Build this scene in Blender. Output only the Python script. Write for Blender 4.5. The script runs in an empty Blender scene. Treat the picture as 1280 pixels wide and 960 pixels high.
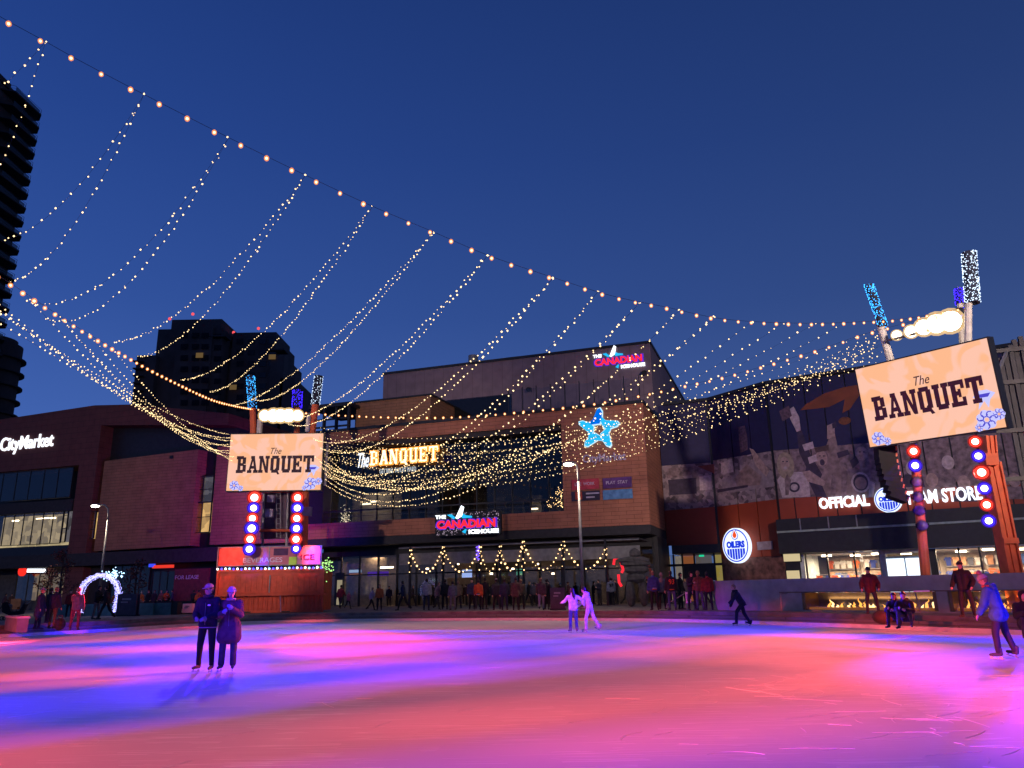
import bpy, bmesh, math, random
from mathutils import Vector, Matrix, Quaternion
random.seed(7)
PI = math.pi
S = bpy.context.scene
COL = S.collection
# ------------------------------------------------------------------ camera
FP, HC = 961.0, 1.6
PITCH, ROLL = math.atan(259/961.0), math.radians(1.0)
_F = Vector((0, math.cos(PITCH), math.sin(PITCH)))
_UP = Vector((0, -math.sin(PITCH), math.cos(PITCH)))
_R = math.cos(ROLL)*Vector((1, 0, 0)) - math.sin(ROLL)*_UP
_U = math.sin(ROLL)*Vector((1, 0, 0)) + math.cos(ROLL)*_UP
CAM = Vector((0, 0, HC))
cd = bpy.data.cameras.new('camera'); cam = bpy.data.objects.new('camera', cd); COL.objects.link(cam)
M3 = Matrix((_R, _U, -_F)).transposed()
cam.matrix_world = Matrix.Translation(CAM) @ M3.to_4x4()
cd.sensor_fit = 'HORIZONTAL'; cd.sensor_width = 36; cd.lens = FP/1280*36
cd.clip_start = 0.1; cd.clip_end = 3000
S.camera = cam
S.render.resolution_x, S.render.resolution_y = 1024, 768
S.view_settings.view_transform = 'Standard'; S.view_settings.look = 'None'
S.view_settings.gamma = 1; S.view_settings.exposure = 0; S.view_settings.use_curve_mapping = False
S.render.engine = 'CYCLES'
S.cycles.use_denoising = True
S.cycles.max_bounces = 5; S.cycles.diffuse_bounces = 2; S.cycles.glossy_bounces = 3
S.cycles.transparent_max_bounces = 12; S.cycles.sample_clamp_indirect = 3.0
S.cycles.caustics_reflective = False; S.cycles.caustics_refractive = False
S.cycles.use_light_tree = True
# ------------------------------------------------------------------ dusk sky
w = bpy.data.worlds.new('World'); S.world = w; w.use_nodes = True
nt = w.node_tree; N = nt.nodes; L = nt.links
bg = N['Background']; tc = N.new('ShaderNodeTexCoord'); sep = N.new('ShaderNodeSeparateXYZ')
L.new(tc.outputs['Generated'], sep.inputs[0])
rp = N.new('ShaderNodeValToRGB'); cr = rp.color_ramp
cr.elements[0].position = 0.0; cr.elements[0].color = (.068, .150, .42, 1)
cr.elements[1].position = 1.0; cr.elements[1].color = (.005, .012, .07, 1)
for p_, c_ in ((.18, (.043, .102, .35)), (.34, (.024, .068, .275)), (.52, (.0145, .047, .22)), (.70, (.0095, .033, .165))):
    e = cr.elements.new(p_); e.color = (*c_, 1)
L.new(sep.outputs[2], rp.inputs[0])
# the last light lies to the left: the right hand side of the sky is a little duller
mr = N.new('ShaderNodeMapRange'); mr.inputs[1].default_value = -.6; mr.inputs[2].default_value = .7
mr.inputs[3].default_value = 0; mr.inputs[4].default_value = 1; L.new(sep.outputs[0], mr.inputs[0])
mx = N.new('ShaderNodeMix'); mx.data_type = 'RGBA'; mx.blend_type = 'MULTIPLY'
mx.inputs[7].default_value = (1.0, .74, .58, 1); L.new(mr.outputs[0], mx.inputs[0]); L.new(rp.outputs[0], mx.inputs[6])
L.new(mx.outputs[2], bg.inputs[0]); bg.inputs[1].default_value = 1.25

# ------------------------------------------------------------------ geometry of the place
def ray(x, y): return (x-640)/FP*_R + (480-y)/FP*_U + _F
def onY(x, y, Y): d = ray(x, y); return CAM + d*(Y/d.y)
def onZ(x, y, z=0.0): d = ray(x, y); return CAM + d*((z-HC)/d.z)
def onV(x, y, P, Q):                                   # point on the vertical plane through P and Q
    n = Vector((-(Q.y-P.y), Q.x-P.x, 0)); d = ray(x, y)
    return CAM + d*(n.dot(Vector((P.x, P.y, 0))-CAM)/n.dot(d))
class Frame:                                           # a facade: x along it, y into the building, z up
    def __init__(s, ox, oy, ux, uy):
        l = math.hypot(ux, uy); s.o = Vector((ox, oy, 0)); s.u = Vector((ux/l, uy/l, 0)); s.n = Vector((-uy/l, ux/l, 0)); s.rz = math.atan2(uy, ux)
    def a(s, x, y, d=0.0):
        r = ray(x, y); P = s.o + s.n*d; t = s.n.dot(P-CAM)/s.n.dot(r); q = CAM + r*t - s.o
        return (q.dot(s.u), q.z)
    def w(s, x, d, z): return s.o + s.u*x + s.n*d + Vector((0, 0, z))

# ------------------------------------------------------------------ materials
MATS = {}
def mat(name, col, rough=.7, metal=0.0, var=.25, scale=3.0, bump=0.0, emit=None, es=1.0, spec=.4):
    if name in MATS: return MATS[name]
    m = bpy.data.materials.new(name); m.use_nodes = True; MATS[name] = m
    T = m.node_tree; b = T.nodes['Principled BSDF']
    b.inputs['Roughness'].default_value = rough; b.inputs['Metallic'].default_value = metal
    b.inputs['Specular IOR Level'].default_value = spec
    if var > 0:
        tc = T.nodes.new('ShaderNodeTexCoord'); n = T.nodes.new('ShaderNodeTexNoise')
        n.inputs['Scale'].default_value = scale; n.inputs['Detail'].default_value = 5
        T.links.new(tc.outputs['Object'], n.inputs['Vector'])
        r = T.nodes.new('ShaderNodeMapRange'); r.inputs[1].default_value = .3; r.inputs[2].default_value = .7
        r.inputs[3].default_value = 1-var; r.inputs[4].default_value = 1+var
        T.links.new(n.outputs[0], r.inputs[0])
        x = T.nodes.new('ShaderNodeVectorMath'); x.operation = 'SCALE'; x.inputs[0].default_value = col[:3]
        T.links.new(r.outputs[0], x.inputs['Scale']); T.links.new(x.outputs[0], b.inputs['Base Color'])
        if bump:
            bp = T.nodes.new('ShaderNodeBump'); bp.inputs['Strength'].default_value = bump; bp.inputs['Distance'].default_value = .02
            T.links.new(n.outputs[0], bp.inputs['Height']); T.links.new(bp.outputs[0], b.inputs['Normal'])
    else: b.inputs['Base Color'].default_value = (*col[:3], 1)
    if emit:
        b.inputs['Emission Color'].default_value = (*emit, 1); b.inputs['Emission Strength'].default_value = es
    return m
def emis(name, col, s=1.0, sample=True):
    if name in MATS: return MATS[name]
    m = bpy.data.materials.new(name); m.use_nodes = True; MATS[name] = m
    T = m.node_tree; T.nodes.clear(); o = T.nodes.new('ShaderNodeOutputMaterial'); e = T.nodes.new('ShaderNodeEmission')
    e.inputs[0].default_value = (*col, 1); e.inputs[1].default_value = s; T.links.new(e.outputs[0], o.inputs[0])
    if not sample: m.cycles.emission_sampling = 'NONE'
    return m
def glassmat(name, tint=(.75, .8, .8), refl=.55):
    m = bpy.data.materials.new(name); m.use_nodes = True; MATS[name] = m
    T = m.node_tree; T.nodes.clear(); o = T.nodes.new('ShaderNodeOutputMaterial')
    t = T.nodes.new('ShaderNodeBsdfTransparent'); t.inputs[0].default_value = (*tint, 1)
    g = T.nodes.new('ShaderNodeBsdfGlossy'); g.inputs['Roughness'].default_value = .02; g.inputs[0].default_value = (.9, .9, .9, 1)
    f = T.nodes.new('ShaderNodeLayerWeight'); f.inputs[0].default_value = .25
    r = T.nodes.new('ShaderNodeMapRange'); r.inputs[3].default_value = .03; r.inputs[4].default_value = refl
    x = T.nodes.new('ShaderNodeMixShader')
    T.links.new(f.outputs['Fresnel'], r.inputs[0]); T.links.new(r.outputs[0], x.inputs[0])
    T.links.new(t.outputs[0], x.inputs[1]); T.links.new(g.outputs[0], x.inputs[2]); T.links.new(x.outputs[0], o.inputs[0])
    return m
def haloglow(name, col, s_, a=.55):  # see-through glowing shell that stands in for a lamp's halo
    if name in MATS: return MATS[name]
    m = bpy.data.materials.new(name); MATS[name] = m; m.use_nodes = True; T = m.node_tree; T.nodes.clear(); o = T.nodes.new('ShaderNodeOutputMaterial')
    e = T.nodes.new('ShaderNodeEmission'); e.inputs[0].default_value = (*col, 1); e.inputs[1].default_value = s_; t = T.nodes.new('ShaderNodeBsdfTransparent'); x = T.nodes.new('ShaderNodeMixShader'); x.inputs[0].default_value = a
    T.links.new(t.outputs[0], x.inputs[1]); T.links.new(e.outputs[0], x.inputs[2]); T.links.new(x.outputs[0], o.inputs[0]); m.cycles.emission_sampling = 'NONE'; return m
def panelmat(name, col, bw, bh, mortar=.018, dark=.48, var=.15):     # cladding with shallow joints, object coordinates (x along, z up)
    m = mat(name, col, .75, var=var, scale=1.2)
    T = m.node_tree; b = T.nodes['Principled BSDF']
    tc = T.nodes.new('ShaderNodeTexCoord'); mp = T.nodes.new('ShaderNodeMapping')
    mp.inputs['Rotation'].default_value = (PI/2, 0, 0)
    T.links.new(tc.outputs['Object'], mp.inputs[0])
    br = T.nodes.new('ShaderNodeTexBrick'); br.inputs['Scale'].default_value = 1
    br.inputs['Brick Width'].default_value = bw; br.inputs['Row Height'].default_value = bh; br.inputs['Mortar Size'].default_value = mortar
    br.inputs['Color1'].default_value = (1, 1, 1, 1); br.inputs['Color2'].default_value = (.93, .93, .94, 1); br.inputs['Mortar'].default_value = (dark, dark, dark, 1)
    sp = T.nodes.new('ShaderNodeSeparateXYZ'); cb = T.nodes.new('ShaderNodeCombineXYZ'); ad = T.nodes.new('ShaderNodeMath')
    T.links.new(tc.outputs['Object'], sp.inputs[0]); T.links.new(sp.outputs[0], ad.inputs[0]); T.links.new(sp.outputs[1], ad.inputs[1])
    T.links.new(ad.outputs[0], cb.inputs[0]); T.links.new(sp.outputs[2], cb.inputs[1]); T.links.new(cb.outputs[0], br.inputs[0])
    src = b.inputs['Base Color'].links[0].from_socket
    mx = T.nodes.new('ShaderNodeMix'); mx.data_type = 'RGBA'; mx.blend_type = 'MULTIPLY'; mx.inputs[0].default_value = 1
    T.links.new(src, mx.inputs[6]); T.links.new(br.outputs[0], mx.inputs[7]); T.links.new(mx.outputs[2], b.inputs['Base Color'])
    return m

K = dict(
 tan=panelmat('terracotta_cladding', (.36, .13, .075), 1.2, .30), red=panelmat('dark_red_cladding', (.14, .040, .034), 1.5, .6),
 tan2=panelmat('brown_cladding', (.30, .135, .07), 1.2, .30), ice_house=panelmat('mauve_metal_cladding', (.20, .135, .16), 1.1, 40, .03, .7),
 dark=mat('dark_metal', (.018, .017, .02), .5), black=mat('black_metal', (.010, .010, .012), .45), soffit=mat('soffit', (.03, .026, .03), .8),
 frame=mat('window_frame', (.02, .02, .022), .4), grey=mat('grey_steel', (.22, .21, .22), .5, .3), beam=mat('grey_beam', (.16, .15, .15), .6),
 conc=mat('concrete', (.30, .28, .28), .85, var=.22, scale=1.6, bump=.25), concd=mat('dark_concrete', (.12, .11, .11), .9, var=.3, scale=2.5, bump=.3),
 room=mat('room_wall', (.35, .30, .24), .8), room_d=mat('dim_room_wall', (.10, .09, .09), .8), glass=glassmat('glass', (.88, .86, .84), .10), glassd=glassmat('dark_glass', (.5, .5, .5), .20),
 warm=emis('warm_tube_light', (1, .82, .55), 9), white=emis('white_light', (.86, .92, 1), 2.4), bulb=emis('big_bulb', (1, .62, .30), 7, False),
 small=emis('small_bulb', (1, .70, .34), 2.9, False), fest=emis('patio_bulb', (1, .62, .26), 3.2, False),
 b_blue=emis('cyan_fairy', (.04, .38, 1), 4, False), b_deep=emis('deep_blue_fairy', (.04, .015, 1), 4, False), b_white=emis('white_fairy', (.6, .75, .95), 2.6, False),
 b_arch=emis('arch_fairy', (.40, .38, 1), 2.6, False),
 wire=mat('black_cable', (.01, .01, .01), .6, var=0), orange=mat('orange_paint', (.58, .075, .03), .55, var=.18), tower_red=mat('tower_orange_steel', (.62, .12, .04), .5, var=.15),
 beige=mat('pale_steel', (.5, .45, .4), .5), tower=mat('dark_tower_concrete', (.085, .060, .060), .9, var=.3, scale=.2), tower_l=mat('tower_band', (.055, .045, .05), .9),
 whitep=mat('white_paint', (.75, .74, .73), .5, var=.08), stone=mat('dark_stone', (.06, .055, .06), .9, var=.4, bump=.5),
 bark=mat('bark', (.05, .03, .03), .9), leaf=mat('dry_red_leaf', (.12, .03, .03), .8, var=.4, scale=9), teal=mat('teal_planter', (.05, .14, .15), .7),
 skin=mat('skin', (.50, .27, .20), .55, var=.06), hairb=mat('dark_hair', (.02, .012, .010), .6, var=.3, scale=20), hairl=mat('fair_hair', (.25, .14, .07), .6),
 blade=mat('skate_blade', (.6, .6, .62), .25, .9, var=0), eye=mat('eye', (.02, .02, .02), .2, var=0),
)
# ------------------------------------------------------------------ mesh builder
class MB:
    def __init__(s): s.v = []; s.f = []
    def add(s, v, f):
        n = len(s.v); s.v += [tuple(x) for x in v]; s.f += [tuple(i+n for i in q) for q in f]; return s
    def box(s, x0, x1, y0, y1, z0, z1):
        return s.add([(x0,y0,z0),(x1,y0,z0),(x1,y1,z0),(x0,y1,z0),(x0,y0,z1),(x1,y0,z1),(x1,y1,z1),(x0,y1,z1)],
                     [(0,3,2,1),(4,5,6,7),(0,1,5,4),(1,2,6,5),(2,3,7,6),(3,0,4,7)])
    def cham(s, x0, x1, y0, y1, z0, z1, c=.02):        # box with chamfered vertical front edges
        return s.prism_z([(x0+c,y0),(x1-c,y0),(x1,y0+c),(x1,y1),(x0,y1),(x0,y0+c)], z0, z1)
    def prism(s, pts, y0, y1):                         # polygon in x-z, extruded in y
        a = sum(pts[i][0]*pts[(i+1) % len(pts)][1]-pts[(i+1) % len(pts)][0]*pts[i][1] for i in range(len(pts)))
        if a < 0: pts = pts[::-1]
        n = len(pts)
        return s.add([(x, y0, z) for x, z in pts]+[(x, y1, z) for x, z in pts],
                     [tuple(range(n)), tuple(range(2*n-1, n-1, -1))]+[(i, i+n, (i+1) % n+n, (i+1) % n) for i in range(n)])
    def prism_z(s, pts, z0, z1):
        a = sum(pts[i][0]*pts[(i+1) % len(pts)][1]-pts[(i+1) % len(pts)][0]*pts[i][1] for i in range(len(pts)))
        if a < 0: pts = pts[::-1]
        n = len(pts)
        return s.add([(x, y, z0) for x, y in pts]+[(x, y, z1) for x, y in pts],
                     [tuple(range(n-1, -1, -1)), tuple(range(n, 2*n))]+[(i, (i+1) % n, (i+1) % n+n, i+n) for i in range(n)])
    def tube(s, path, r, n=6, r2=None, caps=True):
        path = [Vector(p) for p in path]; m = len(path); vs = []; up0 = None
        for i, p in enumerate(path):
            d = (path[min(i+1, m-1)]-path[max(i-1, 0)]).normalized()
            if up0 is None: up0 = Vector((0, 0, 1)) if abs(d.z) < .9 else Vector((0, 1, 0))
            a = d.cross(up0).normalized(); b = a.cross(d); up0 = b
            rr = r if r2 is None else r+(r2-r)*i/(m-1)
            vs += [p+(a*math.cos(2*PI*k/n)+b*math.sin(2*PI*k/n))*rr for k in range(n)]
        fs = [(i*n+k, i*n+(k+1) % n, (i+1)*n+(k+1) % n, (i+1)*n+k) for i in range(m-1) for k in range(n)]
        if caps: fs += [tuple(range(n-1, -1, -1)), tuple(range((m-1)*n, m*n))]
        return s.add(vs, fs)
    def ico(s, c, r, lo=False):
        g = (1+5**.5)/2
        if lo:
            v = [(1,0,0),(-1,0,0),(0,1,0),(0,-1,0),(0,0,1),(0,0,-1)]
            f = [(0,2,4),(2,1,4),(1,3,4),(3,0,4),(2,0,5),(1,2,5),(3,1,5),(0,3,5)]; q = r
        else:
            v = [(-1,g,0),(1,g,0),(-1,-g,0),(1,-g,0),(0,-1,g),(0,1,g),(0,-1,-g),(0,1,-g),(g,0,-1),(g,0,1),(-g,0,-1),(-g,0,1)]
            f = [(0,11,5),(0,5,1),(0,1,7),(0,7,10),(0,10,11),(1,5,9),(5,11,4),(11,10,2),(10,7,6),(7,1,8),(3,9,4),(3,4,2),(3,2,6),(3,6,8),(3,8,9),(4,9,5),(2,4,11),(6,2,10),(8,6,7),(9,8,1)]; q = r/1.9
        return s.add([(c[0]+a*q, c[1]+b*q, c[2]+d*q) for a, b, d in v], f)
    def ell(s, c, rx, ry, rz, n=12, m=8, R=None):
        vs = []; fs = []
        for i in range(m+1):
            t = PI*i/m
            for k in range(n):
                p = Vector((rx*math.sin(t)*math.cos(2*PI*k/n), ry*math.sin(t)*math.sin(2*PI*k/n), rz*math.cos(t)))
                if R: p = R @ p
                vs.append(Vector(c)+p)
        for i in range(m):
            for k in range(n): fs.append((i*n+k, (i+1)*n+k, (i+1)*n+(k+1) % n, i*n+(k+1) % n))
        return s.add(vs, fs)
    def disc(s, c, r, y0, y1, n=28, rx=None):
        rx = rx or r
        return s.prism([(c[0]+rx*math.cos(2*PI*k/n), c[1]+r*math.sin(2*PI*k/n)) for k in range(n)], y0, y1)
    def ring(s, c, r0, r1, y0, y1, n=28, a0=0, a1=2*PI, k=1.0):
        m = n if abs(a1-a0-2*PI) < 1e-6 else n+1; vs = []
        for i in range(m):
            t = a0+(a1-a0)*i/n; co, si = math.cos(t)*k, math.sin(t)
            vs += [(c[0]+r0*co, y0, c[1]+r0*si), (c[0]+r1*co, y0, c[1]+r1*si), (c[0]+r1*co, y1, c[1]+r1*si), (c[0]+r0*co, y1, c[1]+r0*si)]
        fs = []
        for i in range(n):
            a, b = 4*i, 4*((i+1) % m)
            fs += [(a, a+1, b+1, b), (a+1, a+2, b+2, b+1), (a+2, a+3, b+3, b+2), (a+3, a, b, b+3)]
        if m == n+1: fs += [(3, 2, 1, 0), (4*n, 4*n+1, 4*n+2, 4*n+3)]
        return s.add(vs, fs)
    def mesh(s, name):
        me = bpy.data.meshes.new(name); me.from_pydata(s.v, [], s.f); me.validate(); me.update(); return me
    def obj(s, name, m, parent=None, smooth=False, kind=None):
        me = s.mesh(name); me.materials.append(m)
        if smooth: me.polygons.foreach_set('use_smooth', [True]*len(me.polygons))
        return link(me, name, parent, kind)
def link(me, name, parent=None, kind=None):
    o = bpy.data.objects.new(name, me); COL.objects.link(o)
    if parent is not None: o.parent = parent
    if kind: o['kind'] = kind
    return o
def tag(o, label, cat, group=None):
    o['label'] = label; o['category'] = cat
    if group: o['group'] = group
    return o
def thing(name, label, cat, loc=(0, 0, 0), rz=0.0, group=None):
    o = bpy.data.objects.new(name, None); COL.objects.link(o); o.location = loc; o.rotation_euler = (0, 0, rz)
    return tag(o, label, cat, group)
def fthing(F, name, label, cat, group=None, z=0): return thing(name, label, cat, F.o, F.rz, group)
def like(me, name, parent, loc=(0, 0, 0), rot=(0, 0, 0)):
    o = bpy.data.objects.new(name, me); COL.objects.link(o); o.parent = parent; o.location = loc; o.rotation_euler = rot; return o
def text(name, s, x0, x1, z0, z1, y, th, m, parent, bold=.0, shear=0.0, slope=0.0):
    c = bpy.data.curves.new(name, 'FONT'); c.body = s; c.extrude = .1; c.offset = bold; c.shear = shear; c.resolution_u = 3; c.align_x = 'LEFT'
    t = bpy.data.objects.new('t', c); COL.objects.link(t)
    dg = bpy.context.evaluated_depsgraph_get(); me = bpy.data.meshes.new_from_object(t.evaluated_get(dg))
    bpy.data.objects.remove(t); bpy.data.curves.remove(c)
    xs = [v.co.x for v in me.vertices]; ys = [v.co.y for v in me.vertices]
    a, b, c0, d = min(xs), max(xs), min(ys), max(ys)
    for v in me.vertices:
        q = v.co.copy(); fx = (q.x-a)/(b-a); v.co = (x0+fx*(x1-x0), y-(th if q.z > 0 else 0), z0+(q.y-c0)/(d-c0)*(z1-z0)+slope*fx)
    me.materials.clear(); me.materials.append(m); me.name = name
    return link(me, name, parent)
# slab-serif letters, unit cell 1 wide and 1 high
SL = {
 'B': ([(.0,.86,.62,1),(.0,0,.62,.14),(.12,0,.34,1),(.3,.44,.66,.56),(.62,.56,.86,.92),(.66,.08,.9,.46)], []),
 'A': ([(0,0,.36,.12),(.62,0,1,.12),(.3,.26,.72,.38),(.32,.88,.62,1)], [((.08,.06),(.28,.06),(.60,1),(.40,1)),((.70,.06),(.94,.06),(.64,1),(.42,1))]),
 'N': ([(0,0,.36,.12),(0,.88,.34,1),(.66,.88,1,1),(.1,0,.25,1),(.76,0,.9,1)], [((.12,1),(.36,1),(.9,0),(.66,0))]),
 'Q': ([(.08,.14,.30,.86),(.66,.14,.9,.86),(.2,.86,.78,1),(.2,0,.78,.14)], [((.5,.2),(.64,.28),(1,-.12),(.78,-.14))]),
 'U': ([(0,.88,.40,1),(.62,.88,1,1),(.1,.12,.32,1),(.70,.12,.88,1),(.2,0,.8,.16)], []),
 'E': ([(0,0,.8,.13),(0,.87,.8,1),(.12,0,.34,1),(.3,.44,.62,.56),(.78,0,.9,.3),(.78,.7,.9,1),(.56,.36,.64,.64)], []),
 'T': ([(.04,.87,.96,1),(0,.66,.14,1),(.86,.66,1,1),(.39,0,.61,1),(.26,0,.74,.12)], [])}
def slab(name, word, x0, x1, z0, z1, y, th, m, parent, grow=0.0, slope=0.0):
    b = MB(); n = len(word); cw = (x1-x0)/n; k = 0
    for i, ch in enumerate(word):
        X = lambda t, i=i: x0+cw*(i+.05+t*.88)
        Z = lambda t, i=i: z0+(z1-z0)*t+slope*(i+.5)/n
        for r in SL[ch][0]:
            k += 1; b.box(X(r[0])-grow, X(r[2])+grow, y-th-k*.0004, y, Z(r[1])-grow, Z(r[3])+grow)
        for q in SL[ch][1]:
            k += 1; b.prism([(X(p[0]), Z(p[1])) for p in q], y-th-k*.0004, y)
    return b.obj(name, m, parent)

# ------------------------------------------------------------------ lamps: the coloured stage lights and floods of the masts
def aim(o, target): o.rotation_euler = (Vector(target)-o.location).to_track_quat('-Z', 'Y').to_euler()
def spot(name, loc, target, col, power, cone, blend=.6, size=.15, parent=None):
    l = bpy.data.lights.new(name, 'SPOT'); l.color = col; l.energy = power; l.spot_size = math.radians(cone); l.spot_blend = blend; l.shadow_soft_size = size
    o = bpy.data.objects.new(name, l); COL.objects.link(o); o.location = loc; aim(o, target); return o
RED, BLU, WRM = (1, .085, .07), (.03, .0, 1), (1, .62, .46)

# ------------------------------------------------------------------ THE SETTING: rink, kick board, steps, plaza
RK = [(-22.81,35.57),(-20.6,39.6),(-18.9,44.0),(-16.3,47.2),(-12.05,48.9),(-5.94,47.6),(-0.23,45.4),(4.85,42.4),(7.72,39.85),(10.57,36.06),(12.88,32.07),(14.54,28.51),(15.96,25.43),
      (17.4,20),(17.6,12),(16,3),(11,-6),(2,-11),(-9,-12),(-18,-8),(-24,0),(-26.5,10),(-26.5,20),(-25.2,28)]
def smooth_closed(P, k=6):
    out = []; n = len(P)
    for i in range(n):
        a, b, c, d = [Vector((*P[(i+j) % n], 0)) for j in (-1, 0, 1, 2)]
        for t in range(k):
            t /= k; out.append(.5*((2*b)+(c-a)*t+(2*a-5*b+4*c-d)*t*t+(3*b-a-3*c+d)*t**3))
    return out
EDGE = smooth_closed(RK)
NE = len(EDGE); CEN = Vector((-4, 20, 0))
NRM = []
for i in range(NE):
    d = (EDGE[(i+1) % NE]-EDGE[i-1]).normalized(); n = Vector((d.y, -d.x, 0))
    if n.dot(EDGE[i]-CEN) < 0: n = -n
    NRM.append(n)
def loop(off, z): return [(EDGE[i]+NRM[i]*off+Vector((0, 0, z))) for i in range(NE)]
def rings(loops, name, m, kind='structure'):
    b = MB()
    for l in loops: b.v += [tuple(p) for p in l]
    for j in range(len(loops)-1):
        for i in range(NE):
            q = (j*NE+i, j*NE+(i+1) % NE, (j+1)*NE+(i+1) % NE, (j+1)*NE+i); b.f.append(q)
    return b.obj(name, m, None, kind=kind)
# ice
m = bpy.data.materials.new('ice'); m.use_nodes = True; T = m.node_tree; b = T.nodes['Principled BSDF']
tc = T.nodes.new('ShaderNodeTexCoord')
def noise(sx, sy, rot, sc, det=4):
    mp = T.nodes.new('ShaderNodeMapping'); mp.inputs['Scale'].default_value = (sx, sy, 1); mp.inputs['Rotation'].default_value = (0, 0, rot)
    n = T.nodes.new('ShaderNodeTexNoise'); n.inputs['Scale'].default_value = sc; n.inputs['Detail'].default_value = det
    T.links.new(tc.outputs['Object'], mp.inputs[0]); T.links.new(mp.outputs[0], n.inputs[0]); return n.outputs[0]
def mathn(op, a, b_=None):
    n = T.nodes.new('ShaderNodeMath'); n.operation = op
    for i, v in enumerate((a, b_)):
        if v is None: continue
        if isinstance(v, (int, float)): n.inputs[i].default_value = v
        else: T.links.new(v, n.inputs[i])
    return n.outputs[0]
fro = noise(1, 1, 0, .35, 6)
lines = None
for rot, sc in ((.3, 1.3), (1.2, 1.6), (2.2, 1.1), (2.8, 1.9)):
    v = noise(.10, 4.0, rot, sc, 2)
    v = mathn('SUBTRACT', 1, mathn('MULTIPLY', mathn('ABSOLUTE', mathn('SUBTRACT', v, .5)), 60)); v = mathn('MAXIMUM', v, 0)
    msk = mathn('GREATER_THAN', noise(1, 1, rot, .7, 2), .53); v = mathn('MULTIPLY', v, msk)
    lines = v if lines is None else mathn('MAXIMUM', lines, v)
rp = T.nodes.new('ShaderNodeMapRange'); rp.inputs[1].default_value = .3; rp.inputs[2].default_value = .7; rp.inputs[3].default_value = .61; rp.inputs[4].default_value = .68
T.links.new(fro, rp.inputs[0]); val = mathn('ADD', rp.outputs[0], mathn('MULTIPLY', lines, .16))
cm = T.nodes.new('ShaderNodeCombineColor')
T.links.new(mathn('MULTIPLY', val, .98), cm.inputs[0]); T.links.new(val, cm.inputs[1]); T.links.new(mathn('MULTIPLY', val, 1.03), cm.inputs[2])
T.links.new(cm.outputs[0], b.inputs['Base Color'])
T.links.new(mathn('SUBTRACT', .75, mathn('MULTIPLY', lines, .25)), b.inputs['Roughness'])
bp = T.nodes.new('ShaderNodeBump'); bp.inputs['Strength'].default_value = .35; bp.inputs['Distance'].default_value = .01
T.links.new(mathn('ADD', lines, mathn('MULTIPLY', noise(1, 1, 0, 3, 6), .8)), bp.inputs['Height']); T.links.new(bp.outputs[0], b.inputs['Normal'])
b.inputs['Specular IOR Level'].default_value = .06
K['ice'] = m
bb = MB(); bb.add([tuple(p) for p in loop(.02, 0)], [tuple(range(NE))]); bb.obj('ice', K['ice'], None, kind='structure')
rs = random.Random(3); sm = MB()
def scratch(x, y, a, ln, cv, w_):
    pts = []; px, py, aa = x, y, a
    for k in range(7): pts.append((px, py)); px += math.cos(aa)*ln/6; py += math.sin(aa)*ln/6; aa += cv
    vs = []
    for k, (px, py) in enumerate(pts):
        q = w_*(1-abs(k-3)/3.2); nx, ny = -math.sin(a+cv*k), math.cos(a+cv*k); vs += [(px-nx*q, py-ny*q, .001), (px, py, .0018+w_*.5), (px+nx*q, py+ny*q, .001)]
    sm.add(vs, [(3*k+j, 3*k+3+j, 3*k+4+j, 3*k+1+j) for k in range(6) for j in (0, 1)])
for k in range(420):
    if k < 330: x, y = rs.gauss(6.0, 2.0), rs.uniform(5, 15)
    elif k < 390: x, y = rs.gauss(-4.5, 2.2), rs.uniform(5, 20)
    else: x, y = rs.uniform(-16, 13), rs.uniform(5, 40)
    scratch(x, y, rs.gauss(.45, .5) if rs.random() < .7 else rs.uniform(0, PI), rs.uniform(.10, .7)*(1+y*.02), rs.gauss(0, .10), rs.uniform(.0015, .004)*(1+y*.05))
sm.obj('skate_marks', mat('shaved_ice', (.95, .95, .97), .5, var=0), None, kind='stuff')
rings([loop(0, 0), loop(-.01, .13), loop(.01, .14), loop(.09, .14), loop(.10, .10)], 'kick_board', mat('white_board', (.62, .58, .58), .6, var=.12))
# risers of dark stone blocks round the rink, each block to be told apart only near by: joints are in the relief
stepm = panelmat('step_stone', (.13, .12, .12), 1.4, .21, .015, .5)
rings([loop(.10, .04), loop(.101, .32), loop(.55, .325)], 'rink_step', stepm)
rings([loop(.55, .325), loop(.551, .5)], 'plaza_kerb', mat('kerb_stone', (.15, .14, .135), .85, var=.35, scale=2, bump=.4))
pv = panelmat('plaza_paving', (.15, .13, .125), .9, .45, .02, .6)
T = pv.node_tree
far = [(CEN+(EDGE[i]-CEN).normalized()*900+Vector((0, 0, .5))) for i in range(NE)]
mid = [(CEN+(EDGE[i]-CEN).normalized()*90+Vector((0, 0, .5))) for i in range(NE)]
rings([loop(.551, .5), mid, far], 'plaza', mat('plaza_stone', (.16, .14, .135), .85, var=.3, scale=1.5, bump=.3))

# ------------------------------------------------------------------ MAIN BUILDING (terracotta mall front)
F = Frame(10.46, 60, .944, -.33)
ZT, ZB = 16.35, 6.4
bld = fthing(F, 'mall_building', 'long terracotta clad building with a wide dark glass front under a big blue star', 'building')
sL = F.a(382, 600)[0]; w0 = F.a(405, 600)[0]; w1 = F.a(703, 580)[0]
wz0 = F.a(700, 639)[1]; wz1 = F.a(700, 530)[1]
DP = 1.3
MB().box(sL, 0, 0, 14, wz1, ZT-.35).obj('fascia', K['tan'], bld)
MB().box(sL-.1, .12, -.12, 14.1, ZT-.35, ZT-.1).obj('parapet_cap', K['dark'], bld)
MB().box(w1, 0, 0, 26, ZB, wz1).obj('corner_pier', K['tan'], bld)
MB().box(sL, w1, 0, 14, ZB, wz0).obj('spandrel', K['tan'], bld)
MB().box(sL, w0, 0.002, 14, wz0, wz1).obj('end_pier', K['dark'], bld)
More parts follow.
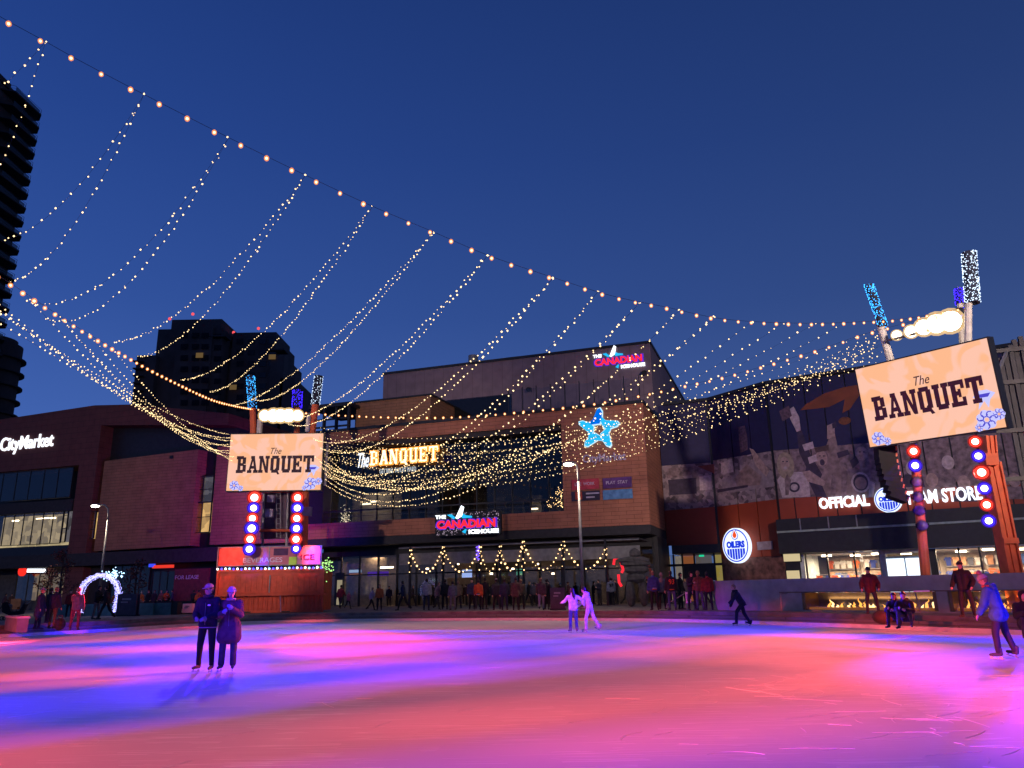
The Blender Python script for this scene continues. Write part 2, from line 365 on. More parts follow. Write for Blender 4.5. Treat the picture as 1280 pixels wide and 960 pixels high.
MB().box(w0, w1, .3, 13.9, wz1-.45, wz1).obj('soffit', K['soffit'], bld)
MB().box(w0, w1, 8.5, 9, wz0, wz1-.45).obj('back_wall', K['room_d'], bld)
MB().box(w0+10.5, w0+10.7, DP+.1, 8.5, wz0, wz1-.45).obj('partition', K['room'], bld)
MB().box(w0+.02, w0+5.3, 5, 5.2, wz0, wz0+3.2).obj('inner_wall', K['room'], bld)
MB().box(sL, 0, .02, 8, ZB-.7, ZB-.02).obj('underside', K['soffit'], bld)
# glazing: each pane and mullion
nP = 14; pw = (w1-w0)/nP; rows = [wz0+.05, wz0+1.15, wz0+3.6, wz0+5.6, wz1-.45]
for j in range(4):
    pm = MB().box(.04, pw-.04, -.01, .01, .04, rows[j+1]-rows[j]-.04).mesh('pane'); pm.materials.append(K['glassd'])
    for i in range(nP): like(pm, 'pane', bld, (w0+i*pw, DP, rows[j]))
mm = MB().box(-.04, .04, -.08, .08, 0, wz1-.45-wz0).mesh('mullion'); mm.materials.append(K['frame'])
for i in range(1, nP): like(mm, 'mullion', bld, (w0+i*pw, DP-.05, wz0))
tm = MB().box(w0, w1, -.1, .06, -.04, .04).mesh('transom'); tm.materials.append(K['frame'])
for j in range(1, 4): like(tm, 'transom', bld, (0, DP-.07, rows[j]))
MB().box(w0, w1, DP-1.1, DP-1.05, wz0+.95, wz0+1.05).box(w0, w1, DP-1.1, DP-1.07, wz0+.5, wz0+.54).obj('balustrade', K['dark'], bld)
# things seen inside the dark glass front
def simple(F, name, label, cat, build, m, group=None, smooth=False):
    o = build(MB()).obj(name, m, None, smooth); o.location = F.o; o.rotation_euler = (0, 0, F.rz); return tag(o, label, cat, group)
for k, (px, py, ln, lab) in enumerate(((457, 630, .5, 'short bright ceiling light high in the left bay of the dark glass front'), (468, 627, .35, 'small square light beside the brighter one in the left bay of the glass front'), (668, 636, .3, 'dim lamp low at the right end of the dark glass front'))):
    s_, z_ = F.a(px, py, 3.5)
    simple(F, 'ceiling_light', lab, 'ceiling light', lambda b: b.box(s_-ln, s_+ln, 3.4, 3.6, z_-.06, z_+.06), K['warm'])
l = bpy.data.lights.new('room_lamp', 'AREA'); l.energy = 110; l.color = (1, .85, .62); l.size = 1.5
o = bpy.data.objects.new('room_lamp', l); COL.objects.link(o); o.location = F.w(F.a(462, 628, 3.4)[0], 3.4, wz0+3.5)
for k in range(9):
    s_ = w0+7+k*1.7; z_ = wz0; col = K['room'] if k % 3 else K['grey']
    simple(F, 'display_stand', 'low display %s in the %s bay of the dark glass front' % (('rack', 'shelf', 'counter')[k % 3], ('third', 'fourth', 'fifth', 'sixth', 'seventh', 'eighth', 'ninth', 'tenth', 'eleventh')[k]), 'display stand',
           lambda b: b.box(s_-.5, s_+.5, 4, 4.5, z_, z_+1.0).box(s_-.45, s_+.45, 4.1, 4.4, z_+1.0, z_+1.5+.4*(k % 2)), col)
# penthouse box and open steel frame on the left of the roof
a0, a1 = F.a(444, 520, 5)[0], F.a(538, 520, 5)[0]
pht = fthing(F, 'roof_penthouse', 'low brown box on the roof left of the mauve upper block', 'rooftop box')
zt0 = F.a(513, 495, 5)[1]
MB().box(a0, a1, 5, 13, ZT-.3, zt0-.15).obj('wall', K['tan2'], pht); MB().box(a0-.15, a1+.15, 4.85, 13, zt0-.15, zt0).obj('cap', K['dark'], pht)
pg = fthing(F, 'roof_pergola', 'dark open steel pergola on the roof right of the left floodlight mast', 'pergola')
b0, b1 = F.a(392, 520, 4)[0], F.a(443, 520, 4)[0]; zz = F.a(420, 507, 4)[1]
MB().box(b0, b1, 3, 9, zz-.35, zz).obj('roof_frame', K['dark'], pg)
for k in range(4):
    t_ = b0+.2+(b1-b0-.5)*k/3; MB().box(t_, t_+.22, 3.2, 3.5, ZT-.2, zz-.35).obj('post', K['dark'], pg)
for k in range(3): MB().box(b0, b1, 3.25, 3.4, ZT+.2+k*.75, ZT+.36+k*.75).obj('rail', K['dark'], pg)
# ---- mauve upper block
G = Frame(*F.w(0, 11, 0).to_2d(), .944, -.33)
g1 = G.a(813, 440)[0]; g0 = G.a(479, 480)[0]; gz = G.a(813, 423)[1]; gz0 = G.a(479, 474)[1]; gs = .5*(gz+gz0)
up = fthing(G, 'upper_block', 'mauve metal clad block rising behind the terracotta front, lit sign at its corner', 'building')
MB().box(g0, g1, 0, 30, ZT-1, gs).obj('wall', K['ice_house'], up)
MB().box(g0-.1, g1+.1, -.1, 30.1, gs, gs+.25).obj('roof_edge', K['dark'], up)
rb0, rb1 = G.a(582, 455, 4)[0], G.a(648, 455, 4)[0]
MB().box(rb0, rb1, 4, 12, gs+.25, gs+1.6).obj('roof_plant', K['grey'], up); MB().tube([(rb0+.5, 5, gs), (rb0+.5, 5, gs+2.6)], .55, 12).obj('flue', K['grey'], up)
d0, d1 = G.a(530, 510)[0], G.a(640, 500)[0]
MB().box(d0, d1, -.3, 0, ZT-.2, G.a(600, 497)[1]).obj('dark_glazing', K['glassd'], up)
MB().box(d0+.1, d1-.1, -.28, -.02, ZT-.2, G.a(600, 497)[1]-.1).obj('glazing_back', K['dark'], up)
r0, r1 = F.a(640, 500, 1.5)[0], -.3
tr = fthing(F, 'terrace_railing', 'glass terrace railing with slim dark posts on the roof edge below the mauve block', 'railing')
k = 0; npst = 9
pm = MB().box(.05, (r1-r0)/npst-.05, -.01, .01, .1, 2.1).mesh('pane'); pm.materials.append(K['glass']); po = MB().box(-.035, .035, -.04, .04, 0, 2.3).mesh('post'); po.materials.append(K['dark'])
for k in range(npst+1):
    like(po, 'post', tr, (r0+(r1-r0)*k/npst, .6, ZT-.1))
    if k < npst: like(pm, 'pane', tr, (r0+(r1-r0)*k/npst, .6, ZT-.1))
for px, py in ((662, 487), (806, 466)):
    s_, z_ = G.a(px, py, -.3)
    simple(G, 'wall_lamp', 'unlit dark wall lamp on the mauve block %s' % ('above the terrace railing' if px < 700 else 'just below the red and white corner sign'), 'wall lamp', lambda b: b.box(s_-.12, s_+.12, -.4, 0, z_-.12, z_+.12).tube([(s_, -.4, z_), (s_, -.75, z_-.1)], .24, 10), K['black'])

# ---- signs on the building
def star_pts(c, r, k, n=16, mirror=1):
    """one arm of the five-armed star: a fat bent chevron, drawn in the unit circle and turned by k fifths"""
    base = [(-.06, .27), (-.47, .24), (-.47, .40), (-.26, .50), (-.02, 1.0), (.12, 1.05), (.21, .88), (.19, .52), (.06, .27)]
    a = -2*PI*k/5; out = []
    for x, z in base: out.append((c[0]+r*(x*math.cos(a)-z*math.sin(a)), c[1]+r*(x*math.sin(a)+z*math.cos(a))))
    return out
cs = F.a(749, 537); rr = (F.a(749, 511)[1]-F.a(749, 559)[1])/2*1.02
st = fthing(F, 'star_sign', 'big glowing cyan and blue five-armed star high on the terracotta corner', 'sign')
for k in range(5):
    p_ = star_pts(cs, rr, k)
    cx_ = sum(q[0] for q in p_)/9; cz_ = sum(q[1] for q in p_)/9
    MB().prism([(cx_+(q[0]-cx_)*1.13, cz_+(q[1]-cz_)*1.13) for q in p_], -.25, -.02).obj('edge_light', emis('star_edge', (.55, .85, 1), 1.1), st)
    MB().prism(p_, -.33, -.2505).obj('star_arm', emis('star_blue', (.0, .16, .85), 1.0) if k == 0 else emis('star_cyan', (.02, .55, 1), 1.0), st)
def ftext(F, name, label, cat, items, back=None, d=0.0, group=None):
    t = fthing(F, name, label, cat, group)
    if back:
        bx, m_, th_ = back; q = [F.a(*p, d) for p in ((bx[0], bx[3]), (bx[2], bx[3]), (bx[2], bx[1]), (bx[0], bx[1]))]
        x0 = .5*(q[0][0]+q[3][0]); x1 = .5*(q[1][0]+q[2][0]); z0 = .5*(q[0][1]+q[1][1]); z1 = .5*(q[2][1]+q[3][1])
        MB().box(x0, x1, d-th_, d-.005, z0, z1).obj('back_panel', m_, t)
    for s_, x0, yb0, yt0, x1, yb1, m_, th_, bold, sh in items:      # pixel of left bottom, left top, right bottom
        a = F.a(x0, yb0, d); b = F.a(x1, yb1, d); c = F.a(x0, yt0, d)
        text('lettering', s_, a[0], b[0], .5*(a[1]+b[1]), .5*(a[1]+b[1])+(c[1]-a[1]), d-(back[2] if back else 0)-.004, th_, m_, t, bold, sh)
    return t
ftext(F, 'grocery_sign', 'unlit pale CityMarket lettering under the star on the terracotta corner', 'sign', [('CityMarket', 729, 582, 569, 783, 578, mat('pale_letter', (.45, .36, .48), .6), .12, .02, 0)])
for s_, bx, col, lab in (('LIVE  WORK', (715, 599, 749, 612), (.45, .04, .06), 'red LIVE WORK sign board, upper left of four on the terracotta corner'), ('PLAY  STAY', (754, 597, 790, 610), (.11, .035, .16), 'purple PLAY STAY sign board, upper right of four on the terracotta corner')):
    ftext(F, 'sign_board', lab, 'sign', [(s_, bx[0]+4, bx[3]-5, bx[1]+4, bx[2]-5, bx[3]-5, mat('faded_letter', (.5, .4, .48), .6), .02, .015, 0)], (bx, mat('board_%s' % s_[:4], col, .5), .12), 0, 'four sign boards on the corner')
t = ftext(F, 'sign_board', 'dark sign board with a red square, lower left of four on the terracotta corner', 'sign', [], ((715, 614, 750, 626), mat('board_dark', (.03, .02, .045), .5), .12), 0, 'four sign boards on the corner')
q = F.a(724, 620); MB().box(q[0]-.28, q[0]+.28, -.16, -.13, q[1]-.3, q[1]+.3).obj('red_square', mat('sq_red', (.5, .06, .03)), t)
for k in range(2): MB().box(q[0]+.6, q[0]+1.7-k*.4, -.15, -.13, q[1]+.08-k*.3, q[1]+.2-k*.3).obj('print_line', mat('faded_letter', (.5, .4, .48)), t)
ftext(F, 'sign_board', 'plain blue glossy sign board, lower right of four on the terracotta corner', 'sign', [], ((754, 612, 791, 624), mat('board_blue', (.10, .22, .40), .25), .12), 0, 'four sign boards on the corner')
# The BANQUET
t = fthing(F, 'restaurant_sign', 'glowing cream and orange The BANQUET letters hung in the dark glass front', 'sign')
a = F.a(459, 580); b_ = F.a(546, 576); c = F.a(459, 562); zb = .5*(a[1]+b_[1]); hh = c[1]-a[1]
slab('letters', 'BANQUET', a[0], b_[0], zb, zb+hh, .5, .12, emis('banquet_edge', (1, .33, .05), 1.6), t, .07)
slab('letter_faces', 'BANQUET', a[0], b_[0], zb, zb+hh, .37, .03, emis('banquet_face', (1, .80, .50), 2.2), t, -.02)
a2 = F.a(444, 582); text('script_word', 'The', a2[0], a[0]-.1, zb-.1, zb+hh*.95, .5, .08, emis('sign_white', (.85, .9, 1), 1.3), t, .01, .35)
a3 = F.a(471, 590); b3 = F.a(517, 586); text('small_line', "GET REAL 'N PLAY HARD", a3[0], b3[0], zb-.78, zb-.34, .5, .05, emis('sign_dim', (.5, .55, .62), .8), t, .02)
# THE CANADIAN ICEHOUSE, twice
def icehouse(Fr, box, d, label, panel):
    t = fthing(Fr, 'bar_sign', label, 'sign', 'Canadian Icehouse signs'); x0, y0, x1, y1 = box
    A = Fr.a(x0, y1, d); B = Fr.a(x1, y1, d); C_ = Fr.a(x0, y0, d); D_ = Fr.a(x1, y0, d)
    W = B[0]-A[0]; z0 = .5*(A[1]+B[1]); H = .5*(C_[1]+D_[1])-z0; X = lambda u: A[0]+W*u; Z = lambda v: z0+H*v; y = d
    if panel:
        MB().prism([(X(.01), Z(.05)), (X(.03), Z(0)), (X(.97), Z(0)), (X(1), Z(.05)), (X(1), Z(.95)), (X(.98), Z(1)), (X(.03), Z(1)), (X(0), Z(.95))], d-.3, d).obj('sign_box', K['black'], t); y = d-.31
        b = MB()
        for k in range(260): b.ico((X(random.uniform(.02, .98)), y-.02, Z(random.uniform(.03, .97))), .05*random.uniform(.5, 1), True)
        b.obj('sparkle_lights', emis('sparkle', (.5, .38, .5), .9, False), t, kind='stuff')
    bo = .03
    text('red_letters_glow', 'CANADIAN', X(.02), X(.95), Z(.26), Z(.70), y-.04, .03, emis('deep_blue_glow', (.12, .03, .75), .9), t, .09)
    text('red_letters', 'CANADIAN', X(.045), X(.925), Z(.30), Z(.66), y-.09, .06, emis('neon_red', (1, .025, .045), 1.15), t, .045)
    text('white_letters', 'THE', X(.02), X(.18), Z(.74), Z(.90), y-.06, .05, K['white'], t, .03)
    text('white_letters', 'ICEHOUSE', X(.53), X(.97), Z(.04), Z(.22), y-.06, .05, K['white'], t, .05)
    for nm, pts, c_ in (('star_point', [(.20, .90), (.27, .92), (.34, .74), (.30, .70)], emis('star_cyan', (.02, .55, 1), 1.0)), ('star_point', [(.33, .74), (.42, 1.28), (.46, 1.20), (.43, .82), (.36, .70)], K['white']),
                        ('star_point', [(.45, .92), (.49, .84), (.58, .80), (.58, .73), (.44, .72), (.42, .78)], emis('star_cyan', (.02, .55, 1), 1.0)), ('star_point', [(.43, .14), (.48, .26), (.50, .24), (.48, .06)], emis('star_cyan', (.02, .55, 1), 1.0))):
        MB().prism([(X(u), Z(v)) for u, v in pts], y-.14, y-.1).obj(nm, c_, t)
icehouse(F, (545, 640, 628, 669), -1.0, 'glowing CANADIAN ICEHOUSE sign in a sparkling black box above the patio', True)
icehouse(G, (741, 438, 809, 462), 0, 'glowing CANADIAN ICEHOUSE letters high on the corner of the mauve block', False)

# ---- ground floor of the mall: dark storefronts behind the crowd, beam, posts
gf = fthing(F, 'storefront', 'dark ground floor storefront with tall glass bays behind the crowd', 'storefront')
gl0, gl1 = F.a(405, 700, 3)[0], -.4
nb = 16; bw = (gl1-gl0)/nb
pm = MB().box(.05, bw-.05, -.01, .01, 0, 4.4).mesh('pane'); pm.materials.append(K['glass']); mm = MB().box(-.06, .06, -.1, .1, 0, 5.2).mesh('mullion'); mm.materials.append(K['black'])
for k in range(nb+1):
    like(mm, 'mullion', gf, (gl0+k*bw, 3, .5))
    if k < nb: like(pm, 'pane', gf, (gl0+k*bw, 3, .5))
MB().box(gl0, gl1, 2.9, 3.1, 4.9, 5.7).obj('head_panel', K['dark'], gf); MB().box(gl0, gl1, 2.92, 3.02, 3.2, 3.32).obj('transom', K['black'], gf)
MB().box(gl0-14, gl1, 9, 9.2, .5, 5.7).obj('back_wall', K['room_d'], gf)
for k in (1, 5, 9, 13):  # area lamps without a fixture, added to warm the bar interior
    l = bpy.data.lights.new('bar_fill_lamp', 'AREA'); l.energy = 90 if k > 1 else 160; l.color = (1, .66, .42); l.size = 1.2
    o = bpy.data.objects.new('bar_fill_lamp', l); COL.objects.link(o); o.location = F.w(gl0+(k+1)*bw, 6.2, 5.2)
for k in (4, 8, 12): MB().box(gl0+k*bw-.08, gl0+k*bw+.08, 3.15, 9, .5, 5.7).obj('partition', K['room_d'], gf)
MB().box(-.4, 0, 3, 9, .5, 5.7).obj('end_wall', K['dark'], gf)
MB().box(gl0, gl0+bw*2.6, 6, 6.2, .5, 4.9).obj('lit_wall', mat('shop_wall', (.42, .38, .28)), gf)
# patio canopy
pc = fthing(F, 'patio_canopy', 'dark steel patio canopy with a long grey beam over the crowd', 'canopy')
c0, c1 = F.a(500, 690, -4)[0], F.a(800, 690, -4)[0]; bz0, bz1 = F.a(650, 702, -4)[1], F.a(650, 687, -4)[1]
MB().box(c0, c1, -4.1, -3.95, bz0, bz1).obj('beam', K['beam'], pc)
MB().box(c0, c1, -4, .0, bz1+.45, bz1+.55).obj('roof_sheet', K['soffit'], pc)
MB().tube([(c0, -4.2, bz1+.42), (c1, -4.2, bz1+.42)], .05).obj('top_rail', K['grey'], pc)
pm = MB().box(-.08, .08, -.08, .08, .5, bz1+.5).mesh('post'); pm.materials.append(K['black'])
peaks = [513, 554, 600, 625, 654, 704, 757]
PS = [F.a(x, 690, -4.3)[0] for x in peaks]
for s_ in PS: like(pm, 'post', pc, (s_, -4.3, 0))
# festoon light strings: wrapped posts and sagging lengths
def bulbs(path, m, r, spacing, parent, name='bulbs', jit=.0, lo=True):
    b = MB(); path = [Vector(p) for p in path]; acc = 0
    for i in range(len(path)-1):
        d = path[i+1]-path[i]; ln = d.length; t = (spacing-acc) if acc else 0
        while t < ln:
            p = path[i]+d*(t/ln); q = r*random.choice((.55, .75, .9, 1, 1.25))
            if jit: p = p+Vector([random.uniform(-jit, jit) for _ in range(3)])
            b.ico(p, q, lo); t += spacing*(random.uniform(.75, 1.25) if jit else 1)
        acc = ln-(t-spacing) if t > ln else 0
        acc = max(0, spacing-(t-ln))
    return b.obj(name, m, parent, kind='stuff')
ordn = ['first', 'second', 'third', 'fourth', 'fifth', 'sixth', 'seventh']
zp = [F.a(x, y, -4.3)[1] for x, y in zip(peaks, (688, 684, 684, 683, 677, 677, 686))]; zv = F.a(650, 713, -4.3)[1]
for i in range(7):
    t = fthing(F, 'festoon_lights', 'warm festoon bulbs wound down the %s patio post from the left' % ordn[i], 'string lights', 'festoon lights on the patio')
    pth = [(PS[i]+.10*math.cos(j*.7), -4.3+.10*math.sin(j*.7), zp[i]+(zv-zp[i])*j/26) for j in range(27)]
    MB().tube(pth, .015, 4).obj('cable', K['wire'], t); bulbs(pth, K['fest'], .062, .34, t, lo=False)
for i in range(6):
    t = fthing(F, 'festoon_lights', 'sagging warm festoon bulbs between the %s and %s patio posts' % (ordn[i], ordn[i+1]), 'string lights', 'festoon lights on the patio')
    a, b_ = PS[i], PS[i+1]; pth = []
    for j in range(25):
        u = j/24; lin = zp[i]+(zp[i+1]-zp[i])*u; sg = (.5*(zp[i]+zp[i+1])-zv); pth.append((a+(b_-a)*u, -4.35, lin-sg*4*u*(1-u)))
    MB().tube(pth, .015, 4).obj('cable', K['wire'], t); bulbs(pth, K['fest'], .072, .34, t, lo=False)
# small lit things in the storefronts
def fbox(F, name, label, cat, px, d, m, th=.1, group=None):
    a = F.a(px[0], px[3], d); b = F.a(px[2], px[1], d)
    return simple(F, name, label, cat, lambda q: q.box(a[0], b[0], d-th, d, a[1], b[1]), m, group)
fbox(F, 'tube_light', 'long bright tube light behind the storefront glass left of the patio', 'lamp', (476, 708, 492, 710.5), 4.5, K['warm'])
fbox(F, 'menu_screen', 'pale blue screen glowing behind storefront glass right of the doorway', 'screen', (437, 712, 452, 716), 4.5, emis('scr_a', (.35, .5, .8), .9))
fbox(F, 'menu_screen', 'thin orange screen below the pale blue one right of the doorway', 'screen', (437, 717, 452, 719), 4.5, emis('scr_b', (.8, .3, .15), .6))
fbox(F, 'purple_screen', 'row of purple lit screens inside the storefront left of the patio', 'screen', (460, 714, 486, 720), 4.5, emis('scr_c', (.12, .03, .55), .6))
fbox(F, 'television', 'bluish television inside the bar behind the second patio post', 'television', (578, 712, 590, 722), 4.5, emis('scr_d', (.35, .5, 1), 1.2))
fbox(F, 'television', 'green television inside the bar behind the fifth patio post', 'television', (646, 711, 656, 719), 4.5, emis('scr_e', (.08, .35, .22), .9))
fbox(F, 'neon_strip', 'flat purple neon strip under the canopy between the second and third patio posts', 'neon light', (557, 700, 578, 703), 2, emis('scr_f', (.35, .03, .6), .8))
t = thing('neon_sign', 'red bent neon strips beside the dark stone figure at the patio end', 'neon sign', F.o, F.rz)
for pts in (((767, 706), (768, 699), (775, 696), (776, 702)), ((776, 703), (779, 712), (777, 716)), ((773, 718), (774, 728), (777, 733))):
    P_ = [F.a(*p, -3)+(0,) for p in pts]; MB().tube([(p[0], -3, p[1]) for p in P_], .10, 6).obj('neon_tube', emis('neon_red', (1, .025, .045), 1.15), t)
fbox(F, 'doorway', 'dark doorway with a pale lit panel behind the walking pair left of the crowd', 'door', (418, 716, 431, 757), 2.9, K['black'])
fbox(F, 'light_box', 'narrow pale lit panel inside the dark doorway left of the crowd', 'light box', (421, 725, 428, 756), 2.7, emis('panel_lit', (.5, .42, .28), .6))
for k in range(12):
    px = 500+k*24+random.uniform(-6, 6); py = 700+random.uniform(0, 14)
    fbox(F, 'pendant_lamp', 'small warm pendant lamp glowing deep inside the bar, number counted by its %s' % ('height'), 'lamp', (px, py, px+2.2, py+1.6), 6, K['warm'], .1, 'pendant lamps inside the bar') if False else None
bl = [(512, 'behind the first patio post'), (533, 'between the first and second patio posts'), (571, 'left of the bluish television'), (613, 'between the third and fourth patio posts'), (640, 'left of the green television'), (672, 'right of the green television'), (690, 'left of the sixth patio post'), (740, 'left of the last patio post')]
for k, (px, lab) in enumerate(bl):
    fbox(F, 'pendant_lamp', 'small warm lamp glowing inside the bar %s' % lab, 'lamp', (px, 716-(k % 3)*6, px+3, 718-(k % 3)*6), 6, K['warm'], .1, 'lamps inside the bar')

# ------------------------------------------------------------------ LEFT BUILDING (dark red)
lb = fthing(F, 'market_building', 'dark red clad building on the left with the glowing white CityMarket sign', 'building')
A = lambda x, y, d=0.0: F.a(x, y, d)
def wallp(poly, y0, y1, name, m, par=lb): return MB().prism([A(*p) for p in poly], y0, y1).obj(name, m, par)
xL = A(-40, 600)[0]
ztop = A(115, 507)[1]; sB = A(115, 560)[0]
zbot = A(60, 690)[1]
# upper wall left of the dark recess
sw0, sw1 = xL-8, A(91, 640)[0]; zw1 = A(90, 582)[1]; sr = A(122, 570)[0]
MB().prism([(sw0, zw1), (sr, zw1), (sr, A(122, 532)[1]), (A(285, 531)[0], A(285, 531)[1]), (A(285, 531)[0], A(285, 517)[1]), (A(165, 506)[0], A(165, 505.5)[1]), (A(118, 507)[0], ztop), (sw0, ztop-.6)], 0, 12).obj('upper_wall', K['red'], lb)
MB().box(sw1, sr, .001, 12, .5, zw1).obj('pier', K['red'], lb)
MB().prism([(sr, .5), (A(285, 600)[0], .5), (A(285, 531)[0], A(285, 531)[1]), (sr, A(122, 532)[1])], 1.6, 12).obj('dark_wall', K['dark'], lb)
p1x0, p1x1 = A(114+6, 640)[0], A(240, 620)[0]
MB().prism([(p1x0, A(113, 689)[1]), (p1x1, A(236, 682)[1]), (p1x1, A(245, 561)[1]), (p1x0, A(126, 576)[1])], .3, 1.6).obj('wall_panel', K['tan2'], lb)
q0 = A(264, 620)[0]; q1 = A(383, 620)[0]
MB().prism([(q0, A(262, 681)[1]), (q0+2.6+9, A(300, 681)[1]), (q0+11.6, A(268, 558)[1]), (q0, A(268, 558)[1])], .3, 1.6).obj('wall_panel', K['tan2'], lb)
q = A(212, 571); MB().box(q[0]-.2, q[0]+.2, .2, .3, q[1]-.15, q[1]+.15).obj('wall_vent', K['black'], lb)
# narrow slot window between pier and panel, and the glazed slot at x 240..265
def window(par, F, x0, x1, yt, yb, cols, rws, d, lit, dd=.5, g=None):
    """glazed opening with panes, mullions and a lit or dark room close behind"""
    s0, s1 = F.a(x0, .5*(yt+yb), d)[0], F.a(x1, .5*(yt+yb), d)[0]; z0, z1 = F.a(.5*(x0+x1), yb, d)[1], F.a(.5*(x0+x1), yt, d)[1]
    wdw = MB().box(s0-.06, s0, d-.08, d+.08, z0, z1).box(s1, s1+.06, d-.08, d+.08, z0, z1).box(s0, s1, d-.08, d+.08, z0-.06, z0).box(s0, s1, d-.08, d+.08, z1, z1+.06).obj('window', K['frame'], par)
    cw, rh = (s1-s0)/cols, (z1-z0)/rws
    pm = MB().box(.03, cw-.03, -.01, .01, .03, rh-.03).mesh('pane'); pm.materials.append(g or K['glass'])
    for i in range(cols):
        for j in range(rws): like(pm, 'pane', wdw, (s0+i*cw, d, z0+j*rh))
    if cols > 1:
        mm = MB().box(-.03, .03, -.05, .05, 0, z1-z0).mesh('mullion'); mm.materials.append(K['frame'])
        for i in range(1, cols): like(mm, 'mullion', wdw, (s0+i*cw, d, z0))
    if rws > 1:
        mm = MB().box(s0, s1, -.045, .045, -.03, .03).mesh('transom'); mm.materials.append(K['frame'])
        for j in range(1, rws): like(mm, 'transom', wdw, (0, d, z0+j*rh))
    if lit: MB().box(s0, s1, d+dd, d+dd+.05, z0, z1).obj('room_behind', lit, wdw)
    return wdw
def litroom(name, col, s, sc=1.5, lo=.35):
    m = emis(name, col, s); T = m.node_tree; e = [n for n in T.nodes if n.type == 'EMISSION'][0]
    tc = T.nodes.new('ShaderNodeTexCoord'); v = T.nodes.new('ShaderNodeTexVoronoi'); v.inputs['Scale'].default_value = sc; v.distance = 'CHEBYCHEV'
    r = T.nodes.new('ShaderNodeMapRange'); r.inputs[3].default_value = s*lo; r.inputs[4].default_value = s*1.5
    T.links.new(tc.outputs['Object'], v.inputs[0]); T.links.new(v.outputs['Color'], r.inputs[0]); T.links.new(r.outputs[0], e.inputs[1]); return m
LR = litroom('lit_room', (.85, .68, .38), .5); LW = litroom('lit_room_warm', (1, .62, .22), .75); LG = litroom('lit_room_grey', (.35, .32, .36), .28); LS = litroom('lit_shop', (.85, .62, .32), .30, 1.2, .1)
window(lb, F, 112, 118.5, 640, 673, 1, 3, .25, LW)
window(lb, F, 241, 263, 628, 665, 2, 2, 1.0, LW)
window(lb, F, 242, 266, 596, 628, 2, 2, 1.0, LG)
# upper dark glazing and the lit strip below
xa, xb = -30, 78
window(lb, F, xa, 89, 590, 625, 7, 1, .25, K['dark'], 2, K['glassd'])
window(lb, F, xa, 77, 641, 681, 9, 1, .3, LR, 3)
window(lb, F, 79, 84, 628, 677, 1, 3, .3, LG, .6)
s_, z_ = A(20, 632); MB().box(xL-8, A(90, 632)[0], .0, .6, A(60, 640)[1], A(60, 626)[1]).obj('spandrel', K['soffit'], lb)
MB().box(xL-8, sw1, 3.5, 4, .5, zw1).obj('back_wall', K['room_d'], lb)
MB().box(xL-8, sw1, 0, 3.5, A(40, 690)[1]-.4, A(40, 682)[1]-.1).obj('floor_band', K['dark'], lb)
for k, (x0, y0, x1) in enumerate(((16, 650, 24), (46, 647, 62), (64, 646.5, 70))):
    fbox(F, 'tube_light', ('short', 'long', 'stubby')[k]+' ceiling tube light in the lit windows under the CityMarket sign, '+('left', 'middle', 'right')[k]+' of three', 'lamp', (x0, y0, x1, y0+2), 2.4, K['warm'])
# low canopy and shops at ground level on the left
MB().box(xL-8, q1, -.6, 1.6, A(150, 706)[1], A(150, 690)[1]).obj('shop_canopy', K['soffit'], lb)
window(lb, F, 20, 122, 716, 750, 7, 1, 1.2, LS, 2)
window(lb, F, 128, 186, 707, 752, 5, 2, 1.2, LS, 2)
window(lb, F, 190, 218, 714, 752, 3, 1, 1.2, LS, 2)
MB().box(A(84, 720)[0], A(126, 720)[0], .9, 1.1, .5, A(100, 708)[1]).obj('dark_hoarding', K['soffit'], lb)
ftext(F, 'grocery_sign', 'glowing white CityMarket letters high on the dark red wall', 'sign', [('CityMarket', -1, 571.5, 550, 66, 561, emis('sign_bright', (.86, .90, 1), 1.7), .12, .012, 0)])
t = thing('shop_sign', 'lit shop sign with red disc and white letters at the far left', 'sign', F.o, F.rz)
c_ = A(29, 714, .5); MB().disc(c_, .5, .3, .5, 18).obj('red_disc', emis('disc_red', (1, .03, .02), 1.1), t)
for k in range(9):
    a = A(35+k*2.7, 715.5-.0*k, .5); b_ = A(36.9+k*2.7, 711, .5); MB().box(a[0], b_[0], .35, .5, a[1], b_[1]).obj('letter_bar', K['white'], t)
t = thing('shop_sign', 'lit red shop sign with a blue strip on top over the door', 'sign', F.o, F.rz)
a = A(192, 710.5, .5); b_ = A(218, 704.5, .5); MB().box(a[0], b_[0], .3, .5, a[1], b_[1]-.1).obj('red_panel', emis('panel_red', (1, .05, .03), .85), t)
a = A(188, 709, .5); b_ = A(207, 703, .5); MB().box(a[0], a[0]+.6, .25, .5, a[1], b_[1]).box(a[0]+.7, b_[0], .25, .5, b_[1]-.05, b_[1]+.22).obj('blue_strip', emis('strip_blue', (.05, .08, 1), 1.0), t)
ftext(F, 'hoarding', 'dark red FOR LEASE hoarding left of the orange kiosk', 'hoarding', [('FOR LEASE', 221, 724, 719, 250, 724, mat('faded_letter', (.5, .4, .48)), .02, .01, 0)], ((219, 711, 262, 751), mat('hoarding_red', (.13, .018, .03), .7), .2), -.6)

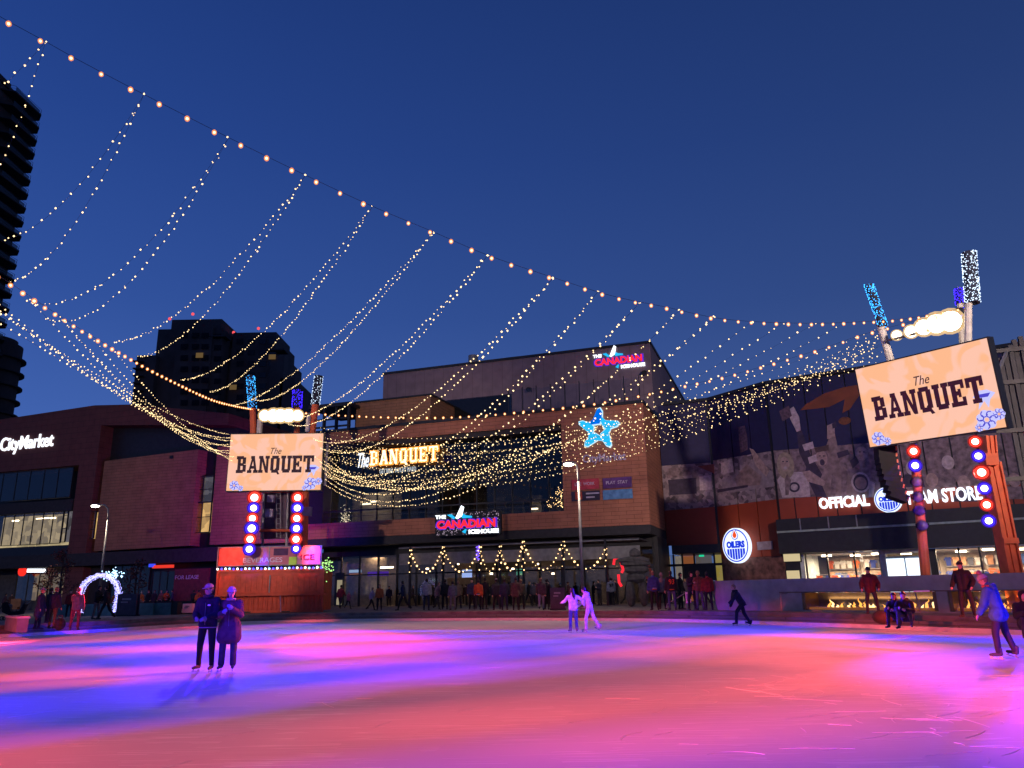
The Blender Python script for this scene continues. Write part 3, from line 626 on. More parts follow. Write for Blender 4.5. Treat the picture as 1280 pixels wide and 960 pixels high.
# ------------------------------------------------------------------ RIGHT BUILDING (arena front with printed panels)
P1 = Frame(F.w(0, 7, 0).x+1.2, F.w(0, 7, 0).y, .92, -.38)
e1 = P1.a(894, 600)[0]; P2 = Frame(*P1.w(e1, 0, 0).to_2d(), .60, -.80)
e2 = P2.a(970, 600)[0]; ST = Frame(*P2.w(e2, 0, 0).to_2d(), .821, -.571)
navy = mat('navy_print', (.018, .014, .06), .55, var=.15); oran = mat('orange_red_print', (.30, .045, .018), .6, var=.12, scale=.8)
sepia = mat('sepia_print', (.20, .13, .14), .6, var=.65, scale=2.6); pale = mat('pale_print', (.46, .34, .35), .6, var=.3, scale=4)
skinp = mat('skin_print', (.36, .23, .21), .6, var=.35, scale=4); darkp = mat('dark_print', (.045, .028, .055), .6, var=.3, scale=3); tanp = mat('tan_print', (.24, .155, .15), .6, var=.5, scale=2)
glow = mat('orange_print', (.20, .05, .018), .6, var=.25, scale=1.0)
crowdp = mat('crowd_print', (.16, .10, .12), .6, var=.2); 
T = crowdp.node_tree; b = T.nodes['Principled BSDF']; tc = T.nodes.new('ShaderNodeTexCoord'); vo = T.nodes.new('ShaderNodeTexVoronoi'); vo.inputs['Scale'].default_value = 3.2
rp = T.nodes.new('ShaderNodeValToRGB'); rp.color_ramp.elements[0].color = (.03, .018, .03, 1); rp.color_ramp.elements[1].color = (.42, .30, .32, 1)
T.links.new(tc.outputs['Object'], vo.inputs[0]); T.links.new(vo.outputs['Color'], rp.inputs[0]); T.links.new(rp.outputs[0], b.inputs['Base Color'])
ar = thing('arena_building', 'arena front on the right clad in navy, sepia photo and orange panels', 'building', P1.o)
def ac(Fr): # an empty-free child: geometry in world coordinates, expressed from the building's origin
    return Fr
def onF(Fr, mb, name, m, par, kind=None):
    """link a mesh built in the frame's local coordinates under a parent that stands elsewhere"""
    o = mb.obj(name, m, None, kind=kind); o.parent = par
    MW = Matrix.Translation(Fr.o) @ Matrix.Rotation(Fr.rz, 4, 'Z')
    PW = Matrix.Translation(par.location) @ Matrix.Rotation(par.rotation_euler[2], 4, 'Z')
    o.matrix_local = PW.inverted() @ MW; return o
def band(Fr, s0, s1, zz0, zz1, y0, y1, name, m): return onF(Fr, MB().prism([(s0, zz0[0]), (s1, zz0[1]), (s1, zz1[1]), (s0, zz1[0])], y0, y1), name, m, ar)
zt = [P1.a(829, 520)[1], P2.a(894, 499)[1], P2.a(968, 478)[1], ST.a(1070, 469.5)[1]]
topz = .5*(zt[1]+zt[2]); 
# structural wall behind the panels
sE = ST.a(1300, 600)[0]+8
ob = P1.a(868, 681)[1]; oz2 = P2.a(930, 690)[1]; oz3 = ST.a(1030, 647)[1]
for Fr, s0, s1, zb, zt0, zt1 in ((P1, -.6, e1, ob, zt[1], zt[1]), (P2, 0, e2, .5, zt[1], zt[2]), (ST, 0, sE, oz3, zt[2], zt[3]+.2)):
    onF(Fr, MB().prism([(s0, zb), (s1, zb), (s1, zt1), (s0, zt0)], .12, 9), 'wall', K['dark'], ar)
    onF(Fr, MB().prism([(s0, zt0), (s1, zt1), (s1, zt1+.25), (s0, zt0+.25)], -.25, 9), 'roof_edge', K['dark'], ar)
# cladding panels: every printed panel is a piece with a dark joint beside it
def cuts(Fr, xs, y): return [Fr.a(x, y)[0] for x in xs]
def zat(Fr, x, y): return Fr.a(x, y)[1]
spec = [(P1, [829.5, 893.5], 630), (P2, [894.5, 921, 945, 969.5], 620), (ST, [970, 990, 1018, 1042, 1072, 1100, 1130, 1160, 1195, 1230, 1262, 1300], 600)]
photo_top = {P1: (zat(P1, 830, 582), zat(P1, 893, 578)), P2: (zat(P2, 895, 575), zat(P2, 969, 563)), ST: (zat(ST, 970, 563), zat(ST, 1100, 558))}
photo_bot = {P1: (zat(P1, 834, 638), zat(P1, 898, 633)), P2: (zat(P2, 899, 633), zat(P2, 970, 624)), ST: (zat(ST, 971, 624), zat(ST, 1020, 623))}
low = {P1: ob, P2: zat(P2, 930, 697), ST: oz3}
tops = {P1: (zt[1], zt[1]), P2: (zt[1], zt[2]), ST: (zt[2], zt[3])}
for Fr, xs, yy in spec:
    cs_ = cuts(Fr, xs, yy); a0_, a1_ = cs_[0], cs_[-1]
    for i in range(len(cs_)-1):
        s0, s1 = cs_[i]+.05, cs_[i+1]-.05
        fl = lambda pr, s: pr[0]+(pr[1]-pr[0])*min(1, max(0, (s-a0_)/(a1_-a0_)))
        band(Fr, s0, s1, (low[Fr], low[Fr]), (fl(photo_bot[Fr], s0)-.01,)*1+(fl(photo_bot[Fr], s1)-.01,), 0, .12, 'orange_panel', oran)
        band(Fr, s0, s1, (fl(photo_bot[Fr], s0), fl(photo_bot[Fr], s1)), (fl(photo_top[Fr], s0), fl(photo_top[Fr], s1)), 0, .12, 'photo_panel', crowdp if Fr is not ST else sepia)
        band(Fr, s0, s1, (fl(photo_top[Fr], s0)+.01, fl(photo_top[Fr], s1)+.01), (fl(tops[Fr], s0), fl(tops[Fr], s1)), 0, .12, 'navy_panel', navy)
def pr(Fr, pts, d, m, name='print'): return onF(Fr, MB().prism([Fr.a(*p) for p in pts], -d, -d+.004), name, m, ar)
# printed picture: stands and roofs on the left panels, cheering fans on the long front
pr(P1, [(834, 586), (893, 580), (894, 590), (834, 598)], .01, sepia); pr(P1, [(835, 600), (870, 597), (871, 617), (837, 619)], .01, darkp); pr(P1, [(874, 596), (889, 594), (890, 612), (875, 613)], .012, pale)
pr(P1, [(872, 583), (893, 580), (893, 592)], .014, mat('rust_print', (.22, .06, .03)))
pr(P2, [(901, 579), (915, 573), (917, 590), (902, 593)], .01, pale); pr(P2, [(902, 600), (930, 588), (941, 574), (966, 590), (968, 608), (940, 612), (904, 617)], .012, mat('roof_print', (.27, .2, .22)))
pr(P2, [(918, 598), (934, 580), (952, 596), (950, 606), (922, 609)], .016, tanp); pr(P2, [(897, 612), (935, 606), (935, 609), (897, 616)], .02, darkp)
pr(P2, [(937, 560), (942, 562), (962, 588), (958, 596), (945, 582)], .024, skinp)
pr(P2, [(923, 534), (931, 532), (934, 545), (935, 562), (926, 566), (924, 550)], .02, mat('mauve_print', (.11, .06, .09), var=.5, scale=5))
pr(ST, [(985, 513), (992, 508), (999, 521), (1001, 538), (996, 540), (988, 524)], .02, pale); pr(ST, [(974, 514), (986, 507), (990, 520), (978, 527)], .024, mat('mauve_print', (.11, .06, .09)))
pr(ST, [(996, 540), (1002, 538), (1010, 560), (1020, 586), (1008, 584), (999, 566)], .016, darkp)
pr(ST, [(972, 600), (978, 590), (1003, 590), (1011, 598), (1013, 621), (978, 622)], .02, pale, 'shirt_print')
def blob(Fr, x, y, rx, ry, d, m, name='print'):
    c = Fr.a(x, y); r = abs(Fr.a(x+rx, y)[0]-c[0]); rz = abs(Fr.a(x, y+ry)[1]-c[1]); return onF(Fr, MB().disc(c, rz, -d, -d+.004, 20, r), name, m, ar)
blob(ST, 982, 582, 11, 17, .026, mat('blond_print', (.30, .22, .17), var=.3, scale=4), 'hair_print'); blob(ST, 981, 580, 6, 9, .032, skinp, 'face_print'); blob(ST, 982, 585, 2.6, 2, .036, pale, 'smile_print')
pr(ST, [(1003, 590), (1012, 588), (1032, 602), (1030, 608), (1010, 602)], .03, skinp)
blob(ST, 993, 609, 7, 6.5, .026, darkp); blob(ST, 993, 609, 4.5, 4, .03, pale)
pr(ST, [(1012, 566), (1026, 590), (1036, 608), (1034, 622), (1020, 621), (1006, 592)], .018, darkp)
pr(ST, [(1025, 600), (1035, 575), (1050, 580), (1064, 590), (1082, 596), (1100, 605), (1100, 622), (1034, 622)], .022, tanp, 'jersey_print')
pr(ST, [(1032, 560), (1036, 548), (1043, 540), (1046, 552), (1051, 584), (1042, 590)], .026, tanp); pr(ST, [(1034, 532), (1043, 528), (1044, 546), (1034, 549)], .03, skinp)
blob(ST, 1027, 573, 7.5, 10, .032, skinp, 'face_print'); blob(ST, 1028, 578, 3, 4, .036, darkp, 'mouth_print')
blob(ST, 1076, 603, 12, 13, .03, pale); blob(ST, 1076, 603, 9.5, 10.5, .034, darkp); blob(ST, 1076, 604, 7.5, 8, .038, tanp)
blob(ST, 1077, 567, 8, 9, .026, skinp, 'face_print'); pr(ST, [(1068, 575), (1090, 575), (1100, 604), (1062, 592)], .018, sepia)
for k, (x, y) in enumerate(((1140, 585), (1165, 600), (1185, 578), (1205, 603), (1245, 582), (1268, 600))):
    blob(ST, x, y, 8, 9, .03, skinp if k % 2 else pale, 'face_print'); pr(ST, [(x-14, y+24), (x-9, y+8), (x+10, y+8), (x+17, y+24)], .022, (darkp, tanp, sepia)[k % 3], 'body_print')
for pts, m_ in (([(981, 600), (984, 592), (989, 600), (986, 619), (982, 619)], sepia), ([(1040, 592), (1046, 600), (1044, 621), (1038, 621)], sepia), ([(1052, 584), (1060, 590), (1058, 620), (1052, 620)], sepia), ([(1003, 556), (1016, 552), (1018, 560), (1006, 564)], pale), ([(1010, 572), (1020, 568), (1022, 576), (1012, 580)], pale),
               ([(1086, 600), (1094, 604), (1092, 621), (1086, 621)], pale), ([(1062, 576), (1070, 570), (1074, 578), (1066, 586)], darkp), ([(1046, 566), (1060, 562), (1062, 568), (1048, 573)], darkp), ([(1040, 530), (1045, 526), (1046, 534), (1041, 536)], darkp), ([(1018, 560), (1036, 556), (1036, 563), (1020, 566)], mat('brown_hair_print', (.09, .05, .05)))): pr(ST, pts, .042, m_)
for x, y in ((979, 577), (984, 577), (1025, 570), (1030, 570), (1075, 565), (1080, 565)): blob(ST, x, y, 1.2, .9, .046, darkp, 'eye_print')
pr(ST, [(1000, 513), (1008, 505), (1030, 492), (1055, 484), (1078, 480), (1078, 489), (1062, 512), (1053, 516), (1056, 499), (1036, 509)], .02, glow); blob(ST, 1056, 526, 8, 5, .02, mat('glow2_print', (.16, .05, .02), var=.5, scale=5))
# canopy, ledge and team store below the panels
cz0 = ST.a(1060, 690)[1]; cst = thing('team_store', 'glass fronted team store under the arena panels, full of orange and white shirts', 'shop', ST.o, ST.rz)
MB().box(.0, sE, -1.2, .1, cz0+.02, oz3-.02).obj('canopy', K['dark'], cst)
zl = ST.a(1060, 662)[1]; MB().box(.02, sE, -1.32, -1.2, zl-.06, zl+.08).obj('canopy_rail', mat('pale_green_steel', (.25, .30, .27), .5), cst)
for x in (1005, 1040, 1075): s_ = ST.a(x, 650)[0]; MB().box(s_-.04, s_+.04, -1.25, -1.2, zl+.1, oz3-.05).obj('canopy_joint', K['grey'], cst)
tz0 = 1.0; x7, x25 = ST.a(1005, 705)[0], ST.a(1300, 705)[0]
sd0, sd1 = ST.a(1100, 705)[0], ST.a(1165, 705)[0]
MB().box(x7-.02, sE, 6, 6.3, .5, cz0).obj('back_wall', mat('shop_back', (.55, .45, .36), .7, var=.3, scale=.8), cst)
MB().box(x7-.3, x7, .1, 6, .5, cz0).obj('side_wall', mat('shop_side', (.45, .5, .48)), cst)
MB().box(x7, sE, .1, 6, .3, .52).obj('shop_floor', K['grey'], cst)
MB().box(x7, sE, .1, 6, cz0-.05, cz0+.0).obj('shop_ceiling', mat('shop_ceiling', (.5, .45, .4)), cst)
edges = [ST.a(x, 700)[0] for x in (1007, 1034, 1068, 1100)]+[None]+[ST.a(x, 700)[0] for x in (1170, 1200, 1226, 1252, 1300)]
for i in range(len(edges)-1):
    if edges[i] is None or edges[i+1] is None: continue
    MB().box(edges[i]+.05, edges[i+1]-.05, .09, .11, .5, cz0).obj('pane', K['glass'], cst)
for e in edges:
    if e is not None: MB().box(e-.05, e+.05, .0, .2, .5, cz0).obj('mullion', K['black'], cst)
MB().box(edges[5]-.75, edges[5]-.06, 0, .25, .5, cz0).obj('pier', K['dark'], cst)
sdt = ST.a(1120, 692)[1]
ent = MB().box(sd0+.1, sd1-.1, -.4, .3, sdt, sdt+.3).box(sd0+.1, sd0+.5, -.4, .3, .5, sdt).box(sd1-.5, sd1-.1, -.4, .3, .5, sdt).obj('entrance', mat('entrance_frame', (.4, .38, .36)), cst)
a = ST.a(1109, 700)[0]; b_ = ST.a(1131, 700)[0]; c_ = ST.a(1133, 700)[0]; d_ = ST.a(1152, 700)[0]; dz = ST.a(1130, 698)[1]
scr = emis('white_screen', (.80, .90, 1), 1.6)
MB().box(a, b_, -.42, -.3, .8, dz).obj('lit_door_leaf', scr, ent); MB().box(c_, d_, -.42, -.3, .8, dz).obj('lit_door_leaf', scr, ent); MB().box(a-.2, d_+.2, -.3, -.2, .5, dz+.15).obj('door_frame', mat('door_blue_grey', (.12, .16, .22)), ent)
# small lit windows at the left of the store
MB().box(.0, x7-.3, .12, .5, .5, cz0).obj('dark_wall', K['dark'], cst)
for (x0, y0, x1, y1) in ((980, 687, 999, 702), (984, 713, 999, 724)):
    q0_, q1_ = ST.a(x0, y1), ST.a(x1, y0); wd = MB().box(q0_[0]-.08, q1_[0]+.08, .02, .12, q0_[1]-.08, q1_[1]+.08).obj('window', K['black'], cst)
    MB().box(q0_[0], q1_[0], -.02, .015, q0_[1], q1_[1]).obj('pane', emis('win_glow', (.85, .68, .38), .75), wd)
# merchandise: shirts and boxes on racks, lamps
nm = 0
for i in range(16):
    s_ = x7+1+i*(sE-x7-6)/16
    if sd0-.3 < s_ < sd1+.3: continue
    t = thing('clothes_rack', '%s rack of shirts from the left inside the bright team store' % ('first second third fourth fifth sixth seventh eighth ninth tenth eleventh twelfth thirteenth fourteenth fifteenth sixteenth'.split()[i]), 'clothes rack', ST.w(s_, 2.4+(i % 3)*.9, .52), ST.rz, 'racks in the team store')
    MB().tube([(-.8, 0, 0), (-.8, 0, 1.9), (.8, 0, 1.9), (.8, 0, 0)], .03, 5).obj('rail_frame', K['grey'], t)
    for lvl in (0, 1):
        for k in range(7):
            c = random.choice([(.55, .10, .02), (.03, .05, .25), (.6, .55, .5), (.5, .08, .03), (.12, .12, .14), (.55, .25, .12)])
            MB().prism([(-.09, 0), (.09, 0), (.1, .5), (.16, .42), (.19, .5), (.08, .68), (-.08, .68), (-.19, .5), (-.16, .42), (-.1, .5)], -.05, .05).obj('shirt', mat('shirt_%02d%02d' % (c[0]*99, c[2]*99), c, .8), t).location = (-.66+k*.22, 0, .3+lvl*.85)
for i in range(11):
    s_ = x7+1.2+i*(sE-x7-4)/11; 
    simple(ST, 'ceiling_light', '%s ceiling light from the left inside the bright team store' % ('first second third fourth fifth sixth seventh eighth ninth tenth eleventh'.split()[i]), 'ceiling light', lambda b: b.box(s_-.35, s_+.35, 2+(i % 2)*1.4, 2.15+(i % 2)*1.4, cz0-.2, cz0-.08), emis('shop_lamp', (1, .86, .6), 14), 'ceiling lights of the team store')
for i, (px, py) in enumerate(((1077, 694), (1085, 695), (1207, 697), (1240, 700))):
    c = ST.a(px, py, 5.8); simple(ST, 'wall_emblem', 'round white emblem on the back wall of the store, %s of four' % ('first', 'second', 'third', 'fourth')[i], 'emblem', lambda b: b.ring(c, .35, .5, 5.9, 5.98).disc(c, .2, 5.92, 5.98), emis('emblem', (1, .85, .65), 1.3), 'emblems in the team store')
for q_ in (.12, .42, .70, .92):  # fill added because the ceiling lights alone leave the store dim
    l = bpy.data.lights.new('store_fill_lamp', 'AREA'); l.energy = 1100; l.color = (1, .80, .55); l.size = 2.5
    o = bpy.data.objects.new('store_fill_lamp', l); COL.objects.link(o); o.location = ST.w(x7+(sE-x7)*q_, 2.4, cz0-.25)
SHM = {}
def shirt_mesh(c):
    if c not in SHM:
        me = MB().prism([(-.16, 0), (.16, 0), (.17, .48), (.24, .36), (.31, .46), (.14, .66), (.05, .62), (-.05, .62), (-.14, .66), (-.31, .46), (-.24, .36), (-.17, .48)], -.03, .03).mesh('shirt'); me.materials.append(mat('shirt_%02d%02d%02d' % (c[0]*99, c[1]*99, c[2]*99), c, .8)); SHM[c] = me
    return SHM[c]
bays = [x7+1.6, x7+4.3, x7+7.2]+[sd1+1.4+k*2.7 for k in range(5)]
for i, s_ in enumerate(bays):
    t = thing('wall_display', '%s shelved display of colourful shirts from the left on the back wall of the store' % ('first second third fourth fifth sixth seventh eighth'.split()[i]), 'display', ST.w(s_, 5.3, .52), ST.rz, 'wall displays in the team store')
    MB().box(-1.2, 1.2, .3, .6, 0, 3.3).obj('back_panel', mat('slat_wall', (.32, .24, .17), .7), t); MB().box(-1.2, 1.2, .0, .3, 1.35, 1.4).box(-1.2, 1.2, .0, .3, 2.3, 2.34).obj('shelf', K['grey'], t)
    for lv in (.6, 1.45, 2.38):
        for k in range(5):
            c = random.choice([(.60, .12, .02), (.03, .05, .25), (.65, .6, .55), (.55, .10, .03), (.10, .10, .12), (.62, .30, .15), (.10, .18, .45)])
            o = like(shirt_mesh(c), 'shirt', t, (-.95+k*.48, .15, lv)); o.scale = (1, 1, random.uniform(.8, 1.1))
# OFFICIAL (logo) TEAM STORE
ftext(ST, 'store_lettering', 'glowing white OFFICIAL letters left of the round blue logo on the arena front', 'sign', [('OFFICIAL', 1025, 636, 622, 1088, 633, emis('sign_bright', (.86, .90, 1), 2.6), .2, .028, 0)])
ftext(ST, 'store_lettering', 'glowing white TEAM STORE letters right of the round blue logo', 'sign', [('TEAM STORE', 1133, 632, 615, 1229, 624, emis('sign_bright', (.86, .90, 1), 2.6), .2, .028, 0)])
def logo(Fr, cx, cy, rx, ry, label, d=0):
    t = thing('team_logo', label, 'sign', Fr.o, Fr.rz, 'round OILERS logos'); c = Fr.a(cx, cy, d); r = abs(Fr.a(cx, cy-ry, d)[1]-c[1]); k = abs(Fr.a(cx+rx, cy, d)[0]-c[0])/r
    wh = emis('logo_white', (.75, .85, 1), 1.35); bl_ = emis('logo_blue', (.01, .05, .85), .9); og = emis('logo_orange', (1, .10, .02), .9)
    X = lambda u: c[0]+u*r*k; Z = lambda v: c[1]+v*r
    MB().disc(c, r, d-.35, d, 36, r*k).obj('disc', wh, t)
    MB().ring(c, r*.86, r*.93, d-.37, d-.352, 40, k=k).obj('blue_ring', bl_, t)
    drop = [(0, .86), (.10, .70), (.15, .58), (.10, .46), (0, .42), (-.10, .46), (-.15, .58), (-.10, .70)]
    MB().prism([(X(u*1.75), Z(.62+(v-.62)*1.5)) for u, v in drop], d-.37, d-.353).obj('drop_outline', bl_, t)
    MB().prism([(X(u*1.45), Z(.62+(v-.62)*1.28)) for u, v in drop], d-.38, d-.371).obj('drop_gap', wh, t)
    MB().prism([(X(u), Z(v)) for u, v in drop], d-.39, d-.381).obj('orange_drop', og, t)
    text('letters', 'OILERS', X(-.68), X(.68), Z(-.14), Z(.26), d-.355, .02, bl_, t, .07)
    for i in range(7):
        u0 = -.66+i*.195; u1 = u0+.15; zb = lambda u: -math.sqrt(max(0, .80**2-u*u))
        MB().prism([(X(u0), Z(-.18)), (X(u1), Z(-.18)), (X(u1), Z(zb(u1))), (X(u0), Z(zb(u0)))], d-.37, d-.356).obj('blue_bar', bl_, t)
logo(ST, 1111, 625, 17.5, 16, 'round white and blue OILERS logo between OFFICIAL and TEAM STORE')
logo(P2, 923, 682, 17, 22, 'tall round white and blue OILERS logo on the orange wall', -.4)
# arena entrance under the first panel, stone wall under the round logo
ae = thing('arena_entrance', 'lit arena entrance with dark doors under the first orange panel', 'entrance', P1.o, P1.rz)
y0_, y1_ = P1.a(868, 692)[1], ob-.02
MB().box(-.6, e1, -.4, 6, y0_, y1_).obj('canopy', K['dark'], ae)
eg = [P1.a(x, 700, .6)[0] for x in (829, 842, 853, 868, 893, 903)]
for i in range(5): MB().box(eg[i]+.05, eg[i+1]-.05, .59, .61, .5, y0_).obj('pane', K['glass'], ae)
for e in eg: MB().box(e-.06, e+.06, .5, .7, .5, y0_).obj('mullion', K['black'], ae)
zz = P1.a(868, 706, .6)[1]; MB().box(eg[0], eg[5], .5, .7, zz-.1, zz+.1).obj('transom', K['black'], ae); MB().box(eg[2]+.1, eg[4], .4, .5, zz-1.3, zz-.1).obj('door_head', K['black'], ae)
for i, (x0, x1, c) in enumerate(((829, 838, (.75, .62, .38)), (844, 852, (.5, .45, .38)), (853, 868, (.65, .22, .08)), (870, 890, (.25, .22, .2)), (893, 903, (.75, .60, .12)))):
    s0, s1 = P1.a(x0, 705, 4)[0], P1.a(x1, 705, 4)[0]; MB().box(s0, s1, 4, 4.1, .5, y0_).obj('lit_wall_strip', emis('strip_%d' % i, c, .42), ae)
fbox(P1, 'exit_sign', 'small green lit exit sign above the arena doors', 'sign', (874, 693.5, 880, 696), .45, emis('exit_green', (.02, .8, .4), .8))
band(P2, 0.05, e2-.05, (.5, .5), (low[P2]-.02, low[P2]-.02), -.05, .12, 'stone_base', mat('rubble_stone', (.16, .07, .06), .9, var=.6, scale=2.2, bump=1))
q = P2.a(960, 687); q2 = P2.a(968, 676)
onF(P2, MB().box(q[0]-.9, q[0]+.5, -.1, -.02, q[1], q2[1]), 'notice_board', mat('notice', (.35, .25, .28)), ar)
for k, (px, py) in enumerate(((1010, 656), (1018, 660), (1206, 668), (1218, 664))): pass

# ------------------------------------------------------------------ HIGH-RISES behind
def highrise(name, label, x0, x1, ytop, Y, depth, floors, bal, base=0, yaw=.0, cat='apartment tower', win=0, par=None, seed=1):
    rnd = random.Random(seed); P = onY(.5*(x0+x1), ytop, Y); hw = .5*abs(onY(x1, ytop, Y).x-onY(x0, ytop, Y).x); H = P.z
    t = par or thing(name, label, cat, (P.x, Y, 0), yaw); ox = P.x-t.location.x if par else 0
    MB().box(ox-hw, ox+hw, 0, depth, 0, H).obj('wall', K['tower'], t); MB().box(ox-hw-.3, ox+hw+.3, -.3, depth, H, H+.6).obj('roof_edge', K['tower_l'], t)
    return t, ox, hw, H
t, ox, hw, H = highrise('apartment_tower', 'tall dark apartment tower with stacked balconies at the left edge', -140, 38, 141, 132, 1, 0, 0)
MB().box(-hw, hw, -16, 0, 0, H).obj('wall', K['tower'], t); MB().box(-hw-.3, hw+.3, -16.3, .3, H, H+.6).obj('roof_edge', K['tower_l'], t)
MB().box(-hw+2, hw-2.5, -13, -3, H-.5, H+4).obj('roof_box', K['tower'], t)
fl = 2.9; slab_m = MB().prism_z([(hw-.05, -9), (hw+2.2, -8), (hw+2.6, -.5), (hw+1.2, 1.2), (hw-.05, 1.2)], -.14, .14).mesh('balcony'); slab_m.materials.append(K['tower_l'])
rail_m = MB().tube([(hw, -8.9, 1.1), (hw+2.15, -8, 1.1), (hw+2.5, -.5, 1.1), (hw+1.15, 1.15, 1.1)], .04, 4).tube([(hw, -8.9, .6), (hw+2.15, -8, .6), (hw+2.5, -.5, .6), (hw+1.15, 1.15, .6)], .025, 4).mesh('balcony_rail'); rail_m.materials.append(K['tower_l'])
gl_m = MB().box(hw+2.2, hw+2.24, -7.9, -.6, .15, 1.0).mesh('balcony_glass'); gl_m.materials.append(K['glassd'])
lip = MB().box(-2.2, 2.2, -.2, 0, 0, 1.5).mesh('window'); lip.materials.append(mat('dim_window', (.04, .04, .055), .15))
for k in range(int(H/fl)-2):
    z = H-1.2-k*fl
    if z < 8: break
    bo = like(slab_m, 'balcony', t, (0, 0, z)); like(rail_m, 'balcony_rail', bo); like(gl_m, 'balcony_glass', bo)
    for q in (hw-2.6, hw-8.5, hw-14): like(lip, 'window', t, (q, -16, z+.5))
    like(lip, 'window', t, (hw, -11.5, z+.5), (0, 0, PI/2))
for k, (x, z) in enumerate(((hw-8.5, 12), (hw-3, 20))):
    MB().box(x-1, x+1, -16.25, -16.2, H-z*1.9, H-z*1.9+1.3).obj('lit_window', emis('dim_lit', (.8, .55, .25), .12), t)
P = onY(-8, 432, 150); t = thing('round_tower', 'rounded dark tower low at the left edge behind the tall one', 'apartment tower', (P.x, 150, 0)); Rr = abs(onY(24, 432, 150).x-P.x)
H = P.z; MB().tube([(0, 0, 0), (0, 0, H)], Rr, 28).obj('wall', K['tower'], t); MB().tube([(0, 0, H), (0, 0, H+1.2)], Rr*.8, 24).obj('roof_drum', K['tower'], t)
bm_ = MB().tube([(0, 0, -.15), (0, 0, .15)], Rr+.9, 28).mesh('balcony_ring'); bm_.materials.append(K['tower_l'])
for k in range(14): like(bm_, 'balcony_ring', t, (0, 0, H-3-k*2.9))
for k, (a_, z) in enumerate(((-.9, 14), (-1.1, 17.2), (-.6, 22))): MB().box(-.9, .9, -.1, .1, 0, 1.2).obj('lit_window', emis('dim_lit', (.8, .55, .25), .12), t).location = (Rr*1.01*math.cos(a_)+.0, Rr*1.01*math.sin(a_), H-z)
# the pair of towers behind the left mast
def boxes(t, Y, lst):
    for (x0, x1, yt, dy, dep, nme) in lst:
        a = onY(x0, yt, Y); b_ = onY(x1, yt, Y); MB().box(a.x-t.location.x, b_.x-t.location.x, dy, dep, 0, .5*(a.z+b_.z)).obj(nme, K['tower'], t)
t = thing('apartment_tower', 'stepped dark apartment tower with a boxy crown left of the floodlight mast', 'apartment tower', (onY(230, 420, 190).x, 190, 0))
boxes(t, 190, [(198, 279, 411, 0, 18, 'wall'), (211, 274, 396, 2, 14, 'roof_box'), (176, 200, 447, -2, 16, 'side_wing'), (224, 268, 408, -.8, 1, 'front_bay')])
t2 = thing('apartment_tower', 'stepped dark apartment tower with a projecting canopy edge, behind the floodlight mast', 'apartment tower', (onY(320, 420, 195).x, 195, 0))
boxes(t2, 195, [(291, 345, 421, 0, 18, 'wall'), (268, 291, 433, 1, 18, 'link_wall'), (290, 344, 414, 1, 14, 'roof_box'), (340, 357, 446, -1, 16, 'side_wing'), (352, 370, 474, -1, 18, 'low_wing')])
wn = MB().box(-.9, .9, -.12, 0, 0, 1.4).mesh('window'); wn.materials.append(mat('far_window', (.012, .012, .02), .2)); wl = MB().box(-.9, .9, -.14, 0, 0, 1.3).mesh('lit_window'); wl.materials.append(emis('far_lit', (.8, .5, .2), .16))
for tt, Y, xs, y0, dy in ((t, 190, (232, 246, 258, 272), 424, 0), (t2, 195, (300, 314, 328, 340), 430, 0)):
    for i, x in enumerate(xs):
        for j in range(9):
            q = onY(x, y0+j*14, Y); like(wn, 'window', tt, (q.x-tt.location.x, (-1.0 if (tt is t and i in (0, 1, 2)) else -.05), q.z))
for tt, Y, x, y in ((t, 190, 249, 447), (t2, 195, 291, 487), (t2, 195, 246+2, 474), (t2, 195, 340, 449)):
    q = onY(x, y, Y-1.5); o = like(wl, 'lit_window', tt, (q.x-tt.location.x, -1.4, q.z))
for tt, Y, x, y in ((t, 190, 212, 399), (t, 190, 241, 393), (t2, 195, 292, 416), (t2, 195, 323, 411), (t2, 195, 343, 418)):
    q = onY(x, y, Y+2); MB().ico((0, 0, 0), .45).obj('warning_light', emis('warn', (1, .1, .12), 1.2, False), tt).location = (q.x-tt.location.x, 2, q.z+.1)
bs = MB().box(-1.2, 1.2, -1.5, 0, -.15, .15).mesh('balcony'); bs.materials.append(K['tower_l'])
for j in range(9):
    q = onY(178, 453+j*9, 188); like(bs, 'balcony', t, (q.x-t.location.x-.6, -2, q.z))
q = onY(279, 421, 190); MB().box(-4, 1, -1, 3, -.2, .2).obj('canopy_slab', K['tower_l'], t).location = (q.x-t.location.x, 0, q.z)
q = onY(352, 438, 195); MB().box(-4, 1, -1, 3, -.2, .2).obj('canopy_slab', K['tower_l'], t2).location = (q.x-t2.location.x, 0, q.z)
# dark timber-like lattice tower at the right edge
LT = Frame(onY(1262, 560, 36).x, 36, .95, -.3)
lt = thing('lattice_tower', 'dark tower of upright steel bars behind the right screen at the edge', 'tower', (LT.o.x, 36, 0), LT.rz)
for k, (x, yt) in enumerate(((1250, 448), (1256, 436), (1262, 432), (1268, 424), (1275, 421), (1283, 425))):
    a = LT.a(x, yt); MB().box(a[0]-.10, a[0]+.10, -.1+.14*(k % 2), .1+.14*(k % 2), .5, a[1]).obj('upright', mat('old_steel', (.06, .05, .055), .6), lt)
for yy in (440, 480, 540, 600): a = LT.a(1244, yy); b_ = LT.a(1288, yy-4); MB().box(a[0], b_[0], -.2, -.11, a[1]-.1, a[1]+.1).obj('cross_bar', mat('old_steel2', (.10, .085, .08), .6), lt)
a = LT.a(1246, 465); b_ = LT.a(1256, 442); MB().tube([(a[0], -.3, a[1]), (b_[0], -.3, b_[1])], .09, 5).obj('brace', K['grey'], lt)

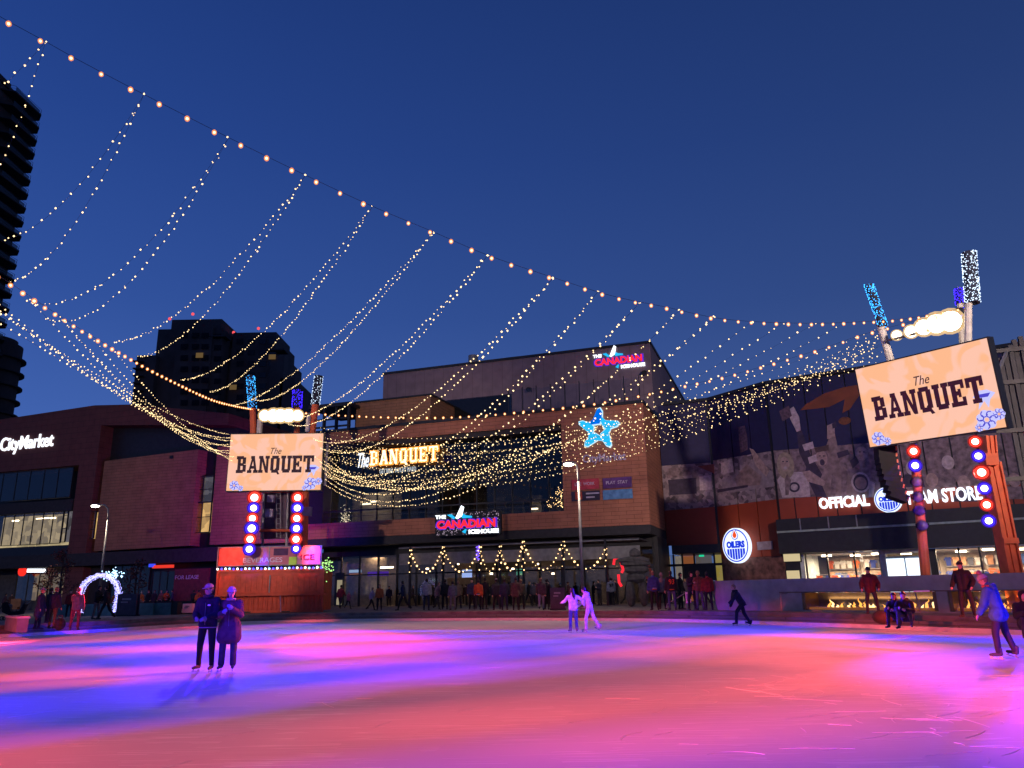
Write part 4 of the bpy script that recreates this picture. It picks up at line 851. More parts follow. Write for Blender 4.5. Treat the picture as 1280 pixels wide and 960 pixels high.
# ------------------------------------------------------------------ MASTS, SCREENS, STAGE LIGHTS
def screen(name, label, TL, TR, BL, BR):
    u = ((TR-TL)+(BR-BL)).normalized(); v = ((TL-BL)+(TR-BR)); v = (v-u*v.dot(u)).normalized(); n = u.cross(v)          # n towards the camera side
    W = .5*((TR-TL).length+(BR-BL).length); H = .5*((TL-BL).length+(TR-BR).length); c = (TL+TR+BL+BR)/4
    y = v.cross(u); MW = Matrix((u, y, v)).transposed().to_4x4(); MW.translation = c
    t = bpy.data.objects.new(name, None); COL.objects.link(t); t.matrix_world = MW; tag(t, label, 'video screen', 'video screens on the masts')
    w_, h_ = W/2, H/2
    MB().box(-w_-.06, w_+.06, .03, .45, -h_-.06, h_+.06).obj('housing', K['black'], t)
    m = bpy.data.materials.get('screen_picture')
    if not m:
        m = emis('screen_picture', (1, .55, .34), 1.0); T = m.node_tree; e = [n_ for n_ in T.nodes if n_.type == 'EMISSION'][0]
        tc = T.nodes.new('ShaderNodeTexCoord'); nz = T.nodes.new('ShaderNodeTexNoise'); nz.inputs['Scale'].default_value = .55; nz.inputs['Distortion'].default_value = 2.2; nz.inputs['Detail'].default_value = 1.5
        rp = T.nodes.new('ShaderNodeValToRGB'); rp.color_ramp.elements[0].position = .46; rp.color_ramp.elements[0].color = (1, .50, .28, 1); rp.color_ramp.elements[1].position = .53; rp.color_ramp.elements[1].color = (1, .56, .42, 1)
        T.links.new(tc.outputs['Object'], nz.inputs[0]); T.links.new(nz.outputs[0], rp.inputs[0]); T.links.new(rp.outputs[0], e.inputs[0])
    MB().box(-w_, w_, 0, .028, -h_, h_).obj('picture', m, t)
    ink = mat('screen_ink', (.035, .006, .02), .6, var=0)
    slab('letters', 'BANQUET', -w_*.83, w_*.84, -h_*.37, h_*.20, -.003, .012, ink, t, w_*.010)
    text('script_word', 'The', -w_*.11, w_*.12, h_*.28, h_*.50, -.003, .01, ink, t, 0, .35)
    wb = emis('screen_blue_white', (.55, .55, 1), 1.1); bb_ = emis('screen_blue', (.10, .08, .75), .8)
    def rose(cx, cz, r, nm='printed_rose'):
        o = MB(); 
        for k in range(7): o.disc((cx+r*.62*math.cos(k*.9), cz+r*.62*math.sin(k*.9)), r*.42, -.008-k*.0006, -.001, 10)
        o.obj(nm, wb, t); q = MB()
        for k in range(7): q.ring((cx+r*.62*math.cos(k*.9), cz+r*.62*math.sin(k*.9)), r*.26, r*.36, -.018-k*.0006, -.0128, 10, k, k+4.2)
        q.obj('printed_line', bb_, t)
    rose(-w_*.84, -h_*.82, h_*.17); rose(w_*.78, -h_*.78, h_*.22); rose(w_*.95, -h_*.70, h_*.13); rose(-w_*.70, -h_*.92, h_*.10); rose(w_*.66, -h_*.93, h_*.09)
    MB().prism([(w_*.66, -h_*.24), (w_*.74, -h_*.12), (w_*.86, -h_*.12), (w_*.96, -h_*.22), (w_*.88, -h_*.34), (w_*.84, -h_*.52), (w_*.80, -h_*.36), (w_*.70, -h_*.54), (w_*.74, -h_*.34)], -.008, -.001).obj('printed_figure', wb, t)
    MB().prism([(w_*.72, -h_*.20), (w_*.90, -h_*.20), (w_*.86, -h_*.28), (w_*.76, -h_*.28)], -.013, -.009).obj('printed_line', bb_, t)
    return t
YL = 53.5
screen('video_screen', 'smaller upright screen reading The BANQUET on the mast above the orange kiosk', onY(287, 543, YL-.5), onY(403, 542, YL-.5), onY(284.5, 613.5, YL-.5), onY(401.5, 612, YL-.5))
screen('video_screen', 'larger tilted screen reading The BANQUET on the right mast', onY(1068.5, 462, 33.1), onY(1233, 423, 28.4), onY(1088.3, 559, 33.4), onY(1257.5, 533.4, 28.7))
def wtube(t, pts, r, name, m, n=8, r2=None): return MB().tube([Vector(p)-t.location for p in pts], r, n, r2).obj(name, m, t)
def wrap(t, p, q, r, m, n, name='wrapped_lights'):
    n = int(n*1.7); b = MB(); p, q = Vector(p)-t.location, Vector(q)-t.location; MB().tube([p, q], r*.97, 10).obj('wrap_dark_sleeve', mat('dark_sleeve', (.012, .014, .03), .8), t)  # dark sleeve added to hide the brightly lit pole behind the bulbs
    for k in range(n):
        u = (k+.5)/n; a = random.uniform(0, 2*PI); b.ico(p+(q-p)*u+Vector((math.cos(a)*r, math.sin(a)*r, 0)), .026*random.uniform(.6, 1.25), True)
    return b.obj(name, m, t, kind='stuff')
P0 = onY(347, 640, YL); mL = thing('light_mast', 'left mast of orange poles behind the kiosk carrying screen, floodlights and ladder', 'light mast', (P0.x, YL, .5))
polL = [(onY(316, 690, YL).x, YL, .5), onY(317, 600, YL), onY(316, 512, YL), onY(313, 470, YL)]
polR = [(onY(381, 700, YL).x, YL, .5), onY(382, 600, YL), onY(390, 540, YL), onY(398.5, 470, YL)]
wtube(mL, polL, .22, 'pole', K['tower_red']); wtube(mL, polR, .26, 'pole', K['tower_red'])
wtube(mL, [onY(371, 545, YL+2.5), onY(372, 488, YL+2.5)], .22, 'pole', K['tower_red'])
wrap(mL, onY(315.5, 511, YL), onY(313, 470, YL), .30, K['b_blue'], 170); wrap(mL, onY(371, 510, YL+2.5), onY(372, 488, YL+2.5), .36, K['b_deep'], 190)
wrap(mL, onY(394, 506, YL), onY(398.5, 470, YL), .32, K['b_white'], 110)
wtube(mL, [onY(325, 519, YL), onY(388, 517, YL)], .07, 'cross_bar', K['grey']); wtube(mL, [onY(386, 520, YL-.3), onY(384, 540, YL-.3)], .16, 'short_post', K['beige'])
wtube(mL, [onY(325, 524, YL), onY(324, 542, YL)], .2, 'short_post', K['beige'])
MB().box(onY(322, 650, YL).x-P0.x, onY(378, 650, YL).x-P0.x, .8, 1.1, onY(350, 672, YL).z-.5, onY(350, 614, YL).z-.5).obj('back_panel', mat('mast_panel', (.10, .06, .09)), mL)
for px in (345.5, 350.5): wtube(mL, [onY(px, 672, YL+.4), onY(px, 614, YL+.4)], .035, 'ladder_rail', K['grey'], 5)
for k in range(9): y = 617+k*6.3; wtube(mL, [onY(345.5, y, YL+.4), onY(350.5, y, YL+.4)], .03, 'ladder_rung', K['grey'], 5)
for (x, y, s_) in ((339, 624, .22), (337, 642, .26), (384, 640, .28)): c = onY(x, y, YL-.1)-mL.location; MB().box(c.x-s_, c.x+s_, -.3, .1, c.z-s_, c.z+s_*1.2).obj('junction_box', mat('box_grey', (.3, .25, .3)), mL)
for px in (330, 360): wtube(mL, [onY(px, 614, YL+.5), onY(px-2, 690, YL+.5)], .08, 'strut', K['grey'], 6)
wtube(mL, [onY(318, 614, YL+.2), onY(380, 614, YL+.2)], .1, 'cross_bar', K['tower_red']); wtube(mL, [onY(318, 663, YL+.2), onY(380, 663, YL+.2)], .1, 'cross_bar', K['tower_red'])
for px, py in ((409, 548), (404, 606)): pass
wtube(mL, [onY(409, 555, YL), onY(406, 607, YL)], .12, 'side_tube', K['grey'])
# right mast
P0 = onY(1200, 640, 30.5); mR = thing('light_mast', 'right mast of leaning pale and orange poles behind the concrete wall', 'light mast', (P0.x, 30.5, .5))
b1 = onY(1159, 745, 34.0); wtube(mR, [(b1.x, 34.0, .5), onY(1157, 720, 34.0), onY(1143, 562, 33.9)], .20, 'pole', K['tower_red'], 10)
wtube(mR, [onY(1143, 562, 33.85), onY(1113, 450, 33.8), onY(1086, 356, 33.6)], .17, 'pole', K['beige'], 10)
wrap(mR, onY(1104, 408, 33.6), onY(1086, 356, 33.5), .21, K['b_blue'], 200)
# square channel pole with flanges
def chan(t, path, w_, name, m):
    path = [Vector(p)-t.location for p in path]
    for i in range(len(path)-1):
        a, b_ = path[i], path[i+1]; mb = MB()
        for (x0, x1, y0, y1) in ((-w_, w_, -.06, .10), (-w_, -w_*.72, -.16, -.06), (w_*.72, w_, -.16, -.06), (-w_*.12, w_*.12, -.12, -.06), (-w_, w_, .10, .35)):
            mb.add([(a.x+x0, a.y+y0, a.z), (a.x+x1, a.y+y0, a.z), (a.x+x1, a.y+y1, a.z), (a.x+x0, a.y+y1, a.z), (b_.x+x0, b_.y+y0, b_.z), (b_.x+x1, b_.y+y0, b_.z), (b_.x+x1, b_.y+y1, b_.z), (b_.x+x0, b_.y+y1, b_.z)],
                   [(0,3,2,1),(4,5,6,7),(0,1,5,4),(1,2,6,5),(2,3,7,6),(3,0,4,7)])
        mb.obj(name, m, t)
b2 = onY(1274, 745, 29.3); chan(mR, [(b2.x, 29.3, .5), onY(1240, 578, 29.3)], .27, 'channel_pole', K['tower_red']); chan(mR, [onY(1239, 577, 29.2), onY(1236, 545, 29.2)], .20, 'channel_pole', K['tower_red'])
wtube(mR, [onY(1262, 745, 29.9), onY(1226, 560, 29.9)], .17, 'rear_pole', K['dark'])
wtube(mR, [onY(1210, 430, 29.4), onY(1211, 316, 29.4)], .14, 'pole', K['beige'], 10); wrap(mR, onY(1216, 379, 29.3), onY(1211, 316, 29.3), .28, K['b_white'], 300)
wtube(mR, [onY(1203, 430, 31), onY(1199, 360, 31)], .13, 'pole', K['beige'], 8); wrap(mR, onY(1201, 380, 31), onY(1199, 361, 31), .2, K['b_deep'], 140); wrap(mR, onY(1203, 410, 31), onY(1201, 386, 31), .22, K['b_deep'], 24)
wtube(mR, [onY(1112, 425, 33.3), onY(1205, 402, 30)], .06, 'cross_bar', K['grey'])
for (x, y) in ((1238, 575),): c = onY(x, y, 29.1)-mR.location; MB().box(c.x-.24, c.x+.24, c.y-.12, c.y+.3, c.z-.2, c.z+.25).obj('clamp', K['tower_red'], mR)
c = onY(1264, 676, 29.1)-mR.location; MB().box(c.x-.28, c.x+.28, c.y-.02, c.y+.3, c.z-.1, c.z+.1).obj('clamp', K['tower_red'], mR)
# stage lights
def sub(name, mb, m, t, R): o = mb.obj(name, m, t, True); o.matrix_local = R; return o
CANM = mat('lamp_can', (.02, .02, .022), .4, .5)
PTS = {}
def stage(px, py, Y, r, col, label, grp, aimp, on=True):
    p = onY(px, py, Y); aimv = Vector(aimp)
    t = bpy.data.objects.new('stage_light', None); COL.objects.link(t); t.location = p; tag(t, label, 'stage light', grp)
    dcam = (CAM+Vector((aimv.x*.25, 0, 0))-p).normalized(); q = dcam.to_track_quat('-Y', 'Z').to_matrix().to_4x4()
    sub('can', MB().tube([(0, 0, 0), (0, r*.9, 0), (0, r*1.7, 0)], r*1.06, 16, r*.6), CANM, t, q)
    sub('rim', MB().ring((0, 0), r*1.12, r*1.2, -.05, .02, 20), CANM, t, q)
    if on:
        sub('coloured_lens', MB().disc((0, 0), r*1.12, -.02, -.001, 24), emis('lens_red', (1, .05, .03), 1.6) if col == 'r' else emis('lens_blue', (.05, .02, 1), 1.8), t, q)
        c_ = emis('core_red', (1, .75, .62), 5) if col == 'r' else emis('core_blue', (.75, .75, 1), 5)
        sub('bright_core', MB().disc((0, 0), r*.66, -.05, -.021, 24), c_, t, q)
    else: sub('lens', MB().disc((0, 0), r, -.02, -.001, 24), mat('dead_lens', (.12, .10, .13), .2), t, q)
    if on: sub('halo_ring', MB().ring((0, 0), r*1.2, r*1.38, .0, .03, 28), emis('halo_red', (1, .03, .03), .45) if col == 'r' else emis('halo_blue', (.10, .02, 1), .5), t, q)  # glowing ring added as the coloured halo round the lens
    sub('yoke', MB().box(-r*1.25, -r*1.13, r*.1, r*.7, -r*.4, r*.4).box(r*1.13, r*1.25, r*.1, r*.7, -r*.4, r*.4).box(-r*1.25, r*1.25, r*.7, r*.8, -r*.4, r*.4), CANM, t, q)
    return p+dcam*.35
nth = ('topmost', 'second', 'third', 'fourth', 'fifth', 'lowest')
for i, (x, y) in enumerate(((318, 622), (317, 635), (315.5, 648), (314.5, 660.5), (312.5, 674), (311.5, 686.5))):
    PTS['LA', i] = stage(x, y, YL-2.0, .36 if i in (0, 3) else .31, 'rb'[i % 2], '%s round %s stage light in the left row below the kiosk screen' % (nth[i], ('red', 'blue')[i % 2]), 'stage lights on the left mast', (0, 10, 0))
for i, (x, y) in enumerate(((372, 622), (371.5, 635), (371, 648), (370.5, 660.5), (370, 674), (370, 686))):
    PTS['LB', i] = stage(x, y, YL-2.0, .31 if i < 5 else .25, 'rb'[i % 2], '%s round %s stage light in the right row below the kiosk screen' % (nth[i], ('red', 'blue')[i % 2]), 'stage lights on the left mast', (5, 10, 0))
for i, (x, y, on) in enumerate(((1142, 564, 1), (1144, 582, 1), (1146, 602, 0), (1147, 621, 0), (1149, 638, 0), (1153, 657, 0))):
    PTS['RA', i] = stage(x, y, 33.3, .21, 'rb'[i % 2], ('topmost red lit', 'second blue lit', 'third dark', 'fourth dark', 'fifth dark', 'lowest grey lensed')[i]+' stage light on the left pole of the right mast', 'stage lights on the right mast', (0, 5, 0), on)
for i, (x, y) in enumerate(((1219, 552), (1223, 570), (1227, 590.5), (1230.5, 610.5), (1233.5, 631), (1236, 651))):
    PTS['RB', i] = stage(x, y, 28.6, .18 if i != 2 else .215, 'rb'[i % 2], '%s round %s stage light beside the channel pole on the right' % (nth[i], ('red', 'blue')[i % 2]), 'stage lights on the right mast', (0, 5, 0))
# floodlights
def flood(px, py, Y, r, label, grp):
    p = onY(px, py, Y); t = bpy.data.objects.new('floodlight', None); COL.objects.link(t); t.location = p; tag(t, label, 'floodlight', grp)
    q = (CAM+Vector((0, 0, 0))-p).normalized().to_track_quat('-Y', 'Z').to_matrix().to_4x4()
    sub('housing', MB().tube([(0, 0, 0), (0, r, 0)], r*1.05, 14, r*.6), K['black'], t, q); sub('lens', MB().ell((0, -.02, 0), r, r*.3, r, 16, 8), emis('flood_lens', (1, .86, .62), 14), t, q); sub('halo_shell', MB().ell((0, -.03, 0), r*1.32, r*.5, r*1.32, 16, 8), haloglow('halo_glow', (1, .66, .30), 1.0, .5), t, q)  # glowing shell added round the lens as its halo
    return p
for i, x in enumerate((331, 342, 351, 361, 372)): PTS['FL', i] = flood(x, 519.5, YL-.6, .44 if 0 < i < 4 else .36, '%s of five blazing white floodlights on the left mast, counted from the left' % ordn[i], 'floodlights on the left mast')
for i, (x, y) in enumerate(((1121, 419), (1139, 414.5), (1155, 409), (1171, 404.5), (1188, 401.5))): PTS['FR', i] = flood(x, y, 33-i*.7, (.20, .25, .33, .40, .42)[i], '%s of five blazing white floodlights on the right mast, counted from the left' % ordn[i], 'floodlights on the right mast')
# line array speaker hung under the right screen
la = thing('speaker_array', 'curved black line array speaker hanging under the left corner of the right screen', 'speaker', onY(1100, 556, 33.6))
prev = None
for k in range(9):
    x = 1106+(k/8)**1.7*15; y = 562+k*7.3; c = onY(x, y, 33.6)-la.location; a_ = -.05-.05*k
    o = MB().box(-.34, .42, -.3, .45, -.15, .15).obj('cabinet', mat('speaker_black', (.010, .008, .010), .8), la); o.location = c; o.rotation_euler = (0, -a_*.9, -.15)
    g_ = MB().box(.35, .40, -.33, -.3, -.08, .08).obj('grille_edge', K['tower_red'], o)
wtube(la, [onY(1100, 556, 33.6), onY(1103, 562, 33.6)], .05, 'hanger', K['black'], 5)

# ------------------------------------------------------------------ coloured light on the ice
LIT = [  # fixture or unbuilt mast, aim on the ice, colour, watts, cone, blend
 ('LA5', (-17.2, 43.7), 'R', 4838, 28, 1.0),
 ('LB0', (-5.6, 29.1), 'R', 72669, 16, 1.0),
 ('LB0', (5.2, 26.0), 'R', 61133, 6, 0.8),
 ('LB0', (-21.2, 27.0), 'R', 1166227, 10, 0.9),
 ('LB3', (-6.8, 35.0), 'R', 17972, 10, 0.9),
 ('LB3', (-5.6, 29.1), 'R', 5256, 10, 0.9),
 ('RA0', (7.6, 25.3), 'R', 13164, 28, 1.0),
 ('RA0', (-15.0, 25.6), 'R', 92591, 10, 0.9),
 ('RA0', (-11.7, 17.1), 'R', 42943, 6, 0.8),
 ('RB0', (11.5, 28.8), 'R', 2670, 10, 0.9),
 ('RB0', (8.1, 20.3), 'R', 7439, 16, 1.0),
 ('RB0', (8.1, 20.3), 'R', 10441, 28, 1.0),
 ('RB0', (5.2, 17.6), 'R', 5715, 10, 0.9),
 ('RB0', (8.4, 16.9), 'R', 3479, 16, 1.0),
 ('RB0', (-9.8, 16.8), 'R', 63075, 10, 0.9),
 ('RB0', (5.7, 14.4), 'R', 15394, 16, 1.0),
 ('RB0', (7.6, 11.2), 'R', 19839, 10, 0.9),
 ('RB5', (9.8, 24.6), 'R', 4668, 28, 1.0),
 ('RB5', (-15.0, 25.6), 'R', 70670, 6, 0.8),
 ('NL', (-14.8, 37.8), 'R', 186347, 6, 0.8),
 ('NL', (7.6, 25.3), 'R', 87578, 6, 0.8),
 ('NL', (1.9, 18.2), 'R', 71071, 10, 0.9),
 ('NL', (9.8, 16.7), 'R', 105310, 6, 0.8),
 ('NL', (11.3, 16.4), 'R', 68166, 16, 1.0),
 ('NL', (4.3, 14.6), 'R', 39310, 10, 0.9),
 ('NL', (7.6, 11.2), 'R', 72488, 10, 0.9),
 ('NL', (-4.0, 8.4), 'R', 50065, 16, 1.0),
 ('NL2', (-6.8, 35.0), 'R', 78753, 16, 1.0),
 ('NL2', (0.1, 32.7), 'R', 83891, 16, 1.0),
 ('NL2', (-21.2, 27.0), 'R', 138373, 16, 1.0),
 ('NL2', (-9.8, 16.8), 'R', 17118, 10, 0.9),
 ('NR', (12.9, 32.1), 'R', 84368, 6, 0.8),
 ('NR', (16.3, 27.2), 'R', 58112, 6, 0.8),
 ('NR', (-14.6, 21.3), 'R', 140285, 6, 0.8),
 ('NR', (-2.4, 12.4), 'R', 7239, 10, 0.9),
 ('NR2', (14.0, 28.0), 'R', 62115, 6, 0.8),
 ('NR2', (-6.9, 23.7), 'R', 18538, 6, 0.8),
 ('NR2', (-4.5, 23.1), 'R', 55292, 6, 0.8),
 ('NR2', (4.2, 21.1), 'R', 35967, 10, 0.9),
 ('NR2', (-7.9, 10.3), 'R', 22503, 6, 0.8),
 ('LA0', (14.0, 23.5), 'B', 406513, 6, 0.8),
 ('LA0', (-7.8, 20.0), 'B', 110709, 6, 0.8),
 ('LB0', (-12.3, 41.8), 'B', 4042, 50, 1.0),
 ('LB0', (-12.1, 30.9), 'B', 33937, 16, 1.0),
 ('LB3', (-10.0, 20.4), 'B', 88199, 6, 0.8),
 ('RA0', (10.0, 33.2), 'B', 3938, 28, 1.0),
 ('RA0', (-8.8, 29.9), 'B', 74375, 16, 1.0),
 ('RA0', (-5.6, 29.1), 'B', 24818, 10, 0.9),
 ('RA0', (-21.2, 27.0), 'B', 81843, 16, 1.0),
 ('RA0', (-6.9, 23.7), 'B', 68428, 16, 1.0),
 ('RA0', (8.4, 16.9), 'B', 19885, 10, 0.9),
 ('RA0', (-6.8, 10.2), 'B', 81562, 6, 0.8),
 ('RB0', (-10.7, 36.4), 'B', 82408, 10, 0.9),
 ('RB0', (8.2, 14.0), 'B', 12934, 10, 0.9),
 ('RB3', (15.9, 22.9), 'B', 2741, 50, 1.0),
 ('RB3', (11.6, 19.5), 'B', 7959, 10, 0.9),
 ('RB5', (-6.8, 35.0), 'B', 75183, 10, 0.9),
 ('RB5', (-3.2, 33.8), 'B', 19257, 16, 1.0),
 ('RB5', (6.2, 30.6), 'B', 8885, 28, 1.0),
 ('RB5', (-9.0, 13.2), 'B', 65121, 10, 0.9),
 ('RB5', (7.6, 11.2), 'B', 23489, 10, 0.9),
 ('NL', (2.8, 26.7), 'B', 192263, 6, 0.8),
 ('NL', (5.2, 26.0), 'B', 110944, 6, 0.8),
 ('NL', (0.1, 22.1), 'B', 38192, 6, 0.8),
 ('NL', (-4.6, 16.0), 'B', 32114, 10, 0.9),
 ('NL', (3.7, 7.8), 'B', 53149, 16, 1.0),
 ('NL', (5.1, 7.7), 'B', 17609, 10, 0.9),
 ('NL2', (3.3, 31.6), 'B', 133129, 10, 0.9),
 ('NL2', (-4.5, 23.1), 'B', 42306, 10, 0.9),
 ('NL2', (-3.7, 19.2), 'B', 41534, 10, 0.9),
 ('NL2', (0.1, 18.5), 'B', 59086, 10, 0.9),
 ('NL2', (-7.6, 13.1), 'B', 26927, 10, 0.9),
 ('NR', (-9.5, 24.3), 'B', 120476, 10, 0.9),
 ('NR', (11.3, 16.4), 'B', 77347, 10, 0.9),
 ('NR2', (7.0, 34.4), 'B', 84127, 6, 0.8),
 ('NR2', (11.6, 19.5), 'B', 28386, 10, 0.9),
 ('NR2', (-10.4, 13.4), 'B', 36673, 6, 0.8),
 ('NR2', (-9.0, 13.2), 'B', 7356, 6, 0.8),
]
SRC = {'LA0': PTS['LA', 0], 'LA3': PTS['LA', 3], 'LA5': PTS['LA', 5], 'LB0': PTS['LB', 0], 'LB3': PTS['LB', 3], 'RA0': PTS['RA', 0], 'RB0': PTS['RB', 0], 'RB3': PTS['RB', 3], 'RB5': PTS['RB', 5],
 # two presumed masts behind the camera, not built, throw the same colours over the rink
 'NL': Vector((-24, -4, 8)), 'NL2': Vector((-24, -4, 12)), 'NR': Vector((20, -6, 8)), 'NR2': Vector((20, -6, 12))}
for k, tp, c, pw_, cone, bl_ in LIT: spot('stage_or_unbuilt_mast_beam', SRC[k], (*tp, 0), BLU if c == 'B' else (1, .02, .06) if k[0] == 'L' and tp[0] < 0 else RED, pw_, cone, bl_, .12)
spot('flood_or_added_beam', PTS['FL', 2]+Vector((0, -.8, 0)), (0, 18, 0), WRM, 6500, 85, 1, .6); spot('flood_or_added_beam', PTS['FR', 3]+Vector((-.5, -.8, 0)), (-2, 20, 0), WRM, 2500, 95, 1, .5)
for p_, q_, pw_, cn_ in (((-24, -4, 13), (-50, 78, 15), 34000, 30), ((-24, -4, 13), (-14, 68, 14), 54000, 26), ((20, -6, 13), (6, 62, 13), 52000, 26), ((20, -6, 13), (22, 53, 11), 52000, 34)):  # wash on the facades from presumed, unbuilt masts behind the camera
    spot('flood_or_added_beam', p_, q_, (1, .80, .70), pw_, cn_, .8, .5)
bo_ = Vector((0, -.25, .2))
spot('extra_spill_beam', PTS['LA', 0]*.5+PTS['LA', 5]*.5+bo_+Vector((-.8, 0, 0)), onY(286, 696, YL-.9), RED, 1500, 50, .9); spot('extra_spill_beam', PTS['LA', 5]+bo_, onY(318, 702, YL-.9), BLU, 900, 70, .9)  # added spots tint the roof banner; they have no lamp of their own
spot('extra_spill_beam', PTS['LB', 5]+bo_+Vector((.3, 0, .6)), onY(385, 696, YL-.9), RED, 900, 70, .9); spot('extra_spill_beam', PTS['LB', 5]+bo_+Vector((1.0, 0, .2)), onY(399, 700, YL-.9), BLU, 420, 70, .9)
for px_, c_, w_ in ((305, BLU, 11000), (300, RED, 4500), (385, BLU, 6000), (350, RED, 3500)): spot('extra_spill_beam', onY(px_+12, 640, YL+1.8), onY(px_-8, 645, 72), c_, w_, 62, 1)  # added spots without a lamp tint the wall behind the left mast
spot('flood_or_added_beam', SRC['NL2'], (-17.5, 52.5, 2.2), WRM, 42000, 8, .9); spot('flood_or_added_beam', SRC['NR2'], (18.6, 29.5, 5.5), (1, .45, .35), 14000, 18, 1)  # two floods added there to brighten the kiosk and the right mast
spot('extra_spill_beam', PTS['RB', 2]+Vector((0, .3, 0)), onY(1190, 600, 46), RED, 5000, 80, 1); spot('extra_spill_beam', PTS['RB', 3]+Vector((0, .3, 0)), onY(1190, 640, 46), BLU, 5000, 80, 1)

# ------------------------------------------------------------------ ORANGE KIOSK under the left mast
kf0 = onY(267, 766, 52.2); kf1 = onY(403, 765, 51.9)
KF = Frame(kf0.x, 52.2, kf1.x-kf0.x, -.3); kw = (kf1-kf0).xy.length
ks = thing('drinks_kiosk', 'orange shipping container kiosk with closed hatches and a BEVERAGES and ICE board on its roof', 'kiosk', KF.o, KF.rz)
kt = KF.a(330, 711.5)[1]; kz = .5
MB().box(.12, kw-.12, .10, 2.4, kz+.12, kt-.12).obj('body', K['orange'], ks)
for x in (0, kw-.14): MB().box(x, x+.14, 0, .2, kz, kt).obj('corner_post', K['orange'], ks)
MB().box(.14, kw-.14, .01, .2, kt-.14, kt).obj('top_rail', K['orange'], ks); MB().box(.14, kw-.14, .01, .2, kz+.02, kz+.16).obj('bottom_rail', K['orange'], ks)
rb_ = MB().prism_z([(-.09, .1), (-.05, .055), (.05, .055), (.09, .1)], 0, 1).mesh('corrugation'); rb_.materials.append(K['orange'])
shz = KF.a(330, 744)[1]
for k in range(22):
    x = .35+k*(kw-.7)/21; o = like(rb_, 'corrugation', ks, (x, 0, kz+.16)); o.scale = (1, 1, shz-kz-.22)
hz0, hz1 = KF.a(330, 741)[1], KF.a(330, 719)[1]
for (x0, x1) in ((.5, kw*.5-.06), (kw*.5+.06, kw-.5)):
    h_ = MB().box(x0, x1, .03, .09, hz0, hz1).obj('hatch', K['orange'], ks)
    n = 8
    for k in range(n): MB().box(x0+.08+(x1-x0-.1)*k/n, x0+.02+(x1-x0-.1)*(k+1)/n, .0, .029, hz0+.06, hz1-.06).obj('hatch_board', mat('orange_board', (.60, .085, .035), .6, var=.2), h_)
MB().box(-.05, kw+.35, -.38, .02, shz-.04, shz+.03).obj('counter', K['orange'], ks)
MB().box(kw*.5-.03, kw*.5+.03, -.02, .0, hz0, hz1).obj('latch', K['grey'], ks)
for x in (kw*.30, kw*.66): MB().box(x-.3, x+.3, -.005, .01, kz+.03, kz+.11).obj('fork_pocket', K['black'], ks)
MB().tube([(kw*.62, -.3, shz-.05), (kw*.64, -.45, kz+.05)], .04, 5).obj('prop', mat('mauve_prop', (.5, .25, .35)), ks)
# roof board
bz0, bz1 = KF.a(335, 706, .4)[1], KF.a(335, 684, .4)[1]; bx0, bx1 = KF.a(273, 695, .4)[0], KF.a(401, 695, .4)[0]
rbd = thing('roof_board', 'long banner board reading BEVERAGES and ICE on the kiosk roof, washed by coloured light', 'sign', KF.o, KF.rz)
pk = mat('banner', (.55, .16, .20), .6, var=.1); xa_ = bx0; 
for x0, x1, m_ in ((bx0+.05, bx0+1.75, mat('banner_red', (.75, .10, .06), .6)), (bx0+1.78, bx0+(bx1-bx0)*.5, pk), (bx0+(bx1-bx0)*.5+.03, bx0+(bx1-bx0)*.76, pk), (bx0+(bx1-bx0)*.76+.03, bx1-.05, mat('banner_pale', (.7, .30, .42), .6))):
    MB().box(x0, x1, .4, .46, bz0, bz1).obj('banner_panel', m_, rbd)
MB().box(bx0+(bx1-bx0)*.54, bx0+(bx1-bx0)*.68, .37, .399, bz0+(bz1-bz0)*.52, bz1-.1).obj('dark_panel', mat('banner_dark', (.08, .03, .10)), rbd)
for z in (bz0-.06, bz1): MB().box(bx0, bx1, .36, .5, z, z+.06).obj('frame_rail', K['grey'], rbd)
for x in (bx0-.06, bx0+(bx1-bx0)*.5-.04, bx1): MB().box(x, x+.06, .36, .5, kt, bz1+.06).obj('frame_post', K['grey'], rbd)
a = KF.a(304, 703.5, .4); b_ = KF.a(353, 702.5, .4); c_ = KF.a(304, 697.5, .4); text('lettering', 'BEVERAGES', a[0], b_[0], a[1], c_[1], .37, .02, mat('banner_letter', (.75, .6, .7)), rbd, .01)
a = KF.a(376, 700, .4); b_ = KF.a(393, 699.5, .4); c_ = KF.a(376, 693, .4); text('lettering', 'ICE', a[0], b_[0], a[1], c_[1], .37, .02, mat('banner_ink', (.15, .02, .08)), rbd, .02)
a = KF.a(361, 706, .3); b_ = KF.a(371, 696, .3); simple(KF, 'small_sign', 'small green and yellow sign in front of the kiosk roof board', 'sign', lambda b: b.box(a[0], b_[0], .27, .30, a[1], b_[1]), mat('green_sign', (.35, .50, .05), .5, emit=(.4, .6, .05), es=.25))
t = thing('string_lights', 'row of white and blue bulbs along the front edge of the kiosk roof', 'string lights', KF.o, KF.rz)
MB().tube([(0, -.08, kt+.1), (kw, -.08, kt+.1)], .015, 4).obj('cable', K['wire'], t)
bw_ = MB().ico((0, 0, 0), .085).mesh('bulb'); bw_.materials.append(emis('kiosk_white', (1, .9, .8), 3, False)); bb_ = MB().ico((0, 0, 0), .08).mesh('bulb'); bb_.materials.append(emis('kiosk_blue', (.08, .06, 1), 4, False)); bc_ = MB().ico((0, 0, 0), .085).mesh('bulb'); bc_.materials.append(emis('kiosk_cyan', (.3, .6, 1), 3, False))
for k in range(27): like((bw_, bb_, bw_, bc_, bb_)[k % 5], 'bulb', t, (kw*(k+.3)/27, -.1, kt+.04+random.uniform(-.02, .03)))
t = thing('light_wreath', 'bright green and white lit wreath hanging at the right of the kiosk', 'decoration', onY(407, 708, 53))
b = MB()
